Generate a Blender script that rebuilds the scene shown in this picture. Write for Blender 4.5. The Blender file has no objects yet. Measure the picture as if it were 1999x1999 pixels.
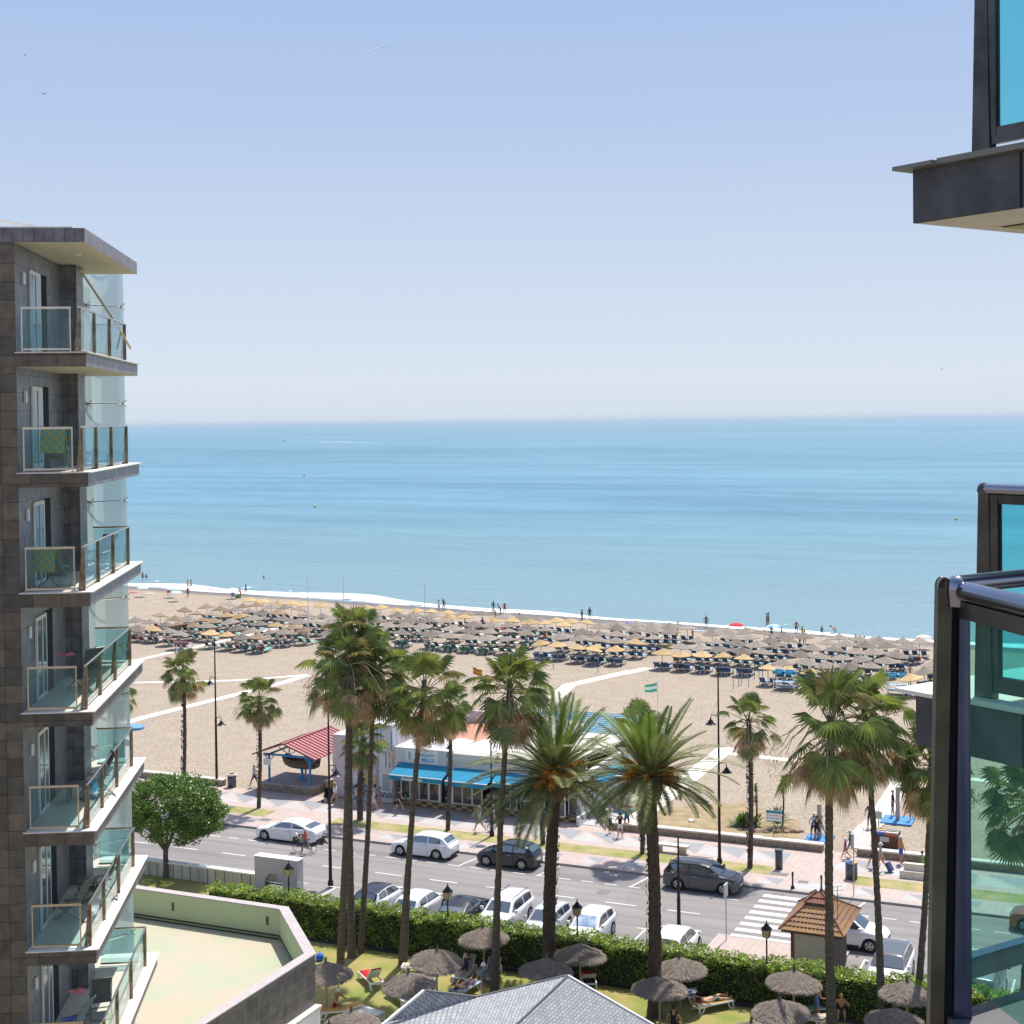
import bpy, bmesh, math, random
import numpy as np
from mathutils import Vector, Matrix
random.seed(7); rng=np.random.default_rng(7)
R_=math.radians; sin=math.sin; cos=math.cos; PI=math.pi
scn=bpy.context.scene; col=scn.collection
# ---------------------------------------------------------------- camera
# world: X runs along the street, Y towards the sea, Z up; the camera stands on a balcony 28 m up
FOC=2900.; CH=28.; PITCH=R_(1.2); ROLL=R_(.645); SHP=121.75; TH=R_(23.72)
CR=(Matrix.Rotation(TH,3,'Z')@Matrix.Rotation(PI/2-PITCH,3,'X')@Matrix.Rotation(-ROLL,3,'Z'))
cam=bpy.data.cameras.new('camera'); cam.sensor_width=36; cam.lens=36*FOC/1999; cam.shift_y=-SHP/1999
cam.clip_start=.3; cam.clip_end=200000
co=bpy.data.objects.new('camera',cam); col.objects.link(co); co.matrix_world=Matrix.Translation((0,0,CH))@CR.to_4x4(); scn.camera=co
# ---------------------------------------------------------------- sky, sun, exposure
SUN_EL=R_(64); SUN_AZ=R_(0)     # sun stands over the sea (+Y)
w=bpy.data.worlds.new('World'); scn.world=w; w.use_nodes=True
nt=w.node_tree; bg=nt.nodes['Background']; sk=nt.nodes.new('ShaderNodeTexSky'); sk.sky_type='NISHITA'
sk.sun_disc=False; sk.sun_elevation=SUN_EL; sk.sun_rotation=R_(0); sk.altitude=0; sk.air_density=1.0; sk.dust_density=1.6; sk.ozone_density=1.6
bg.inputs[1].default_value=.15
tcw=nt.nodes.new('ShaderNodeTexCoord'); sp=nt.nodes.new('ShaderNodeSeparateXYZ'); nt.links.new(tcw.outputs['Generated'],sp.inputs[0])
rmp=nt.nodes.new('ShaderNodeValToRGB'); nt.links.new(sp.outputs[2],rmp.inputs[0]); re_=rmp.color_ramp.elements
HZ=[(-.02,(.66,.745,.84)),(.025,(.71,.785,.885)),(.11,(.585,.695,.87)),(.20,(.465,.59,.84)),(.30,(.39,.53,.82))]   # pale summer haze towards the horizon
while len(re_)<len(HZ): re_.new(.5)
for e_,(q_,c_) in zip(re_,HZ): e_.position=max(0,q_); e_.color=tuple(x for x in c_)+(1,)
sc_=nt.nodes.new('ShaderNodeVectorMath'); sc_.operation='SCALE'; sc_.inputs[3].default_value=1/1.27/.15; nt.links.new(rmp.outputs[0],sc_.inputs[0])
mrw=nt.nodes.new('ShaderNodeMapRange'); mrw.inputs[1].default_value=.3; mrw.inputs[2].default_value=.7; nt.links.new(sp.outputs[2],mrw.inputs[0])
mxw=nt.nodes.new('ShaderNodeMixRGB'); nt.links.new(mrw.outputs[0],mxw.inputs[0]); nt.links.new(sc_.outputs[0],mxw.inputs[1]); nt.links.new(sk.outputs[0],mxw.inputs[2]); nt.links.new(mxw.outputs[0],bg.inputs[0])
sl=bpy.data.lights.new('sun','SUN'); sl.energy=4.6; sl.angle=R_(.55); sl.color=(1,.95,.87)
so=bpy.data.objects.new('sun',sl); col.objects.link(so)
sd=Vector((0.03,cos(SUN_EL),sin(SUN_EL))); so.rotation_euler=sd.to_track_quat('Z','Y').to_euler(); so.location=(0,50,90)
scn.view_settings.view_transform='Standard'; scn.view_settings.look='None'; scn.view_settings.exposure=.35; scn.view_settings.gamma=1
scn.render.engine='CYCLES'; scn.cycles.max_bounces=8; scn.cycles.transparent_max_bounces=24; scn.cycles.sample_clamp_indirect=6
# ---------------------------------------------------------------- helpers
def ray(px,py): return CR@Vector(((px-1000)/FOC,(1000-py-SHP)/FOC,-1))
def G(px,py,z=0.):
    d=ray(px,py); k=(z-CH)/d.z; return Vector((d.x*k,d.y*k,z))
def GT(px,py,t):
    d=ray(px,py); k=t/d.y; return Vector((d.x*k,t,CH+d.z*k))
RG=dict(A=(230,1350,.20704),B=(600,1350,.20704),C=(950,1350,.20704),D=(1280,1400,.2071),E=(1520,1400,.16563),F=(1480,1680,.18634),G=(230,1650,.20704),H=(600,1700,.15528),I=(880,1680,.18634),J=(1200,1720,.15528),
 a=(240,1160,.12422),b=(440,1160,.12422),c=(700,1170,.12422),d=(920,1180,.12422),e=(1140,1190,.12422),f=(1360,1200,.12422),g=(1580,1220,.13458),h=(240,1100,.15528),X=(620,1440,.14493))
def Q(r,x,y): a=RG[r]; return a[0]+x*a[2],a[1]+y*a[2]
def CF(X,D,z=0.): return Vector((X*cos(TH)-D*sin(TH),X*sin(TH)+D*cos(TH),z))
def tw(s): return 190.5-(27+s)*.143          # water line
def sandz(s,t):
    d=t-tw(s); return 0. if d<-24 else (-.6*((d+24)/24)**1.5 if d<0 else -.6-.06*d)
def GS(px,py):
    z=0.
    for _ in range(8): p=G(px,py,z); z=sandz(p.x,p.y)
    return Vector((p.x,p.y,max(z,-.75)))
# materials
MC={}
def mat(name,c,rough=.8,metal=0.,var=0.,sc=4.,bump=0.,bsc=None,c2=None,spec=.4,trl=0.,island=0.,stretch=None,coat=0.,orand=0.,ior=None):
    if name in MC: return MC[name]
    m=bpy.data.materials.new(name); m.use_nodes=True; n=m.node_tree.nodes; l=m.node_tree.links
    p=n['Principled BSDF']; p.inputs['Roughness'].default_value=rough; p.inputs['Metallic'].default_value=metal
    p.inputs['Specular IOR Level'].default_value=spec; p.inputs['Coat Weight'].default_value=coat
    c=tuple(c)+(1,); out=None
    tc=n.new('ShaderNodeTexCoord'); vec=tc.outputs['Object']
    if stretch:
        mp=n.new('ShaderNodeMapping'); mp.inputs['Scale'].default_value=stretch; l.new(vec,mp.inputs[0]); vec=mp.outputs[0]
    if var>0 or c2:
        ns=n.new('ShaderNodeTexNoise'); ns.inputs['Scale'].default_value=sc; ns.inputs['Detail'].default_value=5; l.new(vec,ns.inputs['Vector'])
        rp=n.new('ShaderNodeValToRGB'); l.new(ns.outputs['Fac'],rp.inputs[0])
        a=rp.color_ramp.elements[0]; b=rp.color_ramp.elements[1]; a.position=.32; b.position=.68
        if c2: a.color=c; b.color=tuple(c2)+(1,)
        else: a.color=tuple(x*(1-var) for x in c[:3])+(1,); b.color=tuple(min(1,x*(1+var)) for x in c[:3])+(1,)
        out=rp.outputs[0]
    if island>0:
        g=n.new('ShaderNodeNewGeometry'); hs=n.new('ShaderNodeHueSaturation'); mr=n.new('ShaderNodeMapRange')
        mr.inputs['To Min'].default_value=1-island; mr.inputs['To Max'].default_value=1+island
        l.new(g.outputs['Random Per Island'],mr.inputs[0]); l.new(mr.outputs[0],hs.inputs['Value'])
        if out: l.new(out,hs.inputs['Color'])
        else: hs.inputs['Color'].default_value=c
        out=hs.outputs[0]
    if orand>0:
        g=n.new('ShaderNodeObjectInfo'); hs=n.new('ShaderNodeHueSaturation'); mr=n.new('ShaderNodeMapRange'); mr.inputs['To Min'].default_value=1-orand; mr.inputs['To Max'].default_value=1+orand
        l.new(g.outputs['Random'],mr.inputs[0]); l.new(mr.outputs[0],hs.inputs['Value'])
        if out: l.new(out,hs.inputs['Color'])
        else: hs.inputs['Color'].default_value=c
        out=hs.outputs[0]
    if ior: p.inputs['IOR'].default_value=ior
    if out: l.new(out,p.inputs['Base Color'])
    else: p.inputs['Base Color'].default_value=c
    if bump>0:
        nb=n.new('ShaderNodeTexNoise'); nb.inputs['Scale'].default_value=bsc or sc*4; nb.inputs['Detail'].default_value=4; l.new(vec,nb.inputs['Vector'])
        bp=n.new('ShaderNodeBump'); bp.inputs['Strength'].default_value=bump; bp.inputs['Distance'].default_value=.05; l.new(nb.outputs['Fac'],bp.inputs['Height']); l.new(bp.outputs[0],p.inputs['Normal'])
    if trl>0:
        t=n.new('ShaderNodeBsdfTranslucent'); mx=n.new('ShaderNodeMixShader'); mx.inputs[0].default_value=trl
        if out: l.new(out,t.inputs[0])
        else: t.inputs[0].default_value=c
        o=n['Material Output']; l.new(p.outputs[0],mx.inputs[1]); l.new(t.outputs[0],mx.inputs[2]); l.new(mx.outputs[0],o.inputs[0])
    MC[name]=m; return m
def glassmat(name,tint,refl=.9,rough=.02,body=None,bodyf=0.):
    if name in MC: return MC[name]
    m=bpy.data.materials.new(name); m.use_nodes=True; n=m.node_tree.nodes; l=m.node_tree.links
    n.remove(n['Principled BSDF']); o=n['Material Output']
    t=n.new('ShaderNodeBsdfTransparent'); t.inputs[0].default_value=tuple(tint)+(1,)
    g=n.new('ShaderNodeBsdfGlossy'); g.inputs['Roughness'].default_value=rough; g.inputs[0].default_value=(refl,)*3+(1,)
    f=n.new('ShaderNodeFresnel'); f.inputs[0].default_value=1.5; mx=n.new('ShaderNodeMixShader')
    src=t.outputs[0]
    if bodyf>0:
        d=n.new('ShaderNodeBsdfDiffuse'); d.inputs[0].default_value=tuple(body)+(1,); tr=n.new('ShaderNodeBsdfTranslucent'); tr.inputs[0].default_value=tuple(body)+(1,)
        md=n.new('ShaderNodeMixShader'); md.inputs[0].default_value=.5; l.new(d.outputs[0],md.inputs[1]); l.new(tr.outputs[0],md.inputs[2])
        mb=n.new('ShaderNodeMixShader'); mb.inputs[0].default_value=bodyf; l.new(src,mb.inputs[1]); l.new(md.outputs[0],mb.inputs[2]); src=mb.outputs[0]
    ge=n.new('ShaderNodeNewGeometry'); iv=n.new('ShaderNodeMath'); iv.operation='SUBTRACT'; iv.inputs[0].default_value=1; l.new(ge.outputs['Backfacing'],iv.inputs[1]); mu=n.new('ShaderNodeMath'); mu.operation='MULTIPLY'; l.new(f.outputs[0],mu.inputs[0]); l.new(iv.outputs[0],mu.inputs[1]); l.new(mu.outputs[0],mx.inputs[0]); l.new(src,mx.inputs[1]); l.new(g.outputs[0],mx.inputs[2]); l.new(mx.outputs[0],o.inputs[0])
    MC[name]=m; return m
class MB:
    def __init__(s): s.v=[];s.f=[];s.m=[];s.s=[];s.mats=[]
    def mi(s,m):
        if m not in s.mats: s.mats.append(m)
        return s.mats.index(m)
    def add(s,vs,fs,m,sm=False):
        o=len(s.v); k=s.mi(m); s.v+= [tuple(x) for x in vs]
        for f in fs: s.f.append(tuple(o+i for i in f)); s.m.append(k); s.s.append(sm)
        return s
    def box(s,a,b,m):
        x0,y0,z0=a;x1,y1,z1=b
        return s.add([(x0,y0,z0),(x1,y0,z0),(x1,y1,z0),(x0,y1,z0),(x0,y0,z1),(x1,y0,z1),(x1,y1,z1),(x0,y1,z1)],[(3,2,1,0),(4,5,6,7),(0,1,5,4),(1,2,6,5),(2,3,7,6),(3,0,4,7)],m)
    def bar(s,p,q,w,h,m,up=(0,0,1)):
        p=Vector(p);q=Vector(q);d=(q-p).normalized();u=Vector(up)
        if abs(d.dot(u))>.99:u=Vector((1,0,0))
        r=d.cross(u).normalized();u=r.cross(d);r=r*w/2;u=u*h/2
        return s.add([p-r-u,p+r-u,p+r+u,p-r+u,q-r-u,q+r-u,q+r+u,q-r+u],[(0,1,2,3),(7,6,5,4),(0,4,5,1),(1,5,6,2),(2,6,7,3),(3,7,4,0)],m)
    def tube(s,pts,rad,m,n=6,sm=True,cap=True):
        pts=[Vector(p) for p in pts]
        if not hasattr(rad,'__len__'): rad=[rad]*len(pts)
        vs=[];k=len(pts);r0=None
        for i,p in enumerate(pts):
            d=(pts[min(i+1,k-1)]-pts[max(i-1,0)]).normalized()
            if r0 is None: r0=d.cross(Vector((0,0,1)) if abs(d.z)<.9 else Vector((1,0,0))).normalized()
            r0=(r0-d*r0.dot(d)).normalized(); u=d.cross(r0)
            for j in range(n):
                a=2*PI*j/n; vs.append(p+(r0*cos(a)+u*sin(a))*rad[i])
        fs=[(i*n+j,i*n+(j+1)%n,(i+1)*n+(j+1)%n,(i+1)*n+j) for i in range(k-1) for j in range(n)]
        s.add(vs,fs,m,sm)
        if cap: s.add(vs[:n],[tuple(range(n))[::-1]],m); s.add(vs[-n:],[tuple(range(n))],m)
        return s
    def lathe(s,prof,m,c=(0,0,0),n=12,sm=True,axis='z'):
        vs=[]
        for r,z in prof:
            for j in range(n):
                a=2*PI*j/n; x,y=r*cos(a),r*sin(a)
                vs.append((c[0]+x,c[1]+y,c[2]+z) if axis=='z' else ((c[0]+x,c[1]+z,c[2]+y) if axis=='y' else (c[0]+z,c[1]+x,c[2]+y)))
        k=len(prof); fs=[(i*n+j,i*n+(j+1)%n,(i+1)*n+(j+1)%n,(i+1)*n+j) for i in range(k-1) for j in range(n)]
        return s.add(vs,fs,m,sm)
    def prism(s,poly,z0,z1,m):
        n=len(poly); vs=[(x,y,z0) for x,y in poly]+[(x,y,z1) for x,y in poly]
        return s.add(vs,[tuple(range(n))[::-1],tuple(range(n,2*n))]+[(i,(i+1)%n,n+(i+1)%n,n+i) for i in range(n)],m)
    def quad(s,p,m): return s.add(p,[tuple(range(len(p)))],m)
    def build(s,name,parent=None,loc=(0,0,0),rot=0.):
        me=bpy.data.meshes.new(name); me.from_pydata(s.v,[],s.f)
        for m in s.mats: me.materials.append(m)
        if s.f:
            me.polygons.foreach_set('material_index',s.m); me.polygons.foreach_set('use_smooth',s.s)
        me.update(); return link(name,me,parent,loc,rot)
def link(name,me,parent=None,loc=(0,0,0),rot=0.):
    o=bpy.data.objects.new(name,me); col.objects.link(o); o.location=loc
    o.rotation_euler=rot if hasattr(rot,'__len__') else (0,0,rot)
    if parent: o.parent=parent
    return o
def tag(o,label=None,cat=None,group=None,kind=None):
    if label:o['label']=label
    if cat:o['category']=cat
    if group:o['group']=group
    if kind:o['kind']=kind
    return o
def thing(name,label,cat,loc=(0,0,0),rot=0.,group=None):
    return tag(link(name,None,None,loc,rot),label,cat,group)
def dup(root,loc,rot=0.,label=None,group=None,scale=None):
    def cp(o,par):
        c=o.copy(); col.objects.link(c); c.parent=par
        for ch in o.children: cp(ch,c)
        return c
    c=cp(root,None); c.location=loc; c.rotation_euler=rot if hasattr(rot,'__len__') else (0,0,rot)
    if scale: c.scale=scale
    if label: c['label']=label
    if group: c['group']=group
    return c
def npmesh(name,V,fcs,mats,mi=None,smooth=False):
    me=bpy.data.meshes.new(name); V=np.asarray(V,dtype=np.float32).reshape(-1,3); F_=np.asarray(fcs,dtype=np.int32)
    nf,k=F_.shape; me.vertices.add(len(V)); me.vertices.foreach_set('co',V.ravel()); me.loops.add(nf*k); me.loops.foreach_set('vertex_index',F_.ravel())
    me.polygons.add(nf); me.polygons.foreach_set('loop_start',np.arange(nf,dtype=np.int32)*k)
    me.polygons.foreach_set('loop_total',np.full(nf,k,dtype=np.int32))
    for m in mats: me.materials.append(m)
    if mi is not None: me.polygons.foreach_set('material_index',np.asarray(mi,dtype=np.int32))
    me.update(calc_edges=True); me.validate(); return me
def leafcloud(name,C,size,mats,mi=None,aspect=.5,up=.4):
    """C: (N,3) centres -> N diamond leaves with random tilt"""
    N=len(C); a=rng.uniform(0,2*PI,N); el=rng.normal(0,.6,N)
    d=np.stack([np.cos(a)*np.cos(el),np.sin(a)*np.cos(el),np.sin(el)],1)
    nrm=rng.normal(0,1,(N,3))+np.array([0,0,up*2]); sd=np.cross(d,nrm); sd/=np.linalg.norm(sd,axis=1)[:,None]+1e-9
    L=(size*rng.uniform(.7,1.3,N))[:,None]; V=np.stack([C-d*L*.5,C+sd*L*aspect*.5,C+d*L*.5,C-sd*L*aspect*.5],1)
    return npmesh(name,V.reshape(-1,3),np.arange(4*N).reshape(N,4),mats,mi)
def text(name,s,size,m,parent,loc,rot=(PI/2,0,0),ext=.006,align='CENTER',bold=0.):
    cu=bpy.data.curves.new(name,'FONT'); cu.body=s; cu.size=size; cu.extrude=ext; cu.align_x=align; cu.align_y='CENTER'; cu.offset=bold
    o=bpy.data.objects.new('tmp',cu); col.objects.link(o); dg=bpy.context.evaluated_depsgraph_get(); dg.update()
    me=bpy.data.meshes.new_from_object(o.evaluated_get(dg)); bpy.data.objects.remove(o)
    me.materials.clear(); me.materials.append(m); return link(name,me,parent,loc,rot)
# ---------------------------------------------------------------- materials
WHITE=mat('white_paint',(.78,.77,.75),.6,var=.05,sc=3); WSTONE=mat('pale_stone',(.66,.6,.52),.7,var=.08,sc=6,bump=.1)
BLK=mat('black_metal',(.015,.015,.017),.4,metal=.4); STEEL=mat('steel',(.55,.5,.43),.22,metal=1.,var=.1,sc=3); DKSTEEL=mat('dark_steel',(.085,.08,.075),.3,metal=.8,var=.35,sc=5)
DARK=mat('dark_void',(.008,.008,.01),.9); RUBBER=mat('rubber',(.012,.012,.012),.8)
# ================================================================= SETTING
def struct(o): o['kind']='structure'; return o
def sheet(name,poly,z,m): b=MB(); b.quad([(x,y,z) for x,y in poly],m); return struct(b.build(name))
def rect(x0,y0,x1,y1): return [(x0,y0),(x1,y0),(x1,y1),(x0,y1)]
sheet('ground',rect(-4000,-4000,4000,60),-.1,mat('soil',(.2,.17,.13),.95,var=.2,sc=.3))
# sea
m=mat('sea_water',(.03,.14,.2),.28,spec=.5); n=m.node_tree.nodes; l=m.node_tree.links; p=n['Principled BSDF']
tc=n.new('ShaderNodeTexCoord'); 
def nz(scale,stretch,detail=6,rough=.55):
    mp=n.new('ShaderNodeMapping'); mp.inputs['Scale'].default_value=stretch; mp.inputs['Rotation'].default_value=(0,0,-.14); l.new(tc.outputs['Object'],mp.inputs[0])
    q=n.new('ShaderNodeTexNoise'); q.inputs['Scale'].default_value=scale; q.inputs['Detail'].default_value=detail; q.inputs['Roughness'].default_value=rough; l.new(mp.outputs[0],q.inputs['Vector']); return q
a=nz(1.,(.006,.03,1)); b=nz(1.,(.0009,.0045,1),4); c=nz(1.,(.05,.28,1),5)
ad=n.new('ShaderNodeMath'); ad.operation='MULTIPLY_ADD'; l.new(a.outputs[0],ad.inputs[0]); ad.inputs[1].default_value=.5; 
ad2=n.new('ShaderNodeMath'); ad2.operation='MULTIPLY_ADD'; l.new(b.outputs[0],ad2.inputs[0]); ad2.inputs[1].default_value=.3; 
m3=n.new('ShaderNodeMath'); m3.operation='MULTIPLY'; l.new(c.outputs[0],m3.inputs[0]); m3.inputs[1].default_value=.34; l.new(m3.outputs[0],ad2.inputs[2]); l.new(ad2.outputs[0],ad.inputs[2])
rp=n.new('ShaderNodeValToRGB'); l.new(ad.outputs[0],rp.inputs[0]); e=rp.color_ramp.elements; e[0].position=.47; e[0].color=(.010,.13,.205,1); e[1].position=.66; e[1].color=(.075,.25,.335,1)
# shallow water over sand near the beach is paler and greener
at=n.new('ShaderNodeSeparateXYZ'); l.new(tc.outputs['Object'],at.inputs[0])
k1=n.new('ShaderNodeMath'); k1.operation='MULTIPLY_ADD'; l.new(at.outputs[0],k1.inputs[0]); k1.inputs[1].default_value=.143; l.new(at.outputs[1],k1.inputs[2])
mr=n.new('ShaderNodeMapRange'); l.new(k1.outputs[0],mr.inputs[0]); mr.inputs[1].default_value=186; mr.inputs[2].default_value=420; mr.inputs[3].default_value=.9; mr.inputs[4].default_value=0
mx=n.new('ShaderNodeMixRGB'); l.new(mr.outputs[0],mx.inputs[0]); l.new(rp.outputs[0],mx.inputs[1]); mx.inputs[2].default_value=(.15,.26,.285,1); l.new(mx.outputs[0],p.inputs['Base Color'])
w1=nz(1.,(.5,1.9,1),4); w2=nz(1.,(.06,.35,1),3)
wa=n.new('ShaderNodeMath'); wa.operation='MULTIPLY_ADD'; l.new(w2.outputs[0],wa.inputs[0]); wa.inputs[1].default_value=3.; l.new(w1.outputs[0],wa.inputs[2])
bp=n.new('ShaderNodeBump'); bp.inputs['Strength'].default_value=.6; bp.inputs['Distance'].default_value=.35; l.new(wa.outputs[0],bp.inputs['Height']); l.new(bp.outputs[0],p.inputs['Normal'])
sheet('sea',[(-60000,150),(60000,150),(60000,90000),(-60000,90000)],-.6,m)
# sand with wetness attribute
xs=np.concatenate([np.arange(-260,-120,4.),np.arange(-120,20,2.),np.arange(20,120,10.)]); ys=np.concatenate([np.arange(94.7,180,2.6),np.arange(180,228,1.)])
XX,YY=np.meshgrid(xs,ys); D_=YY-(190.5-(27+XX)*.143)
ZZ=np.where(D_<-24,0,np.where(D_<0,-.6*np.clip((D_+24)/24,0,1)**1.5,-.6-.06*D_)); ZZ=ZZ+np.where(YY>97,rng.normal(0,.012,XX.shape),-.01)
nx,ny=len(xs),len(ys); idx=np.arange(nx*ny).reshape(ny,nx)
F_=np.stack([idx[:-1,:-1],idx[:-1,1:],idx[1:,1:],idx[1:,:-1]],-1).reshape(-1,4)
m=mat('beach_sand',(.36,.30,.237),.95,var=.07,sc=.5,bump=.9,bsc=1.6,spec=.1); n=m.node_tree.nodes;l=m.node_tree.links;p=n['Principled BSDF']
src=p.inputs['Base Color'].links[0].from_socket
tcs=[q for q in n if q.type=='TEX_COORD'][0]; fn=n.new('ShaderNodeTexNoise'); fn.inputs['Scale'].default_value=3.5; fn.inputs['Detail'].default_value=6; l.new(tcs.outputs['Object'],fn.inputs['Vector'])
fr=n.new('ShaderNodeValToRGB'); fr.color_ramp.elements[0].position=.33; fr.color_ramp.elements[0].color=(.70,.70,.70,1); fr.color_ramp.elements[1].position=.6; fr.color_ramp.elements[1].color=(1.04,1.04,1.04,1); l.new(fn.outputs[0],fr.inputs[0])
ml=n.new('ShaderNodeMixRGB'); ml.blend_type='MULTIPLY'; ml.inputs[0].default_value=1; l.new(src,ml.inputs[1]); l.new(fr.outputs[0],ml.inputs[2])
aw=n.new('ShaderNodeAttribute'); aw.attribute_name='wet'; mw=n.new('ShaderNodeMixRGB'); l.new(aw.outputs['Fac'],mw.inputs[0]); l.new(ml.outputs[0],mw.inputs[1]); mw.inputs[2].default_value=(.14,.12,.105,1); l.new(mw.outputs[0],p.inputs['Base Color'])
rr=n.new('ShaderNodeMapRange'); l.new(aw.outputs['Fac'],rr.inputs[0]); rr.inputs[3].default_value=.95; rr.inputs[4].default_value=.35; l.new(rr.outputs[0],p.inputs['Roughness'])
me=npmesh('sand',np.stack([XX,YY,ZZ],-1),F_,[m]); at=me.attributes.new('wet','FLOAT','POINT'); wob=np.sin(XX*.21)*.8+np.sin(XX*.07+1)*1.2
at.data.foreach_set('value',np.clip((D_+5.5+wob)/3,0,1).ravel().astype(np.float32)); struct(link('sand',me))
# breaking wave and foam
def foam(name,d0,d1,seed,thr):
    q=random.Random(seed); m=mat('foam_'+str(seed),(.85,.87,.88),.6); n=m.node_tree.nodes;l=m.node_tree.links
    t=n.new('ShaderNodeBsdfTransparent'); mx=n.new('ShaderNodeMixShader'); tc=n.new('ShaderNodeTexCoord'); mp=n.new('ShaderNodeMapping'); mp.inputs['Scale'].default_value=(.3,.9,1); mp.inputs['Location'].default_value=(seed*7,0,0)
    ns=n.new('ShaderNodeTexNoise'); ns.inputs['Scale'].default_value=1.; ns.inputs['Detail'].default_value=7; ns.inputs['Roughness'].default_value=.65
    l.new(tc.outputs['Object'],mp.inputs[0]); l.new(mp.outputs[0],ns.inputs['Vector']); rp=n.new('ShaderNodeValToRGB'); rp.color_ramp.elements[0].position=thr; rp.color_ramp.elements[1].position=thr+.08
    l.new(ns.outputs[0],rp.inputs[0]); at=n.new('ShaderNodeAttribute'); at.attribute_name='edge'; mm=n.new('ShaderNodeMath'); mm.operation='MULTIPLY'; l.new(rp.outputs[0],mm.inputs[0]); l.new(at.outputs['Fac'],mm.inputs[1])
    l.new(mm.outputs[0],mx.inputs[0]); l.new(t.outputs[0],mx.inputs[1]); l.new(n['Principled BSDF'].outputs[0],mx.inputs[2]); l.new(mx.outputs[0],n['Material Output'].inputs[0])
    V=[];E_=[];xs=np.arange(-250,60,1.2); ph=[q.uniform(0,6) for _ in range(4)]
    for x in xs:
        wd=.55+.25*sin(x*.05+ph[0])+.2*sin(x*.17+ph[1]); off=.9*sin(x*.11+ph[2])+.5*sin(x*.33+ph[3])
        gr=1+max(0,(-x-60))/110.
        for j,f in enumerate((0,.2,.5,.8,1)):
            d=d0+off*.6+(d1-d0)*f*wd*gr*1.3; V.append((x,tw(x)+d,max(sandz(x,tw(x)+d),-.6)+.035+(.22 if j==2 and d1>2 else .06 if j in(1,3) else 0))); E_.append((0,1,1,.9,0)[j])
    k=len(xs); Fc=[(i*5+j,(i+1)*5+j,(i+1)*5+j+1,i*5+j+1) for i in range(k-1) for j in range(4)]
    me=npmesh(name,V,Fc,[m]); a=me.attributes.new('edge','FLOAT','POINT'); a.data.foreach_set('value',np.array(E_,dtype=np.float32)); struct(link(name,me))
foam('foam',-.4,4.2,3,.36); foam('foam',5.5,7.2,5,.60)
# dirt bed, road, pavements ------------------------------------------------
ASPH=mat('asphalt',(.245,.23,.226),.9,var=.07,sc=.6,bump=.25,bsc=30,stretch=(.15,1,1)); MARK=mat('road_marking',(.62,.61,.58),.8,var=.12,sc=6)
n=ASPH.node_tree.nodes;l=ASPH.node_tree.links;p=n['Principled BSDF'];src=p.inputs['Base Color'].links[0].from_socket;tc=[q for q in n if q.type=='TEX_COORD'][0]
mp=n.new('ShaderNodeMapping'); mp.inputs['Scale'].default_value=(.02,1.1,1); ns=n.new('ShaderNodeTexNoise'); ns.inputs['Scale'].default_value=1; ns.inputs['Detail'].default_value=3; l.new(tc.outputs['Object'],mp.inputs[0]); l.new(mp.outputs[0],ns.inputs['Vector'])
n2=n.new('ShaderNodeTexVoronoi'); n2.inputs['Scale'].default_value=.13; l.new(tc.outputs['Object'],n2.inputs['Vector']); r1=n.new('ShaderNodeValToRGB'); r1.color_ramp.elements[0].position=.36; r1.color_ramp.elements[0].color=(.80,.80,.81,1); r1.color_ramp.elements[1].position=.62; r1.color_ramp.elements[1].color=(1.08,1.07,1.06,1); l.new(ns.outputs[0],r1.inputs[0])
m1=n.new('ShaderNodeMixRGB'); m1.blend_type='MULTIPLY'; m1.inputs[0].default_value=1; l.new(src,m1.inputs[1]); l.new(r1.outputs[0],m1.inputs[2]); m2=n.new('ShaderNodeMixRGB'); m2.blend_type='MULTIPLY'; m2.inputs[0].default_value=.10; l.new(m1.outputs[0],m2.inputs[1]); bw=n.new('ShaderNodeRGBToBW'); l.new(n2.outputs['Color'],bw.inputs[0]); l.new(bw.outputs[0],m2.inputs[2]); l.new(m2.outputs[0],p.inputs['Base Color'])
PAV=mat('pink_paving',(.46,.37,.335),.85,var=.06,sc=1.2); KERB=mat('kerb_stone',(.36,.33,.30),.85,var=.1,sc=3)
n=PAV.node_tree.nodes;l=PAV.node_tree.links;p=n['Principled BSDF'];src=p.inputs['Base Color'].links[0].from_socket
bk=n.new('ShaderNodeTexBrick'); bk.inputs['Scale'].default_value=1; bk.inputs['Brick Width'].default_value=.4; bk.inputs['Row Height'].default_value=.4; bk.offset=0; bk.inputs['Mortar Size'].default_value=.012
bk.inputs['Color1'].default_value=(1,1,1,1); bk.inputs['Color2'].default_value=(.93,.93,.93,1); bk.inputs['Mortar'].default_value=(.7,.7,.7,1); tc=[q for q in n if q.type=='TEX_COORD'][0]; l.new(tc.outputs['Object'],bk.inputs['Vector'])
ml=n.new('ShaderNodeMixRGB'); ml.blend_type='MULTIPLY'; ml.inputs[0].default_value=1; l.new(src,ml.inputs[1]); l.new(bk.outputs[0],ml.inputs[2]); l.new(ml.outputs[0],p.inputs['Base Color'])
sheet('road',rect(-220,70,80,86.1),-.12,ASPH)
b=MB(); b.box((-220,86.1,-.5),(80,86.35,.012),KERB); struct(b.build('kerb'))
sheet('promenade',rect(-220,86.35,80,94.9),0.,PAV)
b=MB()
def dash(x0,x1,y,wd=.12,mm=MARK,bb=None): (bb or b).quad([(x0,y-wd/2,-.116),(x1,y-wd/2,-.116),(x1,y+wd/2,-.116),(x0,y+wd/2,-.116)],mm)
for x in np.arange(-140,10,3.8): 
    if not -22.5<x<-15: dash(x,x+1.9,80.5)
for x in np.arange(-130,10,1.5):
    if not -23<x<-16.2: dash(x,x+.8,83.65,.1)
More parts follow.
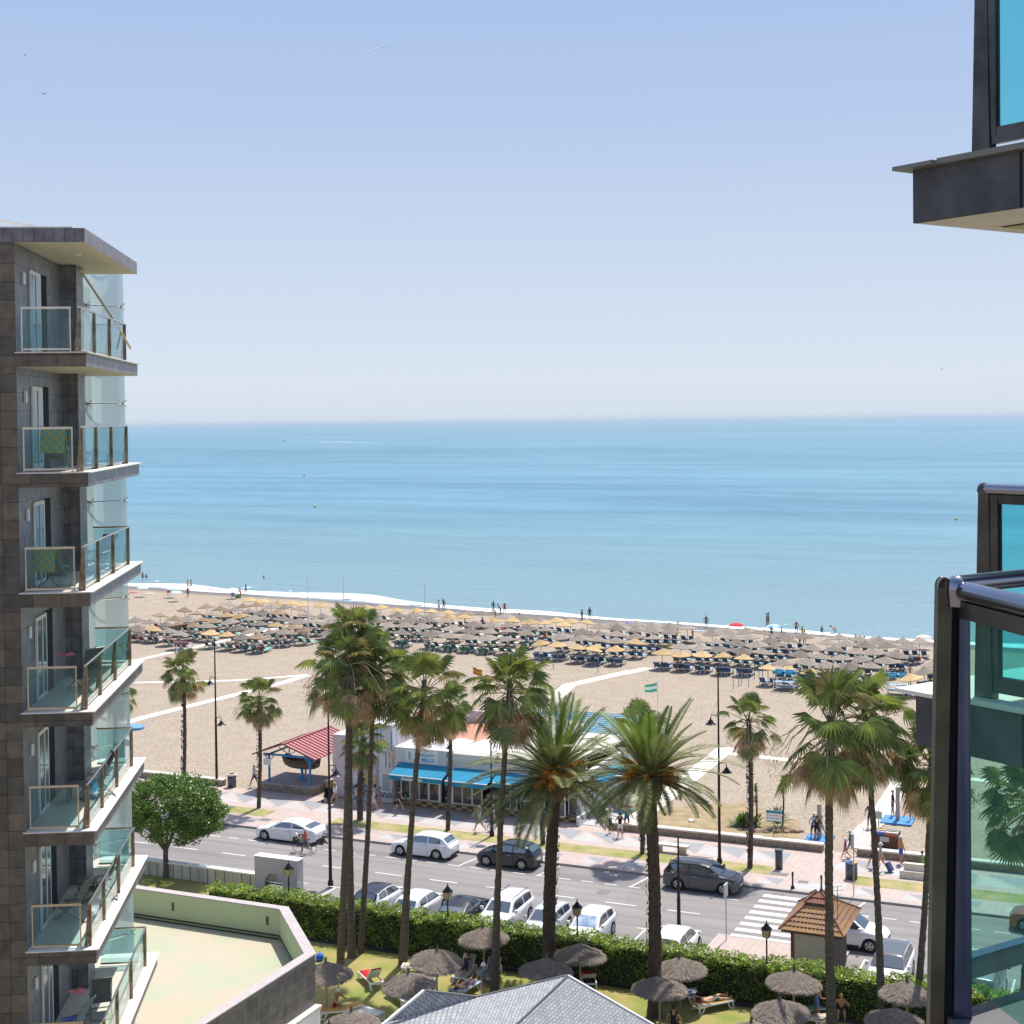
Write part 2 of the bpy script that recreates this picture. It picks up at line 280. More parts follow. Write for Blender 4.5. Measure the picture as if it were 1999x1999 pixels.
for x in np.arange(-58,-22,2.45): dash(x-.05,x+.05,75.6,2.9); dash(x-.5,x+.5,77.05,.1)
for x in (-40.3,-34.9,-28.9,-15.9): b.quad([(x-.5,83.7,-.116),(x-.38,83.7,-.116),(x+.1,86.,-.116),(x-.02,86.,-.116)],MARK)
for x in np.arange(-14.2,8,2.45): dash(x-.05,x+.05,74.8,4.2)
struct(b.build('road_markings'))
b=MB()
for i in range(8): y=77.85+i*1.03; dash(-21.6,-17.3,y,.5)
struct(b.build('crosswalk'))
# pavement pattern: grey and pale triangles in the pink paving
GREY=mat('grey_paving',(.27,.28,.30),.85,var=.06,sc=1.5); PALE=mat('pale_paving',(.42,.405,.40),.85,var=.05,sc=1.5)
b=MB()
for k in range(-22,12):
    x=-27.6+2.86*k
    if -21.6<x<-17.9: continue
    b.quad([(x-2.3,93.5,.004),(x,91.3,.004),(x,93.5,.004)],GREY); b.quad([(x-2.45,93.3,.004),(x-2.75,91.2,.004),(x-.35,91.2,.004)],PALE)
    x2=x*1.0+.8
    b.quad([(x2-1.2,88.1,.004),(x2-.1,86.9,.004),(x2,88.1,.004)],GREY); b.quad([(x2-1.3,88.,.004),(x2-1.5,86.8,.004),(x2-.3,86.8,.004)],PALE)
b.quad([(-20.4,86.5,.004),(-17.4,86.5,.004),(-17.4,88.6,.004),(-20.4,87.6,.004)],PALE)
struct(b.build('paving_pattern'))
GRASS=mat('grass',(.19,.23,.045),.95,c2=(.36,.29,.11),sc=.55,bump=.8,bsc=14); DRY=mat('dry_grass',(.19,.23,.05),.95,c2=(.42,.33,.18),sc=.8,bump=.8,bsc=14)
for x0,x1 in ((-63.,-58.5),(-53.3,-41.),(-41.,-22.2),(-17.2,-5)):
    sheet('grass_verge',rect(x0,88.65,x1,90.35),.008,DRY)
sheet('lawn',rect(-70,30,12,69.2),.0,GRASS); sheet('lawn',rect(-75,69.2,-49.3,74.55),.0,GRASS)
sheet('planting_bed',rect(-49.3,68.2,12,70.3),.006,mat('bark_soil',(.055,.04,.03),1,var=.3,sc=5))
b=MB(); b.box((-22.,70.3,-.5),(-15.1,77.3,.01),PAV); b.box((-22.15,70.3,-.5),(-22.003,77.45,.02),PALE); b.box((-22.,77.303,-.5),(-15.1,77.45,.02),PALE); struct(b.build('pavement_island'))
# concrete paths over the sand
CONC=mat('pale_concrete',(.76,.72,.66),.85,var=.05,sc=1.2)
def path(pts,wd,m=CONC,z=.02):
    b=MB(); P=[Vector(p) for p in pts]; L=[];Rr=[]
    for i,p in enumerate(P):
        d=(P[min(i+1,len(P)-1)]-P[max(i-1,0)]).normalized(); q=Vector((-d.y,d.x,0)); L.append(p+q*wd/2); Rr.append(p-q*wd/2)
    for i in range(len(P)-1): b.quad([(v.x,v.y,z) for v in (Rr[i],Rr[i+1],L[i+1],L[i])],m)
    struct(b.build('path'))
path([G(243,1413),G(282,1401),G(447,1360),G(547,1335),G(600,1319)],1.1)
path([G(250,1334),G(452,1329.5),G(545,1323),G(600,1318)],.8,z=.024)
path([G(255,1292.5),G(331,1275),G(390,1262),G(458,1247),G(560,1222)],1.0)
path([(-54.3,112,0),(-54.6,130,0),G(1112,1338),G(1234,1311)],1.5)
path([G(1210,1317.5),G(1268,1304)],1.6,mat('grey_boardwalk',(.5,.45,.4),.9,var=.1,sc=3),.016)
path([(-33.7,94.8,0),(-33.8,118,0),(-33.9,121.5,0)],1.55); path([(-33.8,119.5,0),(-24.8,118.6,0),(-19,118.,0),(-6,117,0)],1.0,z=.024); path([G(1310,1505),G(1355,1512)],.9,z=.024)
b=MB(); 
for i in range(44): y=96+i*.5; x=-18.15-(.35*sin(max(0,(103-y))/7*PI) if y<103 else 0)+ (0 if y<104 else -(y-104)*.02); b.box((x-.75,y,.01),(x+.75,y+.46,.05),CONC if i>14 else mat('grey_boards',(.5,.47,.43),.9,var=.15,sc=4))
struct(b.build('boardwalk'))
path([(-37.0,94.9,0),(-37.,98.,0)],.2); b=MB(); b.box((-36.85,94.9,-.1),(-34.6,106,.03),mat('grey_slabs',(.42,.42,.42),.85,var=.06,sc=2)); struct(b.build('path'))
# low beach wall
WALLM=mat('rubble_wall',(.27,.22,.16),.95,var=.35,sc=5,bump=.6,bsc=14)
def lowwall(x0,x1,lab,y=94.45):
    t=thing('beach_wall',lab,'wall',((x0+x1)/2,y,0)); h=(x1-x0)/2
    MB().box((-h,0,0),(h,.45,.42),WALLM).build('wall_body',t); MB().box((-h-.03,-.04,.42),(h+.03,.5,.52),WSTONE).build('coping',t)
lowwall(-34.6,-20.1,'long low rubble wall with pale coping between the promenade and the palm bed'); lowwall(-17.9,-3,'low rubble wall with pale coping beside the recycling box'); lowwall(-100,-66.3,'low pale capped wall behind the round leafy tree',94.9)
# thin dry weeds patch
sheet('weeds',[(-33,95.2),(-22,95.2),(-23,101),(-28,104.5),(-33,101)],.03,mat('weedy_sand',(.36,.27,.17),.95,c2=(.24,.19,.09),sc=1.1,bump=.8,bsc=9))
# low block wall by the street at the left lawn
BLOCKS=mat('grey_blocks',(.45,.42,.38),.9,var=.25,sc=2.2,stretch=(1.2,.2,.1)); t=thing('block_wall','low wall of grey blocks with white top between lawn and street','wall',(-60,74.6,0))
MB().box((-14,0,0),(10.6,.35,.85),BLOCKS).build('wall_body',t); 
bb=MB(); 
for i in range(40): x=-13.8+i*.62; bb.box((x,-.012,.0),(x+.03,.002,.84),DARK)
bb.build('joints',t); bb=MB(); bb.box((-14.05,-.05,.85),(10.65,.42,.93),WHITE); bb.build('coping',t)
# sea haze
hz=MB(); hz.box((-42000,-150,-3),(42000,42000,36),WHITE); ho=hz.build('haze'); ho['kind']='stuff'; hm=bpy.data.materials.new('haze_air'); hm.use_nodes=True; hn=hm.node_tree; hn.nodes.remove(hn.nodes['Principled BSDF']); pv=hn.nodes.new('ShaderNodeVolumePrincipled'); pv.inputs['Density'].default_value=.00006; pv.inputs['Color'].default_value=(.84,.90,.97,1); hn.links.new(pv.outputs[0],hn.nodes['Material Output'].inputs['Volume']); ho.data.materials.clear(); ho.data.materials.append(hm)
# contrail and thin cloud
m=mat('contrail_ice',(.9,.9,.95),1.); b=MB(); A=ray(716,103)*60000; B=ray(800,72)*60000; b.tube([A+Vector((0,0,CH)),A*.7+B*.3,A*.35+B*.65,B],[40,60,50,15],m,n=6); b.build('contrail'); tag(bpy.data.objects['contrail'],'short thin white contrail high in the left half of the sky','contrail')
n=m.node_tree.nodes;l=m.node_tree.links;t=n.new('ShaderNodeBsdfTransparent');mx=n.new('ShaderNodeMixShader');mx.inputs[0].default_value=.35;l.new(t.outputs[0],mx.inputs[1]);l.new(n['Principled BSDF'].outputs[0],mx.inputs[2]);l.new(mx.outputs[0],n['Material Output'].inputs[0])
# ================================================================= BUILDINGS
def tilemat(name,c1,c2,w_,h_,mort,off=0.,rough=.55,swap=False):
    m=mat(name,c1,rough,spec=.3); n=m.node_tree.nodes;l=m.node_tree.links;p=n['Principled BSDF']; tc=n.new('ShaderNodeTexCoord'); sp=n.new('ShaderNodeSeparateXYZ'); l.new(tc.outputs['Object'],sp.inputs[0])
    ad=n.new('ShaderNodeMath'); ad.operation='ADD'; l.new(sp.outputs[0],ad.inputs[0]); l.new(sp.outputs[1],ad.inputs[1]); cb=n.new('ShaderNodeCombineXYZ'); l.new(ad.outputs[0],cb.inputs[0]); l.new(sp.outputs[2],cb.inputs[1])
    bk=n.new('ShaderNodeTexBrick'); bk.offset=off; bk.inputs['Scale'].default_value=1; bk.inputs['Brick Width'].default_value=w_; bk.inputs['Row Height'].default_value=h_; bk.inputs['Mortar Size'].default_value=.006; bk.inputs['Mortar Smooth'].default_value=0
    bk.inputs['Color1'].default_value=tuple(c1)+(1,); bk.inputs['Color2'].default_value=tuple(c2)+(1,); bk.inputs['Mortar'].default_value=tuple(mort)+(1,); l.new(cb.outputs[0],bk.inputs['Vector'])
    ns=n.new('ShaderNodeTexNoise'); ns.inputs['Scale'].default_value=3.; ns.inputs['Detail'].default_value=8; ns.inputs['Roughness'].default_value=.65; l.new(tc.outputs['Object'],ns.inputs['Vector']); rp=n.new('ShaderNodeValToRGB'); rp.color_ramp.elements[0].position=.3; rp.color_ramp.elements[0].color=(.6,.6,.62,1); rp.color_ramp.elements[1].position=.7; rp.color_ramp.elements[1].color=(1.35,1.3,1.25,1)
    l.new(ns.outputs[0],rp.inputs[0]); ml=n.new('ShaderNodeMixRGB'); ml.blend_type='MULTIPLY'; ml.inputs[0].default_value=1; l.new(bk.outputs[0],ml.inputs[1]); l.new(rp.outputs[0],ml.inputs[2])
    l.new(ml.outputs[0],p.inputs['Base Color']); bp=n.new('ShaderNodeBump'); bp.inputs['Strength'].default_value=.3; bp.inputs['Distance'].default_value=.02; l.new(bk.outputs['Fac'],bp.inputs['Height']); bp.invert=True; l.new(bp.outputs[0],p.inputs['Normal']); return m
SLATE=tilemat('slate_cladding',(.095,.086,.068),(.18,.145,.105),.7,.457,(.02,.018,.016),rough=.42)
SLATE_SKYLIT=tilemat('slate_cladding_skylit',(.17,.16,.17),(.23,.22,.225),.25,.457,(.035,.033,.035),rough=.4)  # same slate on side faces, sky reflection painted in as a lighter grey
CREAM=mat('cream_soffit',(.62,.56,.42),.9,var=.05,sc=1.5); COPE=mat('stone_coping',(.74,.69,.63),.6,var=.08,sc=3)
GL=glassmat('balcony_glass',(.72,.89,.90),.9,body=(.45,.62,.62),bodyf=.05); FROST=glassmat('frosted_glass',(.75,.9,.92),.5,.25,body=(.68,.84,.86),bodyf=.75)
TEAL=glassmat('teal_glass',(.50,.90,.93),.9,body=(.05,.45,.45),bodyf=.07)
PANE=mat('window_pane',(.06,.09,.11),.08,spec=.8)
BRZ=mat('bronze_wedge',(.24,.19,.13),.3,metal=.85,var=.4,sc=4); A5=R_(5.2); HB=thing('hotel_tower','slate clad hotel tower with stacked glass balconies on the left edge','building',CF(-10.6,37.1),TH+A5)
ROOF=32.86
b=MB(); b.box((-14,0,0),(-1.7,6.3,ROOF-.37),SLATE); b.box((-14,6.3,0),(-2.3,13,ROOF-.37),SLATE); b.box((-1.7,5.3,0),(-1.24,6.3,ROOF-.37),SLATE_SKYLIT); b.quad([(-1.697,0.002,0),(-1.697,5.298,0),(-1.697,5.298,ROOF-.37),(-1.697,.002,ROOF-.37)],SLATE_SKYLIT); b.build('wall',HB)
# roof slab
b=MB(); b.box((-14,-.03,ROOF-.35),(.02,8.1,ROOF),SLATE_SKYLIT); b.quad([(-14,-.03,ROOF-.352),(.02,-.03,ROOF-.352),(.02,8.1,ROOF-.352),(-14,8.1,ROOF-.352)][::-1],CREAM); b.box((-14,.1,ROOF),(-.3,7.6,ROOF+.05),WSTONE); rf=b.build('roof',HB)
MB().lathe([(0,-.02),(.13,-.02),(.16,0)],mat('white_glass_lamp',(.9,.9,.85),.3),(-.7,2.6,ROOF-.36),12).build('ceiling_lamp',rf)
# roof fence
b=MB(); P0=Vector((-6.2,1.9,ROOF+.05)); P1=Vector((-2.8,8.0,ROOF+.05))
for i in range(7): p=P0.lerp(P1,i/6); b.bar(p,p+Vector((0,0,1)),.05,.05,WHITE)
for z in (1.,.12): b.bar(P0+Vector((0,0,z)),P1+Vector((0,0,z)),.06,.05,COPE)
for i in range(60): p=P0.lerp(P1,i/60); b.bar(p+Vector((0,0,.1)),p+Vector((0,0,1)),.015,.015,WHITE)
b.build('roof_fence',rf)
MB().tube([(-1.0,4.6,32.3),(-.35,6.0,31.0),(.0,6.8,30.2)],.035,mat('tan_strap',(.55,.42,.26),.7)).build('strut',HB)
def balcony(z,k):
    w=.0 if k<6 else .3
    s=MB(); s.box((-1.7,-.004,z-.37),(w,8.,z-.03),SLATE); s.quad([(w+.003,0,z-.37),(w+.003,8,z-.37),(w+.003,8,z-.03),(w+.003,0,z-.03)],SLATE_SKYLIT)
    s.quad([(-1.7,0,z-.373),(w,0,z-.373),(w,8.,z-.373),(-1.7,8.,z-.373)][::-1],CREAM); s.box((-1.73,-.06,z-.03),(w+.07,8.07,z),COPE); s.box((-1.69,.28,z),(w-.28,7.7,z+.006),mat('balcony_floor',(.5,.48,.42),.8,var=.05)); sl_=s.build('balcony_slab',HB)
    r=MB(); 
    # front frame and panel
    for x in (-1.58,-.40): r.bar((x,.12,z),(x,.12,z+1.1),.032,.03,STEEL)
    r.bar((-1.6,.12,z+1.1),(-.38,.12,z+1.1),.05,.06,STEEL); r.bar((-1.6,.12,z+.07),(-.38,.12,z+.07),.04,.05,STEEL)
    xr=w-.2
    ys=(.25,2.2,4.45,6.95)
    for y in ys: r.add([(xr-.13,y-.035,z),(xr+.05,y-.035,z),(xr+.05,y+.035,z),(xr-.13,y+.035,z),(xr-.02,y-.035,z+1.12),(xr+.05,y-.035,z+1.12),(xr+.05,y+.035,z+1.12),(xr-.02,y+.035,z+1.12)],[(3,2,1,0),(4,5,6,7),(0,1,5,4),(1,2,6,5),(2,3,7,6),(3,0,4,7)],BRZ)
    r.tube([(xr+.02,.1,z+1.12),(xr+.02,7.05,z+1.12)],.03,STEEL,8); r.bar((xr-.02,.1,z+.08),(xr-.02,7.,z+.08),.03,.05,STEEL)
    r.tube([(-1.22,7.05,z+1.12),(xr,7.05,z+1.12)],.03,STEEL,8); r.bar((-1.22,7.05,z+.08),(xr,7.05,z+.08),.03,.05,STEEL)
    rl=r.build('railing',HB)
    for q in [((-1.55,.11,z+.11),(-.43,.13,z+1.06))]+[((xr-.01,ys[i]+.05,z+.11),(xr+.005,ys[i+1]-.05,z+1.09)) for i in range(3)]+[((-1.2,7.045,z+.11),(xr-.05,7.055,z+1.08))]: MB().box(q[0],q[1],GL).build('glass_panel',rl)
    # door, opening and wall lamp on the side wall
    d=MB(); x=-1.69
    d.box((x,1.45,z+.02),(x+.05,2.62,z+2.18),WHITE); d.box((x+.05,1.55,z+.12),(x+.056,2.5,z+2.08),PANE); d.box((x+.056,2.0,z+.12),(x+.075,2.06,z+2.08),WHITE); dr=d.build('balcony_door',HB)
    MB().box((x,2.62,z+.02),(x+.012,3.5,z+2.2),DARK).build('dark_doorway',dr)  # flat black panel, the open doorway's shade is put into its colour
    MB().box((x,.72,z+1.75),(x+.05,.9,z+2.05),WHITE).build('wall_lamp',HB)
ZF=[29.79-3.0*k for k in range(8)]
for k,z in enumerate(ZF): balcony(z,k)
# frosted curved screen with spider clamps
b=MB(); cl=MB(); cx,cy=-1.0,8.6
arc=[(-2.2,8.25)]+[(-1.75+1.15*sin(a),8.3+1.1-1.1*cos(a)) for a in np.linspace(0.0,1.5,9)]
jz=[33.1-1.5*i for i in range(22)]
for i in range(len(jz)-1):
    for j in range(9): 
        (x0,y0),(x1,y1)=arc[j],arc[j+1]; z0,z1=jz[i+1]+.02,jz[i]-.02
        b.quad([(x0,y0,z0),(x1,y1,z0),(x1,y1,z1),(x0,y0,z1)],FROST)
    zc=jz[i]
    for (x,y) in (arc[2],arc[8]):
        for sx in(-.13,.13): cl.tube([(x,y-.06,zc),(x+sx,y-.06,zc+.1)],.014,STEEL,5); cl.tube([(x,y-.06,zc),(x+sx,y-.06,zc-.1)],.014,STEEL,5)
        cl.tube([(x,y-.07,zc),(x,y+.1,zc)],.03,STEEL,6)
    cl.bar((arc[1][0],arc[1][1]-.02,zc),(arc[7][0],arc[7][1]-.02,zc),.02,.025,DKSTEEL)
    cl.bar((arc[1][0],arc[1][1]-.02,zc),(arc[1][0],arc[1][1]-.02,zc-1.5),.02,.02,WHITE)
sc2=b.build('glass_screen',HB); cl.build('clamps',sc2)
def inhotel(x,y,z): return HB.matrix_world@Vector((x,y,z)) if False else Matrix.Translation(HB.location)@Matrix.Rotation(TH+A5,4,'Z')@Vector((x,y,z))
# deck chairs and tables on balconies
def deckchair(name,label,p,rot,fab,fold=.75,towel=None,group=None):
    t=thing(name,label,'chair',inhotel(*p),TH+A5+rot,group); b=MB(); fm=mat('grey_tube',(.22,.21,.2),.4,metal=.7)
    for s in(-.27,.27):
        b.tube([(s,-.42,.02),(s,.1,.42),(s,.52,.42+.75*fold)],.016,fm,6); b.tube([(s,.5,.02),(s,-.3,.36)],.016,fm,6); b.tube([(s,.5,.02),(s,.12,.42)],.014,fm,5)
        b.tube([(s,-.1,.55),(s,.35,.62)],.02,fm,6)
    for y,z in((-.42,.02),(.5,.02),(-.3,.36),(.52,.42+.75*fold)): b.tube([(-.27,y,z),(.27,y,z)],.016,fm,6)
    b.build('frame',t); s=MB(); pr=[(-.3,.36),(-.05,.3),(.12,.38),(.32,.42+.4*fold),(.52,.42+.75*fold)]
    for (a,c),(d,e) in zip(pr,pr[1:]): s.add([(-.25,a,c),(.25,a,c),(.25,d,e),(-.25,d,e),(-.25,a,c-.012),(.25,a,c-.012),(.25,d,e-.012),(-.25,d,e-.012)],[(0,1,2,3),(7,6,5,4)],fab,True)
    s.build('sling',t)
    if towel:
        o=MB(); 
        for i,(a,c) in enumerate([(.30,.75),(.44,.98),(.54,1.06),(.60,.80),(.62,.45)]): o.v+= [(-.3,a+.02,c+.02+.01*sin(i)),(.3,a+.02,c+.02)]
        k=o.mi(towel)
        for i in range(4): o.f.append((2*i,2*i+1,2*i+3,2*i+2)); o.m.append(k); o.s.append(True)
        me=o.build('towel',None,t.location,TH+A5+rot); tag(me,label.replace('deck chair','towel draped on a deck chair')[:90] if False else 'checked beach towel hanging over the back of a balcony chair','towel'); me['label']=towel_label(label)
    return t
def towel_label(l): return 'yellow and green checked towel over the chair on the '+('second' if 'second' in l else 'third')+' balcony from the top'
def checkmat(name,c1,c2,s):
    m=mat(name,c1,.95); n=m.node_tree.nodes;l=m.node_tree.links; tc=n.new('ShaderNodeTexCoord'); ck=n.new('ShaderNodeTexChecker'); ck.inputs['Scale'].default_value=s; ck.inputs[1].default_value=c1+(1,); ck.inputs[2].default_value=c2+(1,); l.new(tc.outputs['Object'],ck.inputs[0]); l.new(ck.outputs[0],n['Principled BSDF'].inputs[0]); return m
TOW=checkmat('striped_towel',(.85,.42,.03),(.18,.42,.28),9.); FABD=mat('charcoal_sling',(.09,.09,.095),.85); FABB=mat('blue_grey_sling',(.13,.17,.22),.85); FABT=mat('taupe_sling',(.16,.14,.12),.85)
deckchair('deck_chair','folding deck chair under a striped towel on the second balcony from the top',(-.95,1.1,ZF[1]),PI,FABT,.8,TOW)
deckchair('deck_chair','folding deck chair under a striped towel on the third balcony from the top',(-1.0,1.0,ZF[2]),PI*.9,FABT,.6,TOW)
deckchair('deck_chair','dark deck chair at the far end of the third balcony from the top',(-.7,4.9,ZF[2]),-.6,FABD,.8)
deckchair('deck_chair','charcoal deck chair standing upright on the fourth balcony from the top',(-.75,3.1,ZF[3]),-2.4,FABD,1.0)
deckchair('deck_chair','tilted dark deck chair at the glass on the fifth balcony from the top',(-.6,3.4,ZF[4]),-1.2,FABD,1.0)
deckchair('deck_chair','dark deck chair beside the slab glass on the sixth balcony from the top',(-.65,3.9,ZF[5]),-1.4,FABD,1.0)
deckchair('deck_chair','taupe deck chair next to the open door on the sixth balcony from the top',(-1.05,2.4,ZF[5]),-1.9,FABT,.9)
deckchair('deck_chair','blue grey deck chair with a pink headrest towel on the lowest balcony in view',(-.95,1.7,ZF[6]),-1.9,FABB,.95)
deckchair('deck_chair','large grey deck chair facing out on the lowest balcony in view',(-.55,3.4,ZF[6]),-2.9,FABD,1.0)
for zz,lb in ((ZF[4],'grey plastic side table on the fifth balcony from the top'),(ZF[5],'grey plastic side table behind the chairs on the sixth balcony from the top')):
    t=thing('side_table',lb,'table',inhotel(-1.0,4.2 if zz==ZF[5] else 3.0,zz),TH+A5); pl=mat('grey_plastic',(.12,.13,.15),.5)
    MB().box((-.26,-.26,.44),(.26,.26,.48),pl).build('table_top',t)
    for x in(-.22,.22):
        for y in(-.22,.22): MB().bar((x,y,0),(x*.9,y*.9,.44),.045,.045,pl).build('leg',t)
for p,l_,c in (((-1.0,1.55,ZF[6]+.62),'crumpled blue striped towel on the lowest balcony chair',(.12,.2,.55)),((-.95,2.3,ZF[6]+1.05),'pink towel wrapped round the head of the lowest balcony chair',(.75,.25,.27)),((-1.1,2.4,ZF[3]+1.05),'small white and red cloth resting on a chair back of the fourth balcony',(.7,.2,.25))):
    b=MB(); q=[]; 
    for i in range(6):
        for j in range(6): q.append((.09*(i-2.5)*.9,.09*(j-2.5)*.6,.05*rng.random()+.06*cos(i)*sin(j*1.3)))
    b.add(q,[(i*6+j,(i+1)*6+j,(i+1)*6+j+1,i*6+j+1) for i in range(5) for j in range(5)],mat('cloth_'+str(int(c[0]*100)),c,.9,var=.3,sc=20),True)
    tag(b.build('towel',None,inhotel(*p),TH),l_,'towel')
# ---- right tower: far balconies
RT=thing('hotel_tower','slate faced balcony tower with teal glass at the right edge','building',CF(2.33,8.6),TH+R_(33.9))
ZR=(29.42,26.40); RAILM=mat('rail_steel',(.30,.31,.38),.14,metal=1.,var=.1,sc=2)
DTILE=mat('dark_stone_tile',(.055,.055,.065),.55,c2=(.10,.095,.10),sc=5.5,bump=.15,spec=.3)
for k,z in enumerate(ZR):
    b=MB(); b.box((0,-4,z-.32),(6,0,z-.015),DTILE)
    for i in range(1,5): b.box((-.003,-.74*i-.006,z-.32),(.0,-.74*i+.006,z-.02),DARK)
    b.quad([(.01,-4,z-.322),(6,-4,z-.322),(6,-.01,z-.322),(.01,-.01,z-.322)],WSTONE); b.quad([(.35,-4,z-.325),(6,-4,z-.325),(6,-.16,z-.325),(.6,-.16,z-.325)],mat('ochre_soffit',(.5,.42,.22),.95,var=.12,sc=20))
    b.quad([(.3,-4,z-.3235),(.62,-4,z-.3235),(.95,-.16,z-.3235),(.56,-.16,z-.3235)],DARK)
    b.box((-.085,-.21,z-.015),(6.,.08,z+.008),COPE if k else mat('grey_coping',(.2,.19,.16),.5)); b.box((-.05,-4,z-.015),(6,-.214,z+.018),COPE if k else mat('grey_coping',(.2,.19,.16),.5)); b.build('balcony_slab',RT)
    r=MB()
    for (x,y) in ((.05,-.42),):
        r.add([(x-.03,y-.10,z),(x+.03,y-.10,z),(x+.03,y+.02,z),(x-.03,y+.02,z),(x-.02,y-.075,z+1.17),(x+.03,y-.075,z+1.17),(x+.03,y-.005,z+1.17),(x-.02,y-.005,z+1.17)],[(3,2,1,0),(4,5,6,7),(0,1,5,4),(1,2,6,5),(2,3,7,6),(3,0,4,7)],DKSTEEL)
        r.lathe([(0,.045),(.02,.04),(.037,.02),(.04,-.01)],DKSTEEL,(x,y-.03,z+1.17),10)
    r.tube([(.05,-.43,z+1.18),(.05,-4,z+1.18)],.032,RAILM,10); r.bar((.05,-.5,z+1.125),(.05,-4,z+1.125),.03,.05,DKSTEEL); r.bar((.05,-.45,z+.1),(.05,-4,z+.1),.035,.09,DKSTEEL)
    r.bar((.05,-.53,z+.1),(.05,-.53,z+1.13),.05,.04,DKSTEEL)
    rl=r.build('railing',RT); MB().box((.045,-4,z+.14),(.058,-.5,z+1.10),TEAL).build('glass_panel',rl)
b=MB(); b.box((4.,-9,0),(12,1.,34.),DTILE); b.build('wall',RT)
b=MB(); b.box((3.2,-3.8,30.6),(4.0,.5,32.6),mat('ochre_soffit',(.5,.42,.22),.95)); b.build('upper_beam',RT)
# ---- near railing post at the right
NR=thing('balcony_railing','dark steel railing with rounded post and teal glass close on the right','railing',CF(1.17,4.0),TH+R_(32)); z0=26.42; zt=27.53
def wedge(b,pl,z0,z1,m):  # pl: list of bottom xy, top xy
    n=len(pl); b.add([(x,y,z0) for (x,y),_ in pl]+[(x,y,z1) for _,(x,y) in pl],[tuple(range(n))[::-1],tuple(range(n,2*n))]+[(i,(i+1)%n,n+(i+1)%n,n+i) for i in range(n)],m)
# camera-facing frame: u=right, v=away
cu=Vector((cos(-R_(32)),sin(-R_(32)))); cv=Vector((-cu.y,cu.x))
def cw(a,c): q=cu*a+cv*c; return (q.x,q.y)
PM=mat('bronze_post',(.11,.10,.082),.3,metal=.75,var=.45,sc=4); PM2=mat('blue_steel',(.10,.11,.2),.22,metal=.9,var=.3,sc=3)
p1=MB(); wedge(p1,[(cw(-.056,0),cw(-.024,0)),(cw(-.018,0),cw(.014,0)),(cw(-.018,.035),cw(.014,.035)),(cw(-.056,.035),cw(-.024,.035))],z0-.2,zt,PM); p1.build('post',NR)
p2=MB(); wedge(p2,[(cw(-.016,.01),cw(.022,.01)),(cw(.008,.01),cw(.03,.01)),(cw(.008,.09),cw(.03,.09)),(cw(-.016,.09),cw(.022,.09))],z0-.2,zt-.03,DARK); wedge(p2,[(cw(.008,-.012),cw(.030,-.012)),(cw(.058,-.012),cw(.058,-.012)),(cw(.058,.06),cw(.058,.06)),(cw(.008,.06),cw(.030,.06))],z0-.1,zt-.08,PM2); p2.build('inner_post',NR)
c=MB(); pa=[]; 
for i in range(13):
    a=PI*i/12; q=cw(-.005-.019*cos(a)*1.0,.0); pa.append((q[0],q[1],zt+.028*sin(a)))
n_=13; q2=[(x+cv.x*.035,y+cv.y*.035,z) for x,y,z in pa]; c.add(pa+q2,[(i,i+1,n_+i+1,n_+i) for i in range(n_-1)]+[tuple(range(n_)),tuple(range(n_,2*n_))[::-1]],PM,True); 
st=cw(.034,.03); d1=Vector((-.381,-.925)); d2=Vector((1,0)); pass
c.lathe([(0,.034),(.014,.031),(.028,.016),(.030,-.004),(.026,-.05)],RAILM,(cw(.028,.0)[0],cw(.028,.0)[1],zt),12)
c.build('post_cap',NR)
r=MB(); S0=Vector((*cw(.036,.01),zt-.008)); r.tube([S0,S0+Vector((*(d1*3.),0))],.0275,RAILM,16); S1=Vector((*cw(.036,.05),zt+.002)); r.tube([S1,S1+Vector((*(d2*2.5),0))],.0255,RAILM,16)
r.bar(S0+Vector((0,0,-.05)),S0+Vector((*(d1*3.),-.05)),.022,.045,DKSTEEL); r.bar(S1+Vector((0,0,-1.06)),S1+Vector((*(d2*2.5),-1.06)),.035,.06,RAILM); r.build('rail',NR)
for (A_,dd) in ((S0+Vector((*(d1*.06),0)),d1),):
    g=MB(); nn=Vector((-dd.y,dd.x))*.005; e0=A_; e1=A_+Vector((*(dd*2.9),0)); TEAL2=glassmat('near_glass',(.66,.88,.83),.9,body=(.10,.40,.38),bodyf=.06); g.add([(e0.x-nn.x,e0.y-nn.y,z0+.05),(e1.x-nn.x,e1.y-nn.y,z0+.05),(e1.x+nn.x,e1.y+nn.y,z0+.05),(e0.x+nn.x,e0.y+nn.y,z0+.05),(e0.x-nn.x,e0.y-nn.y,zt-.07),(e1.x-nn.x,e1.y-nn.y,zt-.07),(e1.x+nn.x,e1.y+nn.y,zt-.07),(e0.x+nn.x,e0.y+nn.y,zt-.07)],[(3,2,1,0),(4,5,6,7),(0,1,5,4),(1,2,6,5),(2,3,7,6),(3,0,4,7)],TEAL2); g.build('glass_panel',NR)
b=MB(); b.prism([(S0.x-.03,S0.y+.03),(S0.x+d1.x*3,S0.y+d1.y*3),(S0.x+d1.x*3+2.5,S0.y+d1.y*3),(S0.x+2.5,S0.y+.03)],26.0,26.36,mat('dark_slab',(.10,.10,.10),.6,var=.2,sc=4)); b.build('slab',NR)
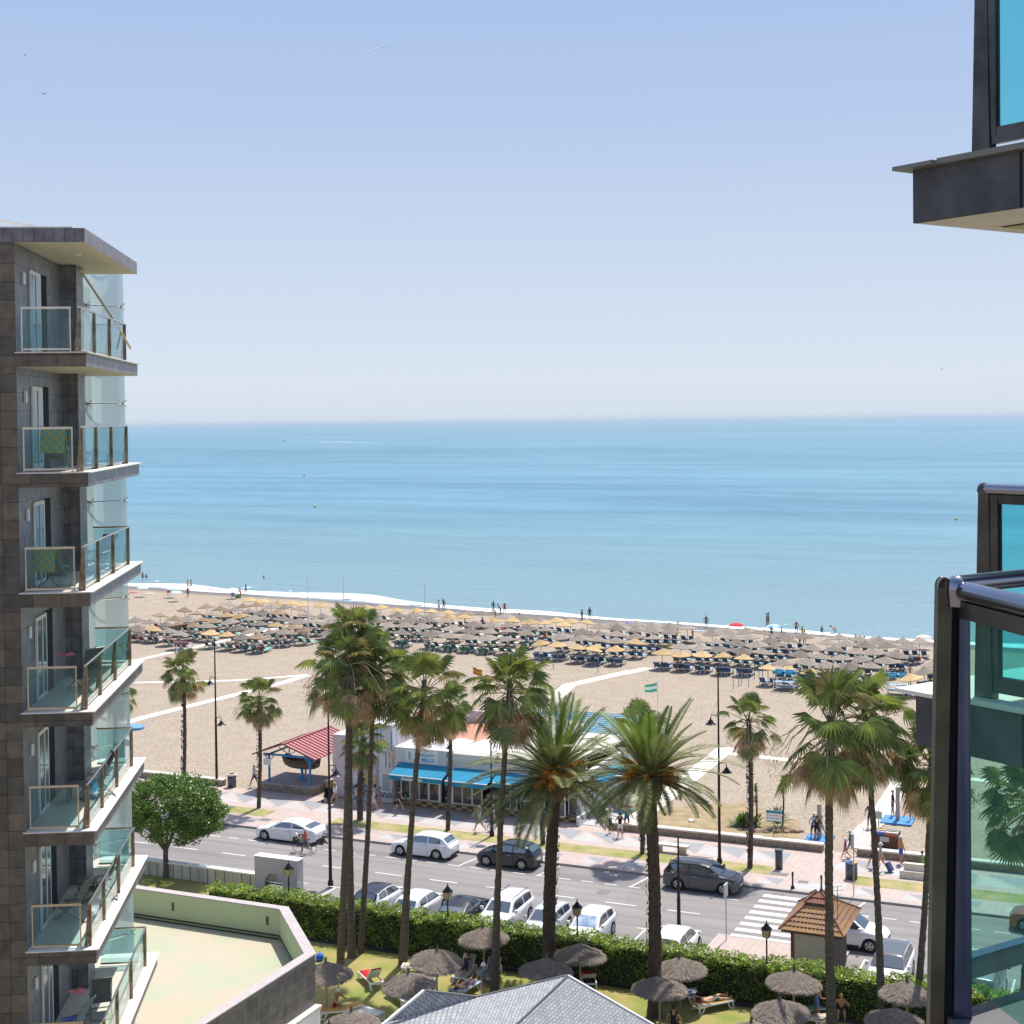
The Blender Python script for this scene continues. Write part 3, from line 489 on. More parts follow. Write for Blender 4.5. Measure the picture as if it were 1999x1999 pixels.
# ---- low roof terrace in the bottom left
TZ=9.7; TF=8.62; TM=tilemat('podium_cladding',(.12,.11,.105),(.17,.155,.145),.7,.457,(.3,.28,.26),rough=.5)
GRN=mat('green_render',(.46,.58,.36),.85,c2=(.45,.53,.34),sc=1.2); TFL=mat('green_membrane',(.36,.40,.28),.85,c2=(.47,.38,.30),sc=.5,bump=.3,bsc=3)
out=[(-62,47.3),(-30.2,47.3),(-26.7,43.5),(-26.7,30),(-62,30)]; inn=[(-62,46.98),(-30.37,46.98),(-27.05,43.35),(-27.05,30.3),(-62,30.3)]
PT=thing('roof_terrace','low podium with pale green roof and parapet below the left hotel tower','building',(0,0,0))
b=MB(); n_=5
for i in range(4):
    (x0,y0),(x1,y1)=out[i],out[i+1]; b.quad([(x0,y0,TZ-1.65),(x1,y1,TZ-1.65),(x1,y1,TZ),(x0,y0,TZ)],TM)
b.build('cladding',PT); b=MB(); 
for i in range(4):
    (x0,y0),(x1,y1)=inn[i],inn[i+1]; b.quad([(x0,y0,TF-.1),(x1,y1,TF-.1),(x1,y1,TZ),(x0,y0,TZ)],GRN)
b.build('parapet',PT); b=MB()
co_=[(x+dx,y+dy) for (x,y),(dx,dy) in zip(out,[(0,.03),(.02,.03),(.03,.01),(.03,0),(0,0)])]
for i in range(4): b.add([(*co_[i],TZ),(*co_[i+1],TZ),(*inn[i+1],TZ),(*inn[i],TZ),(*co_[i],TZ+.05),(*co_[i+1],TZ+.05),(*inn[i+1],TZ+.05),(*inn[i],TZ+.05)],[(4,5,6,7),(0,1,5,4),(2,3,7,6),(3,2,1,0)],mat('mauve_coping',(.42,.38,.38),.8,var=.08,sc=3))
b.build('coping',PT); b=MB(); b.quad([(x,y,TF) for x,y in inn],TFL); b.build('terrace_floor',PT)
b=MB(); GR=mat('dark_gutter',(.05,.045,.035),.9)
for i in (0,1,2):
    (x0,y0),(x1,y1)=inn[i],inn[i+1]; dx,dy=(x1-x0),(y1-y0); L=math.hypot(dx,dy); nx_,ny_=dy/L*-.12,dx/L*.12
    b.quad([(x0,y0,TF+.01),(x1,y1,TF+.01),(x1-nx_*-1,y1-ny_,TF+.012),(x0-nx_*-1,y0-ny_,TF+.012)],GR); b.bar((x0,y0-.02 if i==0 else y0,TF+.12),(x1,y1-.02 if i==0 else y1,TF+.12),.06,.035,GR)
b.build('gutter_strip',PT)
for x in (-35.2,-30.9): b=MB(); b.box((x-.05,46.955,TZ-.62),(x+.05,46.978,TZ-.30),mat('stain',(.1,.1,.07),.9)); b.build('vent',PT)
b=MB(); b.prism([(-62,30),(-26.75,30),(-26.75,43.48),(-30.22,47.25),(-62,47.25)],-.1,TZ-1.66,WHITE); b.build('lower_wall',PT)
b=MB(); b.box((-26.74,30,5.5),(-26.5,43.45,7.9),WHITE); b.box((-26.73,30,7.9),(-26.45,43.5,8.0),WSTONE); b.tube([(-26.38,36,7.55),(-26.38,42.2,7.55),(-26.36,42.6,7.45),(-26.36,42.7,7.2)],.08,mat('cream_pipe',(.7,.6,.45),.5)); b.build('ledge',PT)
# ---- slate-grey shingle roof at bottom centre
def shingle(name,c):
    m=mat(name,c,.85); n=m.node_tree.nodes;l=m.node_tree.links;p=n['Principled BSDF']; uv=n.new('ShaderNodeUVMap'); bk=n.new('ShaderNodeTexBrick'); bk.inputs['Scale'].default_value=1; bk.inputs['Brick Width'].default_value=.2; bk.inputs['Row Height'].default_value=.13; bk.inputs['Mortar Size'].default_value=.012
    bk.inputs['Color1'].default_value=tuple(c)+(1,); bk.inputs['Color2'].default_value=tuple(x*1.35 for x in c)+(1,); bk.inputs['Mortar'].default_value=tuple(x*.5 for x in c)+(1,); l.new(uv.outputs[0],bk.inputs['Vector']); l.new(bk.outputs[0],p.inputs['Base Color']); return m
SH=shingle('grey_shingles',(.30,.31,.33)); PV=thing('garden_pavilion','grey shingled hip roof pavilion at the bottom centre of the lawn','building',(0,0,0))
def planes(name,faces,m,parent):
    V=[];Fc=[];UV=[]
    for f in faces:
        f=[Vector(p) for p in f]; nn=(f[1]-f[0]).cross(f[2]-f[0]).normalized(); h=Vector((0,0,1)).cross(nn); h=h.normalized() if h.length>1e-4 else Vector((1,0,0)); u=nn.cross(h); o=len(V); V+= [tuple(p) for p in f]; Fc.append(tuple(range(o,o+len(f)))); UV+= [(p.dot(h),p.dot(u)) for p in f]
    me=bpy.data.meshes.new(name); me.from_pydata(V,[],Fc); me.materials.append(m); uvl=me.uv_layers.new(name='UVMap')
    for i,q in enumerate(UV): uvl.data[i].uv=q
    return link(name,me,parent)
def at_z(px,py,z): p=G(px,py,z); return (p.x,p.y,z)
za=5.0; ap=at_z(1109,1904.6,za); ze=3.2; ax,ay=ap[0],ap[1]
R1=7.2
faces=[[(ax,ay,za),(ax-R1,ay-R1,ze-.2),(ax+R1,ay-R1,ze-.2)],[(ax,ay,za),(ax+R1,ay-R1,ze-.2),(ax+R1*.7,ay+R1*.28,ze-.1)],[(ax,ay,za),(ax+R1*.7,ay+R1*.28,ze-.1),(ax-.3*R1,ay+.45*R1,ze+.3)]]
# built to the measured outline: hip line towards the lower left, right eave towards the lower right
b1=at_z(1240,1976,3.4); b2=at_z(1330,2032,2.5); hl=at_z(1010,1999,4.1); hl2=at_z(930,2075,3.2); kl=at_z(932,1946.5,4.0); ap2=at_z(828,1934,4.6); wl=at_z(744,1999,3.6); wl2=at_z(640,2090,2.4)
faces=[[ap,b2,(b2[0]+.2,b2[1]-8,1.8),(hl2[0]+1,hl2[1]-5,2.4),hl2,hl],[ap,hl,hl2,(hl2[0]-3,hl2[1]-4,2.2),wl2,wl,ap2,kl]]
planes('roof',[faces[0],faces[1]],SH,PV)
MB().bar(ap,b2,.1,.06,WHITE).build('verge',PV); MB().bar(ap2,wl2,.12,.08,WHITE).build('verge',PV)
b=MB(); b.tube([ap,hl,hl2],.05,SH,5); b.tube([ap,kl],.05,SH,5); b.tube([kl,ap2],.05,SH,5); b.build('ridge_tiles',PV)
cx_=(ap[0]+hl2[0])/2; b=MB(); b.box((cx_-2,ap[1]-9,-.1),(cx_+2.6,ap[1]-3,1.8),WHITE); b.build('wall',PV)
# ================================================================= RESTAURANT
BLUE=mat('blue_paint',(.03,.24,.52),.5,var=.1,sc=4); AWN=mat('awning_blue',(.025,.30,.50),.85,var=.08,sc=2,trl=.25); SBLUE=mat('sign_blue',(.05,.42,.66),.6); TERRA=mat('terracotta',(.46,.23,.15),.9,var=.12,sc=4,bump=.2)
PINKW=mat('pinkish_wall',(.60,.52,.55),.85,var=.05,sc=2); WW=mat('white_wall',(.62,.62,.63),.85,var=.05,sc=2); YEL=mat('ochre_tile',(.45,.34,.16),.7); BRN=mat('brown_tile',(.12,.07,.04),.7)
RS=thing('restaurant','white beachfront restaurant with blue awnings and a tiled front','building',(0,0,0))
b=MB(); b.box((-51.6,95.4,2.95),(-46.9,99.4,4.12),WW); b.box((-55.3,95.25,0),(-51.65,99.9,5.7),WW); b.box((-51.65,95.9,4.1),(-51.6,99.9,5.7),PINKW)
b.box((-56.9,95.6,0),(-55.3,99.5,4.6),PINKW); b.box((-46.9,95.5,2.98),(-37.,96.1,3.25),WW)
b.box((-53.5,107.5,.0),(-37.1,108,3.1),WW); b.box((-53.,100,0),(-52.5,108,3.4),PINKW); b.box((-37.25,95.2,.0),(-36.95,112,1.05),WW); b.box((-36.97,94.4,-.1),(-36.75,98.6,.62),WW); b.quad([(-36.96,98.6,0),(-36.96,112,0),(-36.96,112,1.1),(-36.96,98.6,1.1)],WW); b.build('wall',RS)
# barrel roof band, terracotta terrace, white vaults
b=MB(); pr=[(95.5,3.25),(95.45,3.6),(95.6,3.95),(95.95,4.15),(96.5,4.2),(97.5,4.1)]; CRM=mat('cream_roof',(.64,.60,.54),.85,var=.05,sc=1)
for (y0,z0),(y1,z1) in zip(pr,pr[1:]): b.add([(-46.9,y0,z0),(-37.3,y0,z0),(-37.3,y1,z1),(-46.9,y1,z1)],[(0,1,2,3)],CRM,True)
for (y0,z0),(y1,z1) in zip(pr,pr[1:]): b.add([(-37.3,y0,z0),(-37.3,y0,3.2),(-37.3,y1,3.2),(-37.3,y1,z1)],[(0,1,2,3)],CRM)
b.quad([(-46.9,97.5,4.1),(-37.3,97.5,4.1),(-37.3,107.6,3.5),(-46.9,107.6,3.5)],CRM); rf=b.build('roof',RS)
b=MB(); b.quad([(-51.6,99.4,3.6),(-46.9,97.5,3.6),(-44.,99,4.125),(-44.5,107.5,4.125),(-51.6,107.5,3.6)],TERRA); b.box((-51.6,97.,3.45),(-46.95,107.5,3.58),TERRA); b.build('terrace_floor',RS)
b=MB(); b.box((-51.6,107.3,3.6),(-44.,107.6,4.6),PINKW); b.box((-51.3,99.4,3.58),(-51.,107,4.3),WW); b.quad([(-45.,98.2,4.1),(-41.,98.2,4.1),(-41.,107.5,4.15),(-44.2,107.5,4.7)],WW); b.build('roof_parapet',RS)
b=MB(); b.tube([(-48.9,100.6,3.6),(-48.5,100.6,4.2),(-48.,101,4.25)],.02,WHITE); b.box((-49.1,100.4,3.75),(-48.3,101,3.8),WHITE); b.tube([(-48.3,100.6,3.6),(-48.6,100.6,4.3)],.02,WHITE); b.build('deck_seat',RS)
# rooftop pergola with blue net
NET=glassmat('blue_net',(.65,.8,.88),.3,.6,body=(.45,.68,.78),bodyf=.45)
b=MB(); b.quad([(-53,108.7,3.05),(-38.2,108.7,3.05),(-38.6,117.5,3.0),(-53,116.5,3.0)],NET)
for x in np.arange(-53,-38.2,1.23): b.bar((x,108.6,3.08),(x,117,3.05),.05,.06,SBLUE)
for y in np.arange(108.7,117.4,.75): b.bar((-53,y,3.1),(-38.3,y,3.1),.05,.06,SBLUE)
for x in(-53,-48,-43,-38.4):
    for y in(108.7,117): b.bar((x,y,0),(x,y,3.05),.08,.08,WHITE)
b.build('pergola',RS)
b=MB()
for x in np.arange(-53.3,-51.3,.32): b.bar((x,96.3,5.82),(x,99.8,5.82),.05,.06,COPE)
b.build('roof_slats',RS)
# front: glazing frames, dark interior, tables
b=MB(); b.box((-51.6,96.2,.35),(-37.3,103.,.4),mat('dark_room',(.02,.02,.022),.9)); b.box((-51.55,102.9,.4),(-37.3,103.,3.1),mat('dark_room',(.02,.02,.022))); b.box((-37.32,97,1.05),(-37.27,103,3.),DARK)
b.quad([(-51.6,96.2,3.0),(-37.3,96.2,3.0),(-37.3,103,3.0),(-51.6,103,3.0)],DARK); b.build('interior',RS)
FLR=checkmat('check_floor',(.28,.27,.24),(.03,.03,.035),3.2); b=MB(); b.box((-40.9,95.3,.36),(-37.35,102.8,.42),FLR); b.build('checker_floor',RS)
b=MB(); 
for i in range(31):
    for j in range(2):
        x=-51.6+i*.46; b.box((x,95.18-.01*((i+j)%2),.17*j),(x+.44,95.3,.17*j+.165),YEL if (i+j)%2 else BRN)
b.box((-51.6,95.3,.0),(-37.2,95.6,.36),YEL); b.build('tiled_plinth',RS)
def window(x0,x1,z0,z1,y=95.5,nx=2,mid=True,glass=True,swing=0.):
    f=MB(); t=.07
    for i in range(nx+1): x=x0+(x1-x0)*i/nx; f.box((x-t/2,y-.03,z0),(x+t/2,y+.03,z1),WHITE)
    for z in ([z0,z0+(z1-z0)*.55,z1] if mid else [z0,z1]): f.box((x0+.04,y-.028,z-t/2),(x1-.04,y+.028,z+t/2),WHITE)
    o=f.build('window',RS)
    if glass: MB().box((x0+.04,y+.0,z0+.04),(x1-.04,y+.01,z1-.04),glassmat('cafe_glass',(.55,.6,.58),.9,.03,(.35,.33,.28),.35)).build('pane',o)
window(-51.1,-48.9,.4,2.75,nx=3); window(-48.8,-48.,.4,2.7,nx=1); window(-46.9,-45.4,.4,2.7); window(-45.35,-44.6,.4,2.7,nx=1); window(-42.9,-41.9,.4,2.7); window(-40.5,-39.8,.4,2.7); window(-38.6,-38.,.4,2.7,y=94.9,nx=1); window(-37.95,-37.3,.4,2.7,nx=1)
b=MB(); b.box((-51.65,95.45,2.72),(-37.1,95.62,3.0),WHITE)
for x in(-47.95,-46.95,-43.0,-37.15): b.box((x-.09,95.42,.35),(x+.09,95.64,2.74),WHITE)
b.build('front_frame',RS)
for i in range(6):
    y0=96.2+i*2.1; f=MB()
    for y in(y0,y0+1.,y0+2): f.box((-37.18,y-.05,1.06),(-37.05,y+.05,2.7),WHITE)
    for z in(1.1,1.9,2.66): f.box((-37.17,y0+.06,z-.04),(-37.06,y0+1.95,z+.04),WHITE)
    o=f.build('window',RS); MB().box((-37.13,y0+.05,1.1),(-37.12,y0+1.95,2.65),PANE).build('pane',o)
b=MB(); b.box((-37.3,95.55,2.7),(-36.9,108.3,3.15),WW); b.build('side_fascia',RS)
# awnings
def awning(x0,x1,yw,zw,yt,zt,parent,side=True):
    t=MB(); t.add([(x0,yw,zw),(x1,yw,zw),(x1,yt,zt),(x0,yt,zt),(x0,yw,zw-.02),(x1,yw,zw-.02),(x1,yt,zt-.02),(x0,yt,zt-.02)],[(0,1,2,3),(7,6,5,4)],AWN)
    n=int((x1-x0)/.22); 
    for i in range(n):
        a=x0+(x1-x0)*i/n; c=x0+(x1-x0)*(i+1)/n; t.quad([(a,yt-.01,zt-.02),(c,yt-.01,zt-.02),(c,yt-.01,zt-.3),((a+c)/2,yt-.01,zt-.36),(a,yt-.01,zt-.3)],AWN)
    if side:
        for x in(x0,x1): t.quad([(x,yw,zw),(x,yt,zt),(x,yw,zw-.35)],AWN)
    o=t.build('awning',parent); f=MB(); f.tube([(x0-.02,yt,zt),(x1+.02,yt,zt)],.035,WHITE,6)
    for x in(x0+.3,x1-.3): f.tube([(x,yw,zw-.4),(x,yt,zt-.03)],.02,WHITE,5)
    f.build('awning_frame',o); return o
a1=awning(-51.2,-46.95,95.38,3.03,93.85,2.45,RS); a2=awning(-46.7,-43.4,95.45,3.0,93.75,2.42,RS); a3=awning(-43.3,-40.8,95.45,2.95,94.15,2.5,RS)
text('lettering','Restaurante',.34,WHITE,RS,(-49.35,93.82,2.27),ext=.004,bold=.008); text('lettering','Bar',.34,WHITE,RS,(-41.6,94.12,2.32),ext=.004,bold=.008)
for i in range(3):
    y0=97.5+i*3.2; t=MB(); t.quad([(-36.9,y0,2.75),(-36.9,y0+2.6,2.75),(-36.1,y0+2.6,2.3),(-36.1,y0,2.3)],AWN); t.quad([(-36.1,y0,2.3),(-36.1,y0+2.6,2.3),(-36.1,y0+2.6,2.05),(-36.1,y0,2.05)],AWN); t.build('awning',RS)
# sign panel
sg=MB().box((-50.6,95.33,3.1),(-48.0,95.4,4.0),WHITE).build('sign_panel',RS)
text('lettering','Restaurante',.30,SBLUE,RS,(-49.0,95.32,3.72),ext=.006,bold=.008); text('lettering','MILLO',.36,SBLUE,RS,(-48.82,95.32,3.35),ext=.006,bold=.016)
b=MB(); b.lathe([(.0,.0),(.07,.03),(.07,.12),(0,.15)],SBLUE,(-50.3,95.33,3.62),8); b.box((-50.37,95.3,3.4),(-50.23,95.33,3.62),SBLUE); b.box((-50.45,95.3,3.28),(-50.13,95.328,3.31),SBLUE); b.box((-50.45,95.3,3.82),(-50.15,95.328,3.85),SBLUE); b.build('emblem',RS)
# blue key lines and tile mural
for pts in [[(-52.6,5.3),(-52.6,4.),(-51.9,4.),(-51.9,2.6)],[(-52.9,5.3),(-52.9,3.7),(-52.2,3.7),(-52.2,2.6)],[(-53.3,5.),(-53.3,4.1),(-53.6,4.1)],[(-54.9,5.4),(-54.9,4.2)],[(-51.72,5.2),(-51.72,2.9)]]:
    b=MB()
    for p,q in zip(pts,pts[1:]): b.box((min(p[0],q[0])-.03,95.22,min(p[1],q[1])-.03),(max(p[0],q[0])+.03,95.25,max(p[1],q[1])+.03),BLUE)
    b.build('tile_line',RS)
b=MB(); LAV=mat('lavender_tile',(.34,.32,.48),.6); b.box((-54.25,95.2,1.15),(-52.85,95.25,3.35),LAV); b.box((-54.12,95.19,1.25),(-52.98,95.2,3.25),mat('sky_tile',(.5,.48,.58),.6)); b.box((-54.12,95.18,1.25),(-52.98,95.19,2.0),mat('ochre_tile2',(.55,.42,.15),.7,var=.3,sc=9))
b.box((-53.6,95.17,1.75),(-53.48,95.18,2.3),LAV); b.box((-53.42,95.17,1.75),(-53.3,95.18,2.3),LAV); b.box((-53.62,95.17,2.3),(-53.3,95.18,2.6),mat('dark_vest',(.08,.07,.07),.8)); b.box((-53.85,95.17,2.5),(-53.1,95.18,2.56),mat('mural_sleeve',(.5,.4,.35),.8)); b.lathe([(0,.0),(.09,.05),(.0,.2)],mat('dark_vest',(.08,.07,.07)),(-53.46,95.2,2.62),8); b.build('tile_mural',RS)
DIA=checkmat('diamond_tiles',(.42,.42,.42),(.12,.14,.18),5.); b=MB(); b.box((-55.25,95.2,.35),(-51.7,95.247,1.12),DIA); b.box((-52.6,95.19,.75),(-51.75,95.22,2.2),WHITE); b.box((-52.5,95.18,.85),(-51.85,95.19,2.1),mat('blue_leaf_tiles',(.22,.3,.36),.7,c2=(.5,.5,.48),sc=12)); b.build('tile_panels',RS)
# tables inside
for i,(x,y) in enumerate(((-44.0,96.4),(-43.2,97.3),(-41.4,96.2),(-41.3,98.))):
    t=thing('dining_table','white clothed table inside the restaurant, '+('first','second','third','fourth')[i]+' from the door','table',(x,y,.4)); MB().box((-.45,-.4,.7),(.45,.4,.75),WHITE).box((-.46,-.41,.5),(.46,.41,.7),WHITE).build('tablecloth',t)
    for sx in(-.38,.38):
        for sy in(-.33,.33): MB().bar((sx,sy,0),(sx,sy,.5),.04,.04,WHITE).build('leg',t)
# side porch on the right
PO=thing('porch','small white porch with tiled notice panel beside the restaurant','porch',(-35.1,99.3,0)); b=MB(); b.box((-.9,-.1,0),(-.65,.1,2.3),WW); b.box((-.9,.3,0),(.7,.5,2.4),WW); b.box((-.5,.28,.2),(.5,.3,2.1),mat('orange_room',(.42,.2,.07),.9)); b.build('wall',PO); MB().box((-.55,-.2,.5),(.65,-.14,1.45),WHITE).build('panel',PO); MB().box((-.47,-.21,.56),(.57,-.2,1.38),mat('notice_tiles',(.36,.38,.40),.6,c2=(.55,.55,.55),sc=14)).build('tiles',PO)
# ================================================================= BOAT SHELTER
ST=thing('boat_shelter','open shelter with red metal roof and blue posts on a stone platform','shelter',(0,0,0))
RED=mat('red_metal_roof',(.42,.13,.14),.5,var=.08,sc=3); b=MB(); b.box((-63,95.1,0),(-58.3,98.6,.5),WALLM); b.box((-63.05,95.05,.5),(-58.25,98.65,.58),mat('grey_slab',(.34,.33,.33),.85,var=.06,sc=2)); b.build('platform',ST)
for nm_,x,y,w_,d_,z_ in (('drain_cover',-21.6,89.,1.1,.6,.009),('drain_cover',-19.9,88.,.6,.5,.009),('drain_cover',-62.4,89.9,.9,.6,.03),('drain_cover',-57.9,88.,.8,.6,.009),('drain_cover',-20.8,85.6,.6,.4,-.112),('manhole_cover',-43.,79.,.7,.7,-.112),('manhole_cover',-30.5,82.1,.7,.7,-.112),('drain_cover',-12.4,91.6,1.2,.5,.009)):
    cv_=MB().box((-w_/2,-d_/2,0),(w_/2,d_/2,.006),mat('cover_iron',(.17,.16,.15),.7,var=.2,sc=8)).build(nm_,None,(x,y,z_)); struct(cv_)
for x,y in((-62.5,95.6),(-58.9,95.6),(-62.5,100.8),(-58.9,100.8)):
    p=MB(); p.bar((x,y,.0 if y>99 else .55),(x,y,2.6),.13,.13,BLUE)
    for s in(-1,1): p.bar((x,y,2.1),(x+.45*s,y,2.6),.06,.06,BLUE)
    p.build('post',ST)
b=MB()
for y in(95.6,100.8): 
    b.bar((-63.,y,2.65),(-58.4,y,2.65),.12,.14,BLUE)
    b.bar((-60.7,y,2.7),(-60.7,y,3.6),.08,.08,BLUE)
    for s in(-1,1): b.bar((-60.7+.1*s,y,2.8),(-60.7+.9*s,y,3.25),.06,.06,BLUE)
for x in(-62.5,-58.9): b.bar((x,95.2,2.66),(x,101.2,2.66),.1,.12,BLUE)
b.build('truss',ST)
for s in(-1,1):
    r=MB(); e0=Vector((-60.7,0,3.72)); e1=Vector((-60.7+2.75*s,0,2.75))
    r.add([(e0.x,94.7,e0.z),(e1.x,94.7,e1.z),(e1.x,101.6,e1.z),(e0.x,101.6,e0.z),(e0.x,94.7,e0.z-.05),(e1.x,94.7,e1.z-.05),(e1.x,101.6,e1.z-.05),(e0.x,101.6,e0.z-.05)],[(0,1,2,3),(7,6,5,4),(0,4,5,1),(1,5,6,2),(2,6,7,3)],RED)
    for i in range(15):
        y=94.75+i*.486; r.bar((e0.x,y,e0.z+.03),(e1.x,y,e1.z+.03),.035,.06,mat('dark_seam',(.09,.03,.035),.6))
    r.build('roof',ST)
MB().bar((-60.7,94.65,3.76),(-60.7,101.65,3.76),.2,.06,RED).build('ridge',ST)
b=MB(); b.box((-62.75,95.2,1.9),(-62.1,95.25,2.4),WHITE); 
for i in range(4): b.box((-62.68,95.19,1.97+i*.1),(-62.18,95.2,2.0+i*.1),mat('grey_text',(.4,.4,.42),.9))
b.build('info_board',ST)
BT=thing('rowing_boat','old dark wooden boat on a blue pedestal under the red roof','boat',(-60.4,96.9,.58)); hull=mat('old_boat_wood',(.13,.10,.075),.85,c2=(.06,.05,.04),sc=5); b=MB(); n=9; V=[]
for i in range(n):
    f=i/(n-1); x=-1.6+3.2*f; wd=.62*(sin(PI*min(1,f*1.05+.12))**.6 if f<.92 else .25); zt_=1.55+.28*(2*f-1)**2; zb=.95+.25*(2*f-1)**4
    V+= [(x,-wd,zt_),(x*.97,-wd*.85,(zt_+zb)/2),(x*.93,-.1,zb),(x*.93,.1,zb),(x*.97,wd*.85,(zt_+zb)/2),(x,wd,zt_)]
F2=[(i*6+j,i*6+j+1,(i+1)*6+j+1,(i+1)*6+j) for i in range(n-1) for j in range(5)]
b.add(V,F2+[(0,1,2,3,4,5),tuple((n-1)*6+j for j in (5,4,3,2,1,0))],hull,True); b.add([(x,y*.92,z-.12) for x,y,z in V[::1]],[tuple(q[::-1]) for q in F2],mat('boat_inside',(.2,.13,.09),.9,var=.3,sc=6)); b.build('hull',BT)
b=MB(); b.lathe([(.42,0),(.40,.1),(.12,.25),(.1,.75),(.35,.98)],BLUE,(0,0,0),8); b.build('pedestal',BT)
# white boat racks / outdoor tables between shelter and restaurant
for i in range(3):
    t=thing('terrace_table','long blue and white table on the deck beside the boat shelter, '+('nearest','middle','farthest')[i]+' one','table',(-57.6+.5*i,98.3+1.3*i,.5)); MB().box((-.9,-.35,.72),(1.2,.35,.76),BLUE).build('table_top',t)
    for s in(-.7,1.): MB().bar((s,0,0),(s,0,.72),.06,.5,WHITE).build('leg',t)
b=MB(); b.box((-58.2,96.6,0),(-57.9,104,.75),YEL); 
for i in range(18): b.box((-57.9,96.6+i*.42,.1),(-57.88,96.8+i*.42,.35 if i%2 else .6),BRN)
b.box((-58.25,96.6,.75),(-57.85,104,.8),WSTONE); w_=b.build('low_wall'); tag(w_,'low ochre tiled wall between the shelter and the restaurant','wall')
o=MB().lathe([(.0,3.0),(.25,2.6),(.3,1.6),(.22,1.3),(.0,1.2)],mat('dark_green_canvas',(.03,.10,.07),.9),(-57.3,101.5,0),8).tube([(-57.3,101.5,0),(-57.3,101.5,1.4)],.03,WHITE).build('closed_parasol'); tag(o,'closed dark green parasol beside the restaurant deck','parasol')
# ================================================================= KIOSK
KT=tilemat('roof_tiles',(.30,.13,.075),(.36,.17,.09),.18,.3,(.1,.04,.02)); KI=thing('kiosk','small wooden kiosk with lichen covered hipped tile roof by the crosswalk','kiosk',(0,0,0))
x0,x1,y0,y1=-17.55,-14.35,72.1,76.6; E_=[(x0,y0,2.55),(x1,y0,2.55),(x1,y1,2.55),(x0,y1,2.55)]; RM=mat('kiosk_tiles',(.25,.145,.105),.9,c2=(.30,.18,.08),sc=1.6)
cx,cy=-16.0,74.3
def hip(E,T): return [[E[i],E[(i+1)%4],T[(i+1)%4],T[i]] for i in range(4)]
T_=[(cx-.45,cy-.55,3.5),(cx+.45,cy-.55,3.5),(cx+.45,cy+.6,3.5),(cx-.45,cy+.6,3.5)]; U_=[(cx-.6,cy-.7,3.55),(cx+.6,cy-.7,3.55),(cx+.6,cy+.75,3.55),(cx-.6,cy+.75,3.55)]; V_=[(cx-.15,cy-.1,3.95),(cx+.15,cy-.1,3.95),(cx+.15,cy+.1,3.95),(cx-.15,cy+.1,3.95)]
def tiled(name,quads,parent,m,rows=6):
    b=MB()
    for q in quads:
        A,B,C_,D=[Vector(p) for p in q]; nn=(B-A).cross(D-A).normalized()
        for r in range(rows):
            a=A.lerp(D,r/rows);b2=B.lerp(C_,r/rows);c=B.lerp(C_,(r+1)/rows);d=A.lerp(D,(r+1)/rows); nc=max(2,int((b2-a).length/.2)); L=[];U=[]
            for i in range(nc*2+1):
                f=i/(nc*2); w=.018*(1 if i%2 else -1); L.append(a.lerp(b2,f)+nn*(.05+w)); U.append(d.lerp(c,f)+nn*(.0+w))
            k=len(L); b.add(L+U+[p-nn*.05 for p in L],[(i,i+1,k+i+1,k+i) for i in range(k-1)]+[(i,2*k+i,2*k+i+1,i+1) for i in range(k-1)],m,False)
        b.tube([A+nn*.05,D+nn*.05],.06,mat('hip_tile',(.22,.10,.07),.85),6)
    return b.build(name,parent)
tiled('roof',hip(E_,T_),KI,RM); tiled('roof_cap',hip(U_,V_),KI,mat('hip_tile',(.22,.10,.07)),2)
b=MB(); b.box((x0+.1,y0+.1,2.42),(x1-.1,y1-.1,2.56),mat('brown_beam',(.12,.055,.04),.8)); b.box((-17.05,72.7,0),(-14.95,75.9,2.45),mat('kiosk_boards',(.13,.10,.08),.85,c2=(.07,.05,.04),sc=2,stretch=(14,14,.6))); b.build('wall',KI)
b=MB(); b.box((-16.9,72.66,.1),(-15.3,72.695,2.4),mat('cream_shutter',(.34,.28,.18),.7)); 
for i in range(22): b.box((-16.9,72.63,.14+i*.1),(-15.3,72.665,.205+i*.1),mat('cream_slat',(.80,.72,.54),.7))
b.build('shutter',KI); b=MB(); b.box((-17.07,72.6,0),(-16.9,72.8,2.45),mat('red_brown_post',(.24,.09,.05),.8)); b.build('post',KI); b=MB(); b.box((-15.3,72.6,0),(-15.14,72.8,2.45),mat('red_brown_post',(.24,.09,.05))); b.build('post',KI)
b=MB(); b.tube([(-14.9,73.4,2.6),(-14.9,73.4,4.6)],.018,mat('rust',(.2,.09,.05),.9),5)
for z,w in((4.55,.5),(4.35,.6),(4.1,.4)): b.tube([(-14.9-w/2,73.4,z),(-14.9+w/2,73.5,z+.1)],.012,mat('rust',(.2,.09,.05)),4)
b.build('aerial',KI)
# ================================================================= GATE WALL
GW=thing('gate_arch','white rendered wall with arched gate, fanlight and leafy base by the lawn','gate',(0,0,0)); GRW=mat('grey_render',(.50,.46,.46),.85,var=.05,sc=2)
b=MB(); X0,X1,Y0,Y1=-48.85,-45.9,73.,73.6; ac=-47.55; ar=.62
pts=[(X0,0),(ac-ar,0),(ac-ar,1.05)]+[(ac+ar*cos(a),1.05+ar*sin(a)) for a in np.linspace(PI,0,14)]+[(ac+ar,0),(X1,0),(X1,2.55),(X0,2.55)]
ptsl=pts
import mathutils
tri=mathutils.geometry.tessellate_polygon([[Vector((x,z,0)) for x,z in ptsl]]); n=len(ptsl)
b.add([(x,Y0,z) for x,z in ptsl]+[(x,Y1,z) for x,z in ptsl],[tuple(t) for t in tri]+[tuple(n+i for i in t[::-1]) for t in tri]+[(i,(i+1)%n,n+(i+1)%n,n+i) for i in range(n)],GRW); b.build('wall',GW)
MB().box((X0-.03,Y0-.03,2.55),(X1+.03,Y1+.03,2.6),WHITE).build('coping',GW)
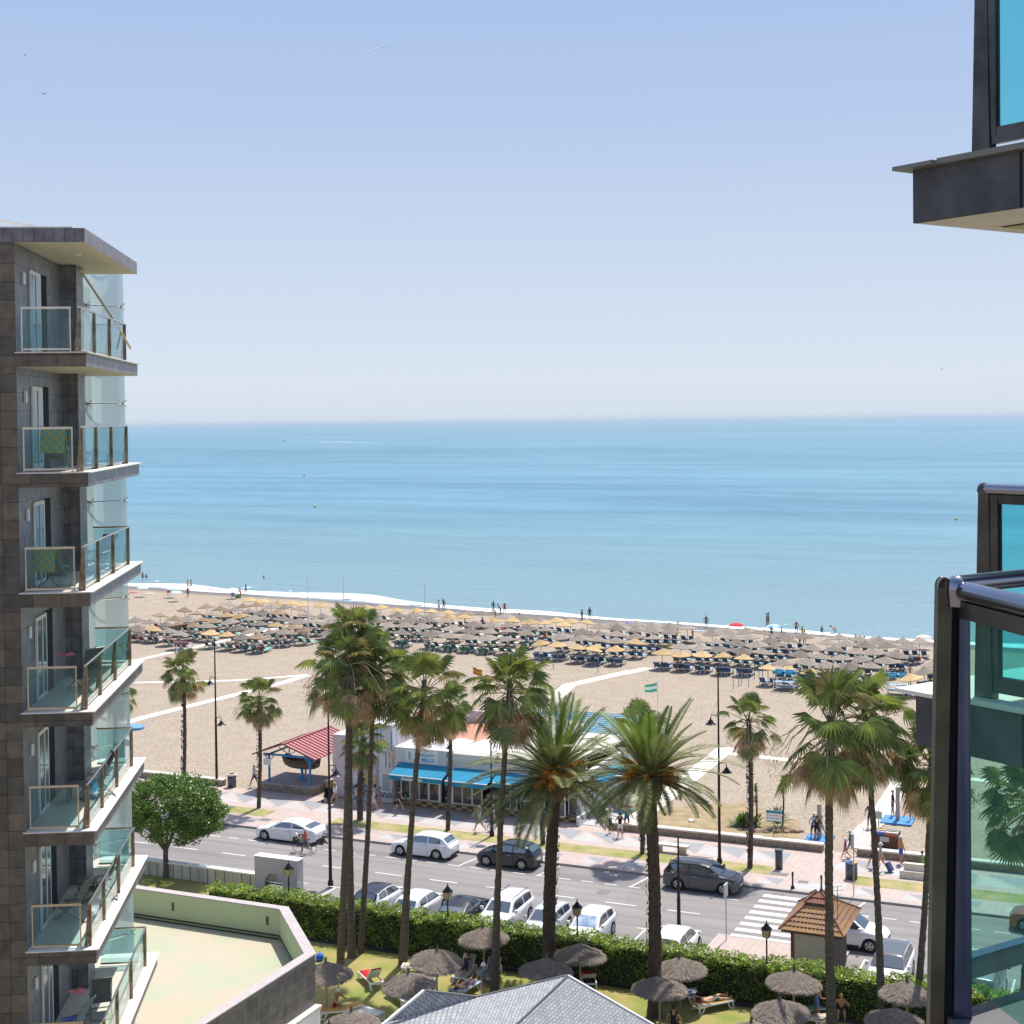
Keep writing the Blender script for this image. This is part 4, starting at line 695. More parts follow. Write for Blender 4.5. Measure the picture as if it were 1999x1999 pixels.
b=MB(); 
for a in np.linspace(0,PI,9): b.bar((ac+.12*cos(a),Y0+.12,1.07+.12*sin(a)),(ac+ar*cos(a),Y0+.12,1.07+ar*sin(a)),.02,.02,BLK)
b.box((ac-ar,Y0+.3,1.05),(ac+ar,Y0+.32,1.7),WHITE); b.build('fanlight',GW)
b=MB(); b.box((ac-ar,Y0+.08,1.0),(ac+ar,Y0+.16,1.06),mat('brown_gate',(.10,.06,.045),.7)); b.box((ac-ar,Y0+.08,0),(ac-ar+.16,Y0+.16,1.),mat('brown_gate',(.10,.06,.045)))
for i in range(9): b.bar((ac-ar+.22+i*.11,Y0+.12,0),(ac-ar+.22+i*.11,Y0+.12,1.),.03,.03,WHITE)
b.build('gate',GW)
# ================================================================= STREET FURNITURE
IRON=mat('dark_iron',(.035,.022,.02),.5,metal=.5); AMB=mat('amber_glass',(.42,.33,.2),.3)
def bell(b,c,s=1.): b.lathe([(0,.42*s),(.035*s,.42*s),(.06*s,.3*s),(.13*s,.26*s),(.17*s,.16*s),(.3*s,.03*s),(.36*s,0)],BLK,c,12); b.lathe([(.355*s,.002),(.2*s,-.03*s),(0,-.04*s)],mat('lamp_lens',(.5,.5,.5),.3),c,12)
def tall_lamp(label,x,y,top,bells):
    t=thing('street_lamp',label,'street lamp',(x,y,0)); MB().lathe([(.17,0),(.17,.25),(.11,.35),(.1,1.6),(.12,1.62),(.095,1.7),(.085,top*.45),(.10,top*.45+.04),(.07,top*.45+.1),(.045,top)],IRON,n=10).build('pole',t)
    for s,z in bells:
        a=MB(); a.tube([(0,0,z+.55),(s*.45,0,z+.62),(s*.5,0,z+.4)],.03,IRON,6); a.tube([(0,0,z+1.5),(s*.45,0,z+.65)],.008,IRON,4); a.build('arm',t); l_=MB(); bell(l_,(s*.5,0,z)); l_.build('lamp_head',t)
    return t
tall_lamp('tall lamp post with two bell lamps rising at the sand wall by the round tree',-66.9,95.,11.4,((-1,7.75),(1,4.7)))
tall_lamp('tall lamp post with two bell lamps on the verge behind the grey SUV',-25.57,89.8,12.4,((-1,8.7),(1,5.75)))
tall_lamp('tall black lamp post between the hedge and the street left of the palm trunks',-46.05,76.9,10.9,((1,6.7),(-1,2.5)))
tall_lamp('short black lamp post with one bell lamp in front of the restaurant bar',-41.38,90.1,6.35,((1,5.1),))
tall_lamp('short black lamp post with one low bell lamp beside the dark grey SUV and palm',-24.3,77.2,5.1,((-1,3.2),))
def lantern(label,x,y,z=3.55):
    t=thing('garden_lantern',label,'lantern',(x,y,0)); MB().lathe([(.09,0),(.09,.3),(.045,.4),(.04,z-.75),(.07,z-.72),(.03,z-.66)],BLK,n=8).build('post',t)
    h=MB(); h.add([(a*.13,c*.13,z-.66) for a,c in((-1,-1),(1,-1),(1,1),(-1,1))]+[(a*.2,c*.2,z-.26) for a,c in((-1,-1),(1,-1),(1,1),(-1,1))],[(0,1,5,4),(1,2,6,5),(2,3,7,6),(3,0,4,7),(3,2,1,0)],AMB); gl=h.build('lantern_glass',t)
    c=MB(); c.lathe([(.27,z-.27),(.26,z-.22),(.12,z-.1),(.11,z-.04),(.05,z),(.025,z+.04),(.04,z+.09),(0,z+.18)],BLK,n=8)
    for a,d in((-1,-1),(1,-1),(1,1),(-1,1)): c.bar((a*.13,d*.13,z-.66),(a*.2,d*.2,z-.25),.025,.025,BLK)
    c.build('lantern_cap',t)
lantern('black garden lantern in front of the white gate arch',-44.35,69.6); lantern('black garden lantern in the hedge beside the parked black car',-34.42,69.3); lantern('black garden lantern in the hedge before the white hatchback with a windscreen shade',-27.15,69.3,3.6); lantern('black garden lantern in the hedge left of the kiosk',-17.45,69.3,3.75)
p_=G(651,1999,3.2); lantern('black garden lantern cut off by the bottom edge near the wall corner',p_.x,p_.y-.35,3.35)
def pole_sign(label,x,y,h,build):
    t=thing('street_sign',label,'sign',(x,y,0)); MB().tube([(0,0,0),(0,0,h)],.03,mat('galvanised',(.42,.42,.43),.45,metal=.6),8).build('post',t); build(t)
GALV=mat('galvanised',(.42,.42,.43))
def sgA(t): MB().box((-.05,-.3,2.35),(.03,.3,3.05),mat('sign_back',(.5,.49,.47),.6)).build('sign_plate',t)
pole_sign('grey backed traffic sign on a thin pole at the corner of the pink pavement',-21.48,76.6,3.05,sgA)
def sgB(t): MB().box((-.14,-.02,2.75),(-.06,.36,3.55),mat('sign_blue_white',(.35,.42,.6),.5)).build('sign_plate',t)
pole_sign('tall thin traffic sign seen edge on beside the round litter bin',-16.62,86.6,3.6,sgB)
def sgC(t):
    MB().box((-.5,-.03,1.35),(.55,.0,2.1),WHITE).build('sign_plate',t); b=MB(); b.box((-.49,-.035,1.9),(.54,-.03,2.09),mat('teal_paint',(.02,.25,.28),.6)); b.box((-.49,-.035,1.355),(.54,-.03,1.4),mat('teal_paint',(.02,.25,.28)))
    for i in range(8): b.box((-.42+i*.12,-.035,1.72),(-.36+i*.12,-.03,1.8),mat('red_pictogram',(.5,.1,.1),.8)); b.box((-.42+i*.12,-.035,1.52),(-.36+i*.12,-.03,1.62),mat('grey_pictogram',(.25,.25,.3),.8))
    b.build('pictograms',t)
pole_sign('beach rules sign with teal header and rows of pictograms above the low wall',-23.55,95.6,2.1,sgC)
def sgD(t): MB().box((-.22,-.03,1.5),(.22,.0,2.0),mat('pale_green_sign',(.45,.55,.45),.7)).build('sign_plate',t)
pole_sign('small pale green sign on a dark post rising behind the recycling box',-17.2,98.2,2.1,sgD)
def bin_(label,x,y,r,h,extra):
    t=thing('litter_bin',label,'bin',(x,y,0)); MB().lathe([(0,.02),(r,.02),(r,h),(r*.92,h),(r*.9,h-.15)],mat('grey_bin',(.10,.10,.11),.5,metal=.3),n=18).build('body',t); b=MB(); extra(b,r,h); b.build('lid',t)
bin_('slim grey litter bin at the right end of the grass verge',-21.85,90.,.23,1.1,lambda b,r,h:b.box((-r,-r*.8,h),(r,r*.8,h+.12),mat('grey_bin',(.10,.10,.11))))
def lid2(b,r,h): b.lathe([(r*1.02,h-.02),(r*1.02,h+.04),(r*.6,h+.04)],mat('grey_bin',(.10,.10,.11)),n=16); b.box((-r*.9,-.1,h+.03),(-.05,.2,h+.06),mat('bin_blue',(.02,.12,.5),.5)); b.box((.05,-.1,h+.03),(r*.9,.2,h+.06),mat('bin_yellow',(.5,.38,.05),.5))
bin_('wide round recycling bin with blue and yellow lid between the two palms',-17.35,89.7,.36,.95,lid2)
bin_('pale stone litter bin at the end of the sand wall by the round tree',-65.5,95.,.33,.9,lambda b,r,h:b.lathe([(r*1.15,h),(r*1.15,h+.1),(r*.8,h+.12)],WSTONE,n=12))
RB=thing('recycling_box','brown slatted recycling box with four coloured openings on the sand edge','bin',(-16.6,97.4,0)); WD=mat('brown_slats',(.12,.05,.028),.75)
b=MB(); b.box((-.85,-.5,0),(.85,.5,.95),WD)
for i in range(17): b.box((-.83+i*.1,-.52,.02),(-.755+i*.1,-.5,.78),mat('brown_slats2',(.17,.075,.045),.75))
b.build('body',RB); b=MB(); b.box((-.88,-.54,.8),(0,-.5,.97),mat('bin_blue',(.03,.16,.5))); b.box((0.003,-.54,.8),(.88,-.5,.97),mat('bin_rust',(.42,.13,.06),.7)); b.box((-.3,-.53,.4),(.28,-.52,.72),mat('pale_notice',(.55,.58,.55),.8)); b.build('signs',RB)
b=MB(); 
for x,y,c in((-.42,.22,(.55,.4,.05)),(-.42,-.2,(.3,.28,.55)),(.42,.22,(.2,.3,.22)),(.42,-.2,(.55,.55,.58))): b.box((x-.38,y-.17,.95),(x+.38,y+.17,.99),mat('lid_%d'%int(c[0]*100+c[2]*10),c,.6)); b.box((x-.3,y+.06,.99),(x+.3,y+.14,1.0),DARK)
b.build('lids',RB)
for i,(x,l_) in enumerate(((-20.2,'iron bollard left of the crosswalk gap'),(-18.5,'iron bollard beside the tall palm at the crosswalk'))):
    t=thing('bollard',l_,'bollard',(x,86.55,0)); MB().lathe([(.13,0),(.12,.1),(.055,.2),(.05,.75),(.08,.8),(.05,.86),(.07,.95),(0,1.02)],mat('brown_iron',(.05,.035,.03),.6,metal=.4),n=10).build('shaft',t)
def bench(label,x,y,kind):
    t=thing('bench',label,'bench',(x,y,0)); 
    if kind==0: 
        MB().box((-1.2,-.25,.42),(1.2,.25,.54),WSTONE).build('seat',t)
        for s in(-.8,.8): MB().box((s-.2,-.18,0),(s+.2,.18,.42),mat('tan_stone',(.45,.37,.28),.85)).build('leg',t)
    else: MB().box((-1.3,-.3,0),(1.6,.35,.45),WSTONE).build('seat',t); MB().box((-1.1,-.02,.453),(1.6,.3,.85),WSTONE).build('backrest',t)
bench('pale stone bench on the promenade behind the dark grey SUV',-29.1,90.9,0); bench('solid white stone bench at the right edge of the promenade',-13.4,91.2,1)
for i,(x,h) in enumerate(((-45.6,.75),(-46.9,.45))):
    t=thing('flexible_post',('taller' if i==0 else 'shorter')+' green and white striped traffic post by the hedge corner','bollard',(x,72.6 if i==0 else 72.3,0)); b=MB(); gm=mat('traffic_green',(.02,.22,.12),.5); H_=1.5 if i==0 else 1.2
    for k in range(5): b.lathe([(.09,H_*k/5),(.09,H_*(k+1)/5)],gm if k%2 else WHITE,n=10)
    b.lathe([(0,H_+.04),(.09,H_)],gm,n=10); b.build('tube',t)
def shower(label,x,y,w):
    t=thing('beach_shower',label,'shower',(x,y,0)); MB().box((-w/2,-w/2,0),(w/2,w/2,.12),mat('blue_tray',(.05,.22,.48),.6,var=.15,sc=3)).build('tray',t); MB().box((-.13,-.1,.12),(.13,.1,2.35),mat('tan_post',(.42,.36,.30),.7)).build('column',t)
shower('beach shower column on a blue tray at the boardwalk',-16.85,103.6,2.1); shower('low beach shower on a blue tray behind the long wall',-20.9,97.3,1.7)
# rocks, succulent, spiky plants
RK=mat('tan_rock',(.38,.27,.19),.9,c2=(.22,.14,.1),sc=4,bump=.4)
rlab=['left','second','third','fourth','fifth','sixth']
def rock(x,y,r,label,m=RK,z=0):
    V=[];ico=bmesh.new(); bmesh.ops.create_icosphere(ico,subdivisions=2,radius=r); 
    for v in ico.verts: v.co*=rng.uniform(.78,1.15); v.co.z*=.65
    me=bpy.data.meshes.new('rock'); ico.to_mesh(me); ico.free(); me.materials.append(m); tag(link('rock',me,None,(x,y,z+r*.25),rng.uniform(0,6)),label,'rock','edging rocks round the palm bed')
for i,(x,y,r) in enumerate(((-25.6,97.5,.2),(-25.1,97.55,.28),(-24.6,97.5,.2),(-23.9,97.9,.33),(-23.3,98.0,.24),(-22.8,98.3,.34),(-22.4,98.6,.2),(-26.3,97.4,.18))): rock(x,y,r,'tan boulder edging the palm bed, '+['second','third','fourth','fifth','sixth','seventh','eighth','first'][i]+' from the left')
rock(-30.,98.3,.24,'nearer white stone lying in the dry weeds',WSTONE); rock(-29.9,99.6,.22,'farther white stone lying in the dry weeds',WSTONE)
# masts and flags
for i,(x,y,top) in enumerate(((-99.45,161.5,8.34),(-96.3,165.,8.1),(-83.,161.8,8.2))):
    o=MB().tube([(0,0,0),(0,0,top)],[.09,.05],WHITE,8).build('flagpole',None,(x,y,0)); tag(o,('leftmost','middle','rightmost')[i]+' of the three tall white bare masts in the umbrella field','mast')
FP=thing('flag','green and white pennant flag on a white pole over the open sand','flag',(-36.2,110,0)); MB().tube([(0,0,0),(0,0,7.5)],[.05,.035],WHITE,6).build('pole',FP)
def cloth(parts,parent,name,mts,n=8,L=1.05,z=7.3,h=.7,dr=-1):
    b=MB(); R3=len(mts)
    for k in range(R3):
        vs=[(dr*L*i/n,.12*sin(i*1.1),z-h*(j+k)/R3*(1-.15*i/n)-.5*i/n*.5) for i in range(n+1) for j in(0,1)]; b.add(vs,[(2*i,2*i+1,2*i+3,2*i+2) for i in range(n)],mts[k],True)
    b.build(name,parent)
cloth(0,FP,'flag_cloth',[mat('flag_green',(.08,.36,.22),.8,trl=.3),mat('flag_white',(.6,.7,.65),.8,trl=.3),mat('flag_green',(.08,.36,.22))])
p_=GT(924,1303,118); F2_=thing('flag','small red and yellow flag with lettering between the palms','flag',(p_.x,118,0)); MB().tube([(0,0,0),(0,0,p_.z+.05)],.03,WHITE,6).build('pole',F2_)
cloth(0,F2_,'flag_cloth',[mat('flag_red',(.5,.05,.02),.8),mat('flag_yellow',(.65,.45,.02),.8),mat('flag_yellow',(.65,.45,.02)),mat('flag_red',(.5,.05,.02))],L=.85,z=p_.z,h=.6,dr=1)
text('lettering','FUTU',.26,mat('flag_red',(.5,.05,.02)),F2_,(.42,-.13,p_.z-.42),ext=.003)
p_=GT(355,1254,139); b=MB(); t=thing('beach_sign','dark red board with white lettering standing in the sand behind a palm crown','sign',(p_.x,139,0)); MB().box((-.95,-.04,p_.z-.28),(.95,0,p_.z+.25),mat('dark_red_board',(.2,.02,.025),.7)).build('board',t); text('lettering','BURRITO',.42,WHITE,t,(0,-.045,p_.z),ext=.004)
for x in(-.7,.7): MB().bar((x,0,0),(x,0,p_.z-.28),.06,.06,WHITE).build('post',t)
# ================================================================= VEGETATION
LEAF=mat('fan_leaf',(.22,.27,.055),.36,spec=.6,trl=.4,island=.35,var=.25,sc=1.2); LEAFD=mat('fan_leaf_dark',(.15,.20,.045),.36,spec=.6,trl=.36,island=.35); DEAD=mat('dead_leaf',(.52,.36,.21),.9,var=.3,sc=2,trl=.25,island=.3); OLIVE=mat('tired_leaf',(.30,.25,.09),.7,trl=.3,island=.3)
STALK=mat('leaf_stalk',(.22,.22,.08),.7); STRAWY=mat('dry_stalk',(.42,.33,.21),.9)
BARK=mat('palm_bark',(.17,.135,.105),.95,c2=(.075,.06,.048),sc=2.2,bump=1.,bsc=6,stretch=(1,1,9)); BARKR=mat('rough_bark',(.14,.115,.09),.98,c2=(.05,.04,.033),sc=5,bump=1.,bsc=9,stretch=(1,1,3))
def fan_leaf(q,az,el,pet,rad,kind):
    """one fan palm leaf: list of (verts,faces)"""
    d=Vector((cos(az)*cos(el),sin(az)*cos(el),sin(el))); side=d.cross(Vector((0,0,1))); side=side.normalized() if side.length>.01 else Vector((sin(az),-cos(az),0))
    dro=q.uniform(.25,.7)*(1.2 if el<0 else 1.); P=[Vector((0,0,0))]; dd=d.copy()
    for i in range(4): P.append(P[-1]+dd*pet/4); dd=(dd+Vector((0,0,-.10*dro*(1+abs(cos(el)))))).normalized()
    hub=P[-1]; fd=(dd+Vector((0,0,-dro*.75))).normalized(); nrm=side.cross(fd).normalized(); roll=q.uniform(-.5,.5); side=(side*cos(roll)+nrm*sin(roll)); nrm=side.cross(fd).normalized()
    V=[];F_=[]; n=22; span=R_(112 if kind!='dead' else 70)
    for i in range(n):
        a=-span+2*span*(i+.5)/n; da=span/n*.98; r=rad*(1-.22*(abs(a)/span)**2)*q.uniform(.9,1.06); m=.55*r
        def pt(ang,rr,dz): return hub+fd*cos(ang)*rr+side*sin(ang)*rr+nrm*(-.22*rad*(ang/span)**2*rr/rad)+Vector((0,0,-dz))
        o=len(V); dz=.10*rad*q.uniform(.2,1.3); V+= [hub,pt(a-da,m,.02*rad),pt(a,m,-.05*rad),pt(a+da,m,.02*rad),pt(a+q.uniform(-.05,.05),r*(1-.12*dz),dz+.10*rad)]
        F_+= [(o,o+1,o+2),(o,o+2,o+3),(o+1,o+4,o+2),(o+2,o+4,o+3)]
    return P,V,F_
def fan_crown(seed,n=46,pet=1.0,rad=.95,dead=16,ndr=14,stalks=10):
    q=random.Random(seed); g=MB(); dd=MB(); thin=q.uniform(0,6)
    for i in range(n):
        f=i/n; az=i*2.399+q.uniform(-.6,.6)
        if f>.3 and cos(az-thin)>.3 and q.random()<.55: continue
        el=R_(88-125*f**.85+q.uniform(-20,20)); P,V,F_=fan_leaf(q,az,el,pet*q.uniform(.75,1.45)*(.8+.45*f),rad*q.uniform(.85,1.1),'g')
        up=Vector((0,0,.25*(1-f))); P=[p+up for p in P]; V=[v+up for v in V]
        g.tube(P,[.03,.025,.02,.018,.012],STALK,3,cap=False); g.add(V,F_,LEAF if q.random()<.62 else (LEAFD if q.random()<.75 else OLIVE))
    for i in range(dead):
        el=R_(-22-q.uniform(0,58)); az=q.uniform(0,2*PI); P,V,F_=fan_leaf(q,az,el,pet*q.uniform(.7,1.35),rad*q.uniform(.6,.95),'dead'); sh=Vector((0,0,-.15)); dd.tube([p+sh for p in P],[.025,.02,.02,.015,.01],STRAWY,3,cap=False); dd.add([v+sh for v in V],F_,DEAD)
    for i in range(stalks):
        az=q.uniform(0,2*PI); L=q.uniform(1.3,2.1); P=[Vector((0,0,.2))]
        for k in range(1,8): t=k/7; P.append(Vector((cos(az)*L*t,sin(az)*L*t,.2+1.1*t-1.9*t*t*q.uniform(.9,1.1))))
        dd.tube(P,[.022]*3+[.018]*3+[.012]*2,STRAWY,4,cap=False)
        C=np.array([tuple(P[-1]+Vector((rng.normal(0,.14),rng.normal(0,.14),-.25+rng.normal(0,.22)))) for _ in range(26)])
        for c in C: v=Vector(c); e=Vector((rng.normal(0,.05),rng.normal(0,.05),-.13)); s=Vector((.018,.01,0)); dd.add([v-s,v+s,v+e],[(0,1,2)],DEAD)
    return g,dd
def mesh_of(b,name): o=b.build(name); me=o.data; bpy.data.objects.remove(o); return me
FC=[]
for sd,n,de,stk in ((1,42,26,10),(2,44,42,16),(3,34,28,12)): g,dd=fan_crown(sd,n,1.15,.92,dead=de,stalks=stk); FC.append((mesh_of(g,'crown'),mesh_of(dd,'dead_fronds')))
g,dd=fan_crown(11,34,.85,.8,18,stalks=3); FC.append((mesh_of(g,'crown'),mesh_of(dd,'dead_fronds')))
def trunk(base,top,r0,r1,m,rings,shag=0,seed=0):
    q=random.Random(seed); b=MB(); h=(top-base).length; n=max(12,int(h*rings)); pts=[];rad=[]
    for i in range(n+1):
        f=i/n; p=base.lerp(top,f); p=p+Vector((sin(f*PI)*.12*q.uniform(.8,1.1)*(1 if seed%2 else -1),0,0)); pts.append(p); r=.74*(r1+(r0-r1)*(1-f)**2.6) ; r*=(1.02 if i%2 else .985)*q.uniform(.95,1.05); rad.append(r)
    rad[0]*=1.25; b.tube(pts,rad,m,12)
    if shag:
        for i in range(int(h*30)):
            f=q.uniform(.1,1); a=q.uniform(0,2*PI); p=base.lerp(top,f); r=.74*(r1+(r0-r1)*(1-f)**2.6); o=Vector((cos(a),sin(a),0)); t=o.cross(Vector((0,0,1))); c=p+o*r*.92
            b.add([c-t*.06,c+t*.06,c+o*.10*shag+Vector((0,0,.13))],[(0,1,2)],m)
            b.add([c-t*.05+Vector((0,0,-.05)),c+o*.12*shag+Vector((0,0,.06)),c+t*.05],[(0,1,2)],m)
    return b
def fan_palm(label,base,top,var,r0=.26,r1=.16,scale=1.,bark=BARK,shag=0,rz=0,group='fan palms'):
    t=thing('fan_palm',label,'palm tree',base,0,group); b0=Vector((0,0,-.1)); tp=Vector(top)-Vector(base); trunk(b0,tp,r0,r1,bark,7,shag,seed=int(abs(base[0])*10)).build('trunk',t)
    for nm,me in (('crown',FC[var][0]),('dead_fronds',FC[var][1])):
        o=link(nm,me,t,tp-Vector((0,0,.85 if scale>1 and tp.z>11 else .4)),rz); o.scale=(scale*.93,scale*.93,scale*.98)
    return t
def TP(r,x,y,t): q=Q(r,x,y); return GT(q[0],q[1],t)
def palm_at(label,rb,xb,yb,rt,xt,yt,**k):
    q=Q(rb,xb,yb); b=G(*q); t=GT(*Q(rt,xt,yt),b.y); t=Vector((t.x,b.y,t.z)); return fan_palm(label,b,t,**k)
RG['V']=(740,1240,.18634);RG['U']=(1440,1280,.20704);RG['T']=(860,1320,.28986);RG['W']=(580,1150,.18116)
L=fan_palm
def at(px_top,py_top,s,t): p=GT(px_top,py_top,t); return Vector((p.x,t,p.z))
def bs(px,t,dx=0): p=GT(px,1600,t); return Vector((p.x+dx,t,0))
L('far left street palm with the lamp head before its crown',bs(359,90.3),at(359,1308,0,90.3),0,.2,.17,.98,BARKR,1,0)
palm_at('second street palm from the left, standing on the small grass patch','A',1330,1100,'A',1335,45,var=2,r0=.21,r1=.17,scale=.92,bark=BARKR,shag=1,rz=1.)
palm_at('leftmost of the three clustered tall palms, its trunk closest to the lamp post','H',415,1210,'W',560,700,var=1,r0=.30,r1=.17,scale=1.25,rz=.4)
palm_at('middle of the three clustered tall palms, straightest and highest trunk','H',560,1090,'W',590,430,var=0,r0=.33,r1=.17,scale=1.1,rz=2.)
palm_at('rightmost of the three clustered tall palms with a leaning trunk','H',670,1030,'W',830,760,var=1,r0=.24,r1=.16,scale=1.15,rz=4.2)
palm_at('tall palm leaning right between the cluster and the restaurant sign','H',1200,1190,'V',480,470,var=2,r0=.34,r1=.17,scale=1.2,rz=.9)
palm_at('short shaggy street palm in front of the tile mural','B',500,1210,'B',530,440,var=3,r0=.3,r1=.26,scale=1.25,bark=BARKR,shag=1.6,rz=.7)
palm_at('street palm in front of the restaurant entrance between two awnings','B',1325,1310,'V',745,720,var=3,r0=.22,r1=.18,scale=1.2,bark=BARKR,shag=1,rz=2.2)
palm_at('tall palm crossing the bar awning with a dry drooping crown','I',460,1370,'V',1375,450,var=1,r0=.32,r1=.17,scale=1.2,rz=5.)
palm_at('street palm mostly hidden behind the left date palm trunk','C',535,1440,'C',540,700,var=3,r0=.22,r1=.2,scale=.8,bark=BARKR,shag=1,rz=3.)
palm_at('street palm showing above the right date palm beside the three talkers','C',1470,1530,'C',1450,300,var=3,r0=.22,r1=.18,scale=1.25,bark=BARKR,shag=1,rz=5.5)
palm_at('street palm with shaggy trunk beside the tall lamp and spiky plants','D',890,1420,'D',880,20,var=2,r0=.24,r1=.19,scale=1.0,bark=BARKR,shag=1,rz=3.3)
palm_at('thick tall palm in front of the kiosk roof','F',780,1990,'U',880,560,var=2,r0=.34,r1=.23,scale=1.5,rz=1.7)
palm_at('leaning tall palm just right of the thick palm by the kiosk','F',1300,1712,'U',1200,500,var=1,r0=.30,r1=.17,scale=1.35,rz=3.6)
palm_at('tall palm half hidden by the dark balcony post at the right','F',1650,1680,'U',1830,900,var=0,r0=.26,r1=.17,scale=1.1,rz=.2)
L('fan palm seen through the teal glass',bs(1990,69.),at(2010,1560,0,69.),1,.28,.17,1.2,BARK,0,1.3)
L('street palm crown peeking past the left hotel tower',bs(226,90.3),at(228,1345,0,90.3),2,.2,.17,.9,BARKR,1,2.)
# ---- date palms
DL=mat('date_leaflet',(.17,.19,.065),.5,trl=.22,island=.4,spec=.4); DL2=mat('date_leaflet_young',(.16,.23,.04),.45,trl=.3,island=.3,spec=.4); ORG=mat('date_stalk_orange',(.72,.33,.02),.6,var=.2,sc=4); FIB=mat('palm_fibre',(.22,.13,.07),.95,c2=(.11,.07,.04),sc=8)
def date_crown(seed,n=58,L0=3.3):
    q=random.Random(seed); b=MB(); VV=[];FF=[];MI=[]
    for i in range(n):
        f=i/n; el=R_(82-105*f**.8+q.uniform(-9,9)); az=i*2.399+q.uniform(-.25,.25); L=L0*q.uniform(.85,1.1)*(.8+.25*sin(f*PI)); d=Vector((cos(az)*cos(el),sin(az)*cos(el),sin(el))); P=[Vector((cos(az)*.12,sin(az)*.12,.2*(1-f)))]; D=[d]; dr=q.uniform(.03,.075)*(.4+.8*cos(el))
        for k in range(12): P.append(P[-1]+D[-1]*L/12); D.append((D[-1]+Vector((0,0,-dr*(.5+k/9)))).normalized())
        b.tube(P[::2],[.035,.03,.025,.02,.015,.01,.006],DL,4,cap=False)
        sg=Vector((0,0,1)).cross(d); sg=sg.normalized() if sg.length>.05 else Vector((-sin(az),cos(az),0))
        for k in range(58):
            u=.12+.86*k/57; s_=u*12; j=min(11,int(s_)); p=P[j].lerp(P[j+1],s_-j); dd=D[j]; sd=sg; nn=dd.cross(sd).normalized()
            if nn.z<0: nn=-nn
            ln=.50*L0/3.3*(sin(PI*(.12+.86*u))**.6+.15)*q.uniform(.85,1.1)
            for s in(-1,1):
                tip=p+(dd*.62+sd*s*.72+nn*.28).normalized()*ln+Vector((0,0,-.07*ln/.4)); w=dd*.034
                o=len(VV); m_=(p+tip)/2+nn*.01; VV+= [tuple(p-w*.6),tuple(m_-w),tuple(tip),tuple(m_+w)]; FF.append((o,o+1,o+2,o+3)); MI.append(0 if f>.22 else 1)
    me=npmesh('crown',VV,FF,[DL,DL2],MI); st=b; orr=MB()
    for i in range(26):
        az=q.uniform(0,2*PI); L=q.uniform(.8,1.7); P=[Vector((0,0,.1))]; rise=q.uniform(.2,1.5)
        for k in range(1,6): t=k/5; P.append(Vector((cos(az)*L*t,sin(az)*L*t,.1+rise*t-.6*t*t)))
        orr.tube(P,[.03,.03,.025,.02,.015,.01],ORG,4,cap=False)
        for k in range(60): e=P[-3].lerp(P[-1],q.random())+Vector((0,0,0)); w=Vector((q.gauss(0,.16),q.gauss(0,.16),-q.uniform(.1,.45))); s=Vector((.022,.012,0)); orr.add([e-s,e+s,e+w+s,e+w-s],[(0,1,2,3)],ORG)
    return me,mesh_of(st,'rachis'),mesh_of(orr,'fruit_stalks')
DC=[date_crown(5,64,4.7),date_crown(8,54,4.0)]
def date_palm(label,base,top,k,r0,r1,rz,fruit=1.):
    t=thing('date_palm',label,'palm tree',base,0,'date palms'); tp=Vector(top)-Vector(base); trunk(Vector((0,0,-.1)),tp-Vector((0,0,.5)),r0,r1,mat('date_bark',(.10,.07,.05),.95,c2=(.05,.033,.025),sc=7,bump=1.,bsc=10),7,.5,seed=k).build('trunk',t)
    b=MB(); b.lathe([(r1*.95,-1.1),(r1*1.25,-.9),(r1*1.55,-.5),(r1*1.5,-.2),(r1*.9,.15)],FIB,tp,14)
    q=random.Random(k)
    for i in range(90): a=q.uniform(0,2*PI); z=q.uniform(-1.,.1); o=Vector((cos(a),sin(a),0)); s=o.cross(Vector((0,0,1)))*.05; c=tp+o*r1*1.25+Vector((0,0,z)); b.add([c-s,c+s,c+o*.22+Vector((0,0,.2))],[(0,1,2)],FIB)
    b.build('crown_base',t)
    for nm,me in (('crown',DC[k][0]),('frond_stems',DC[k][1]),('fruit_stalks',DC[k][2])): link(nm,me,t,tp,rz)
b_=G(*Q('I',1030,1240)); tt=GT(*Q('C',650,820),b_.y); date_palm('left and larger date palm with orange fruit stalks before the bar',b_,(tt.x,b_.y,tt.z),0,.50,.40,.3)
b_=G(*Q('J',500,1700)); tt=GT(*Q('C',1545,830),b_.y); date_palm('right date palm with thick brown crown base beside the low wall',b_,(tt.x,b_.y,tt.z),1,.47,.38,1.9)
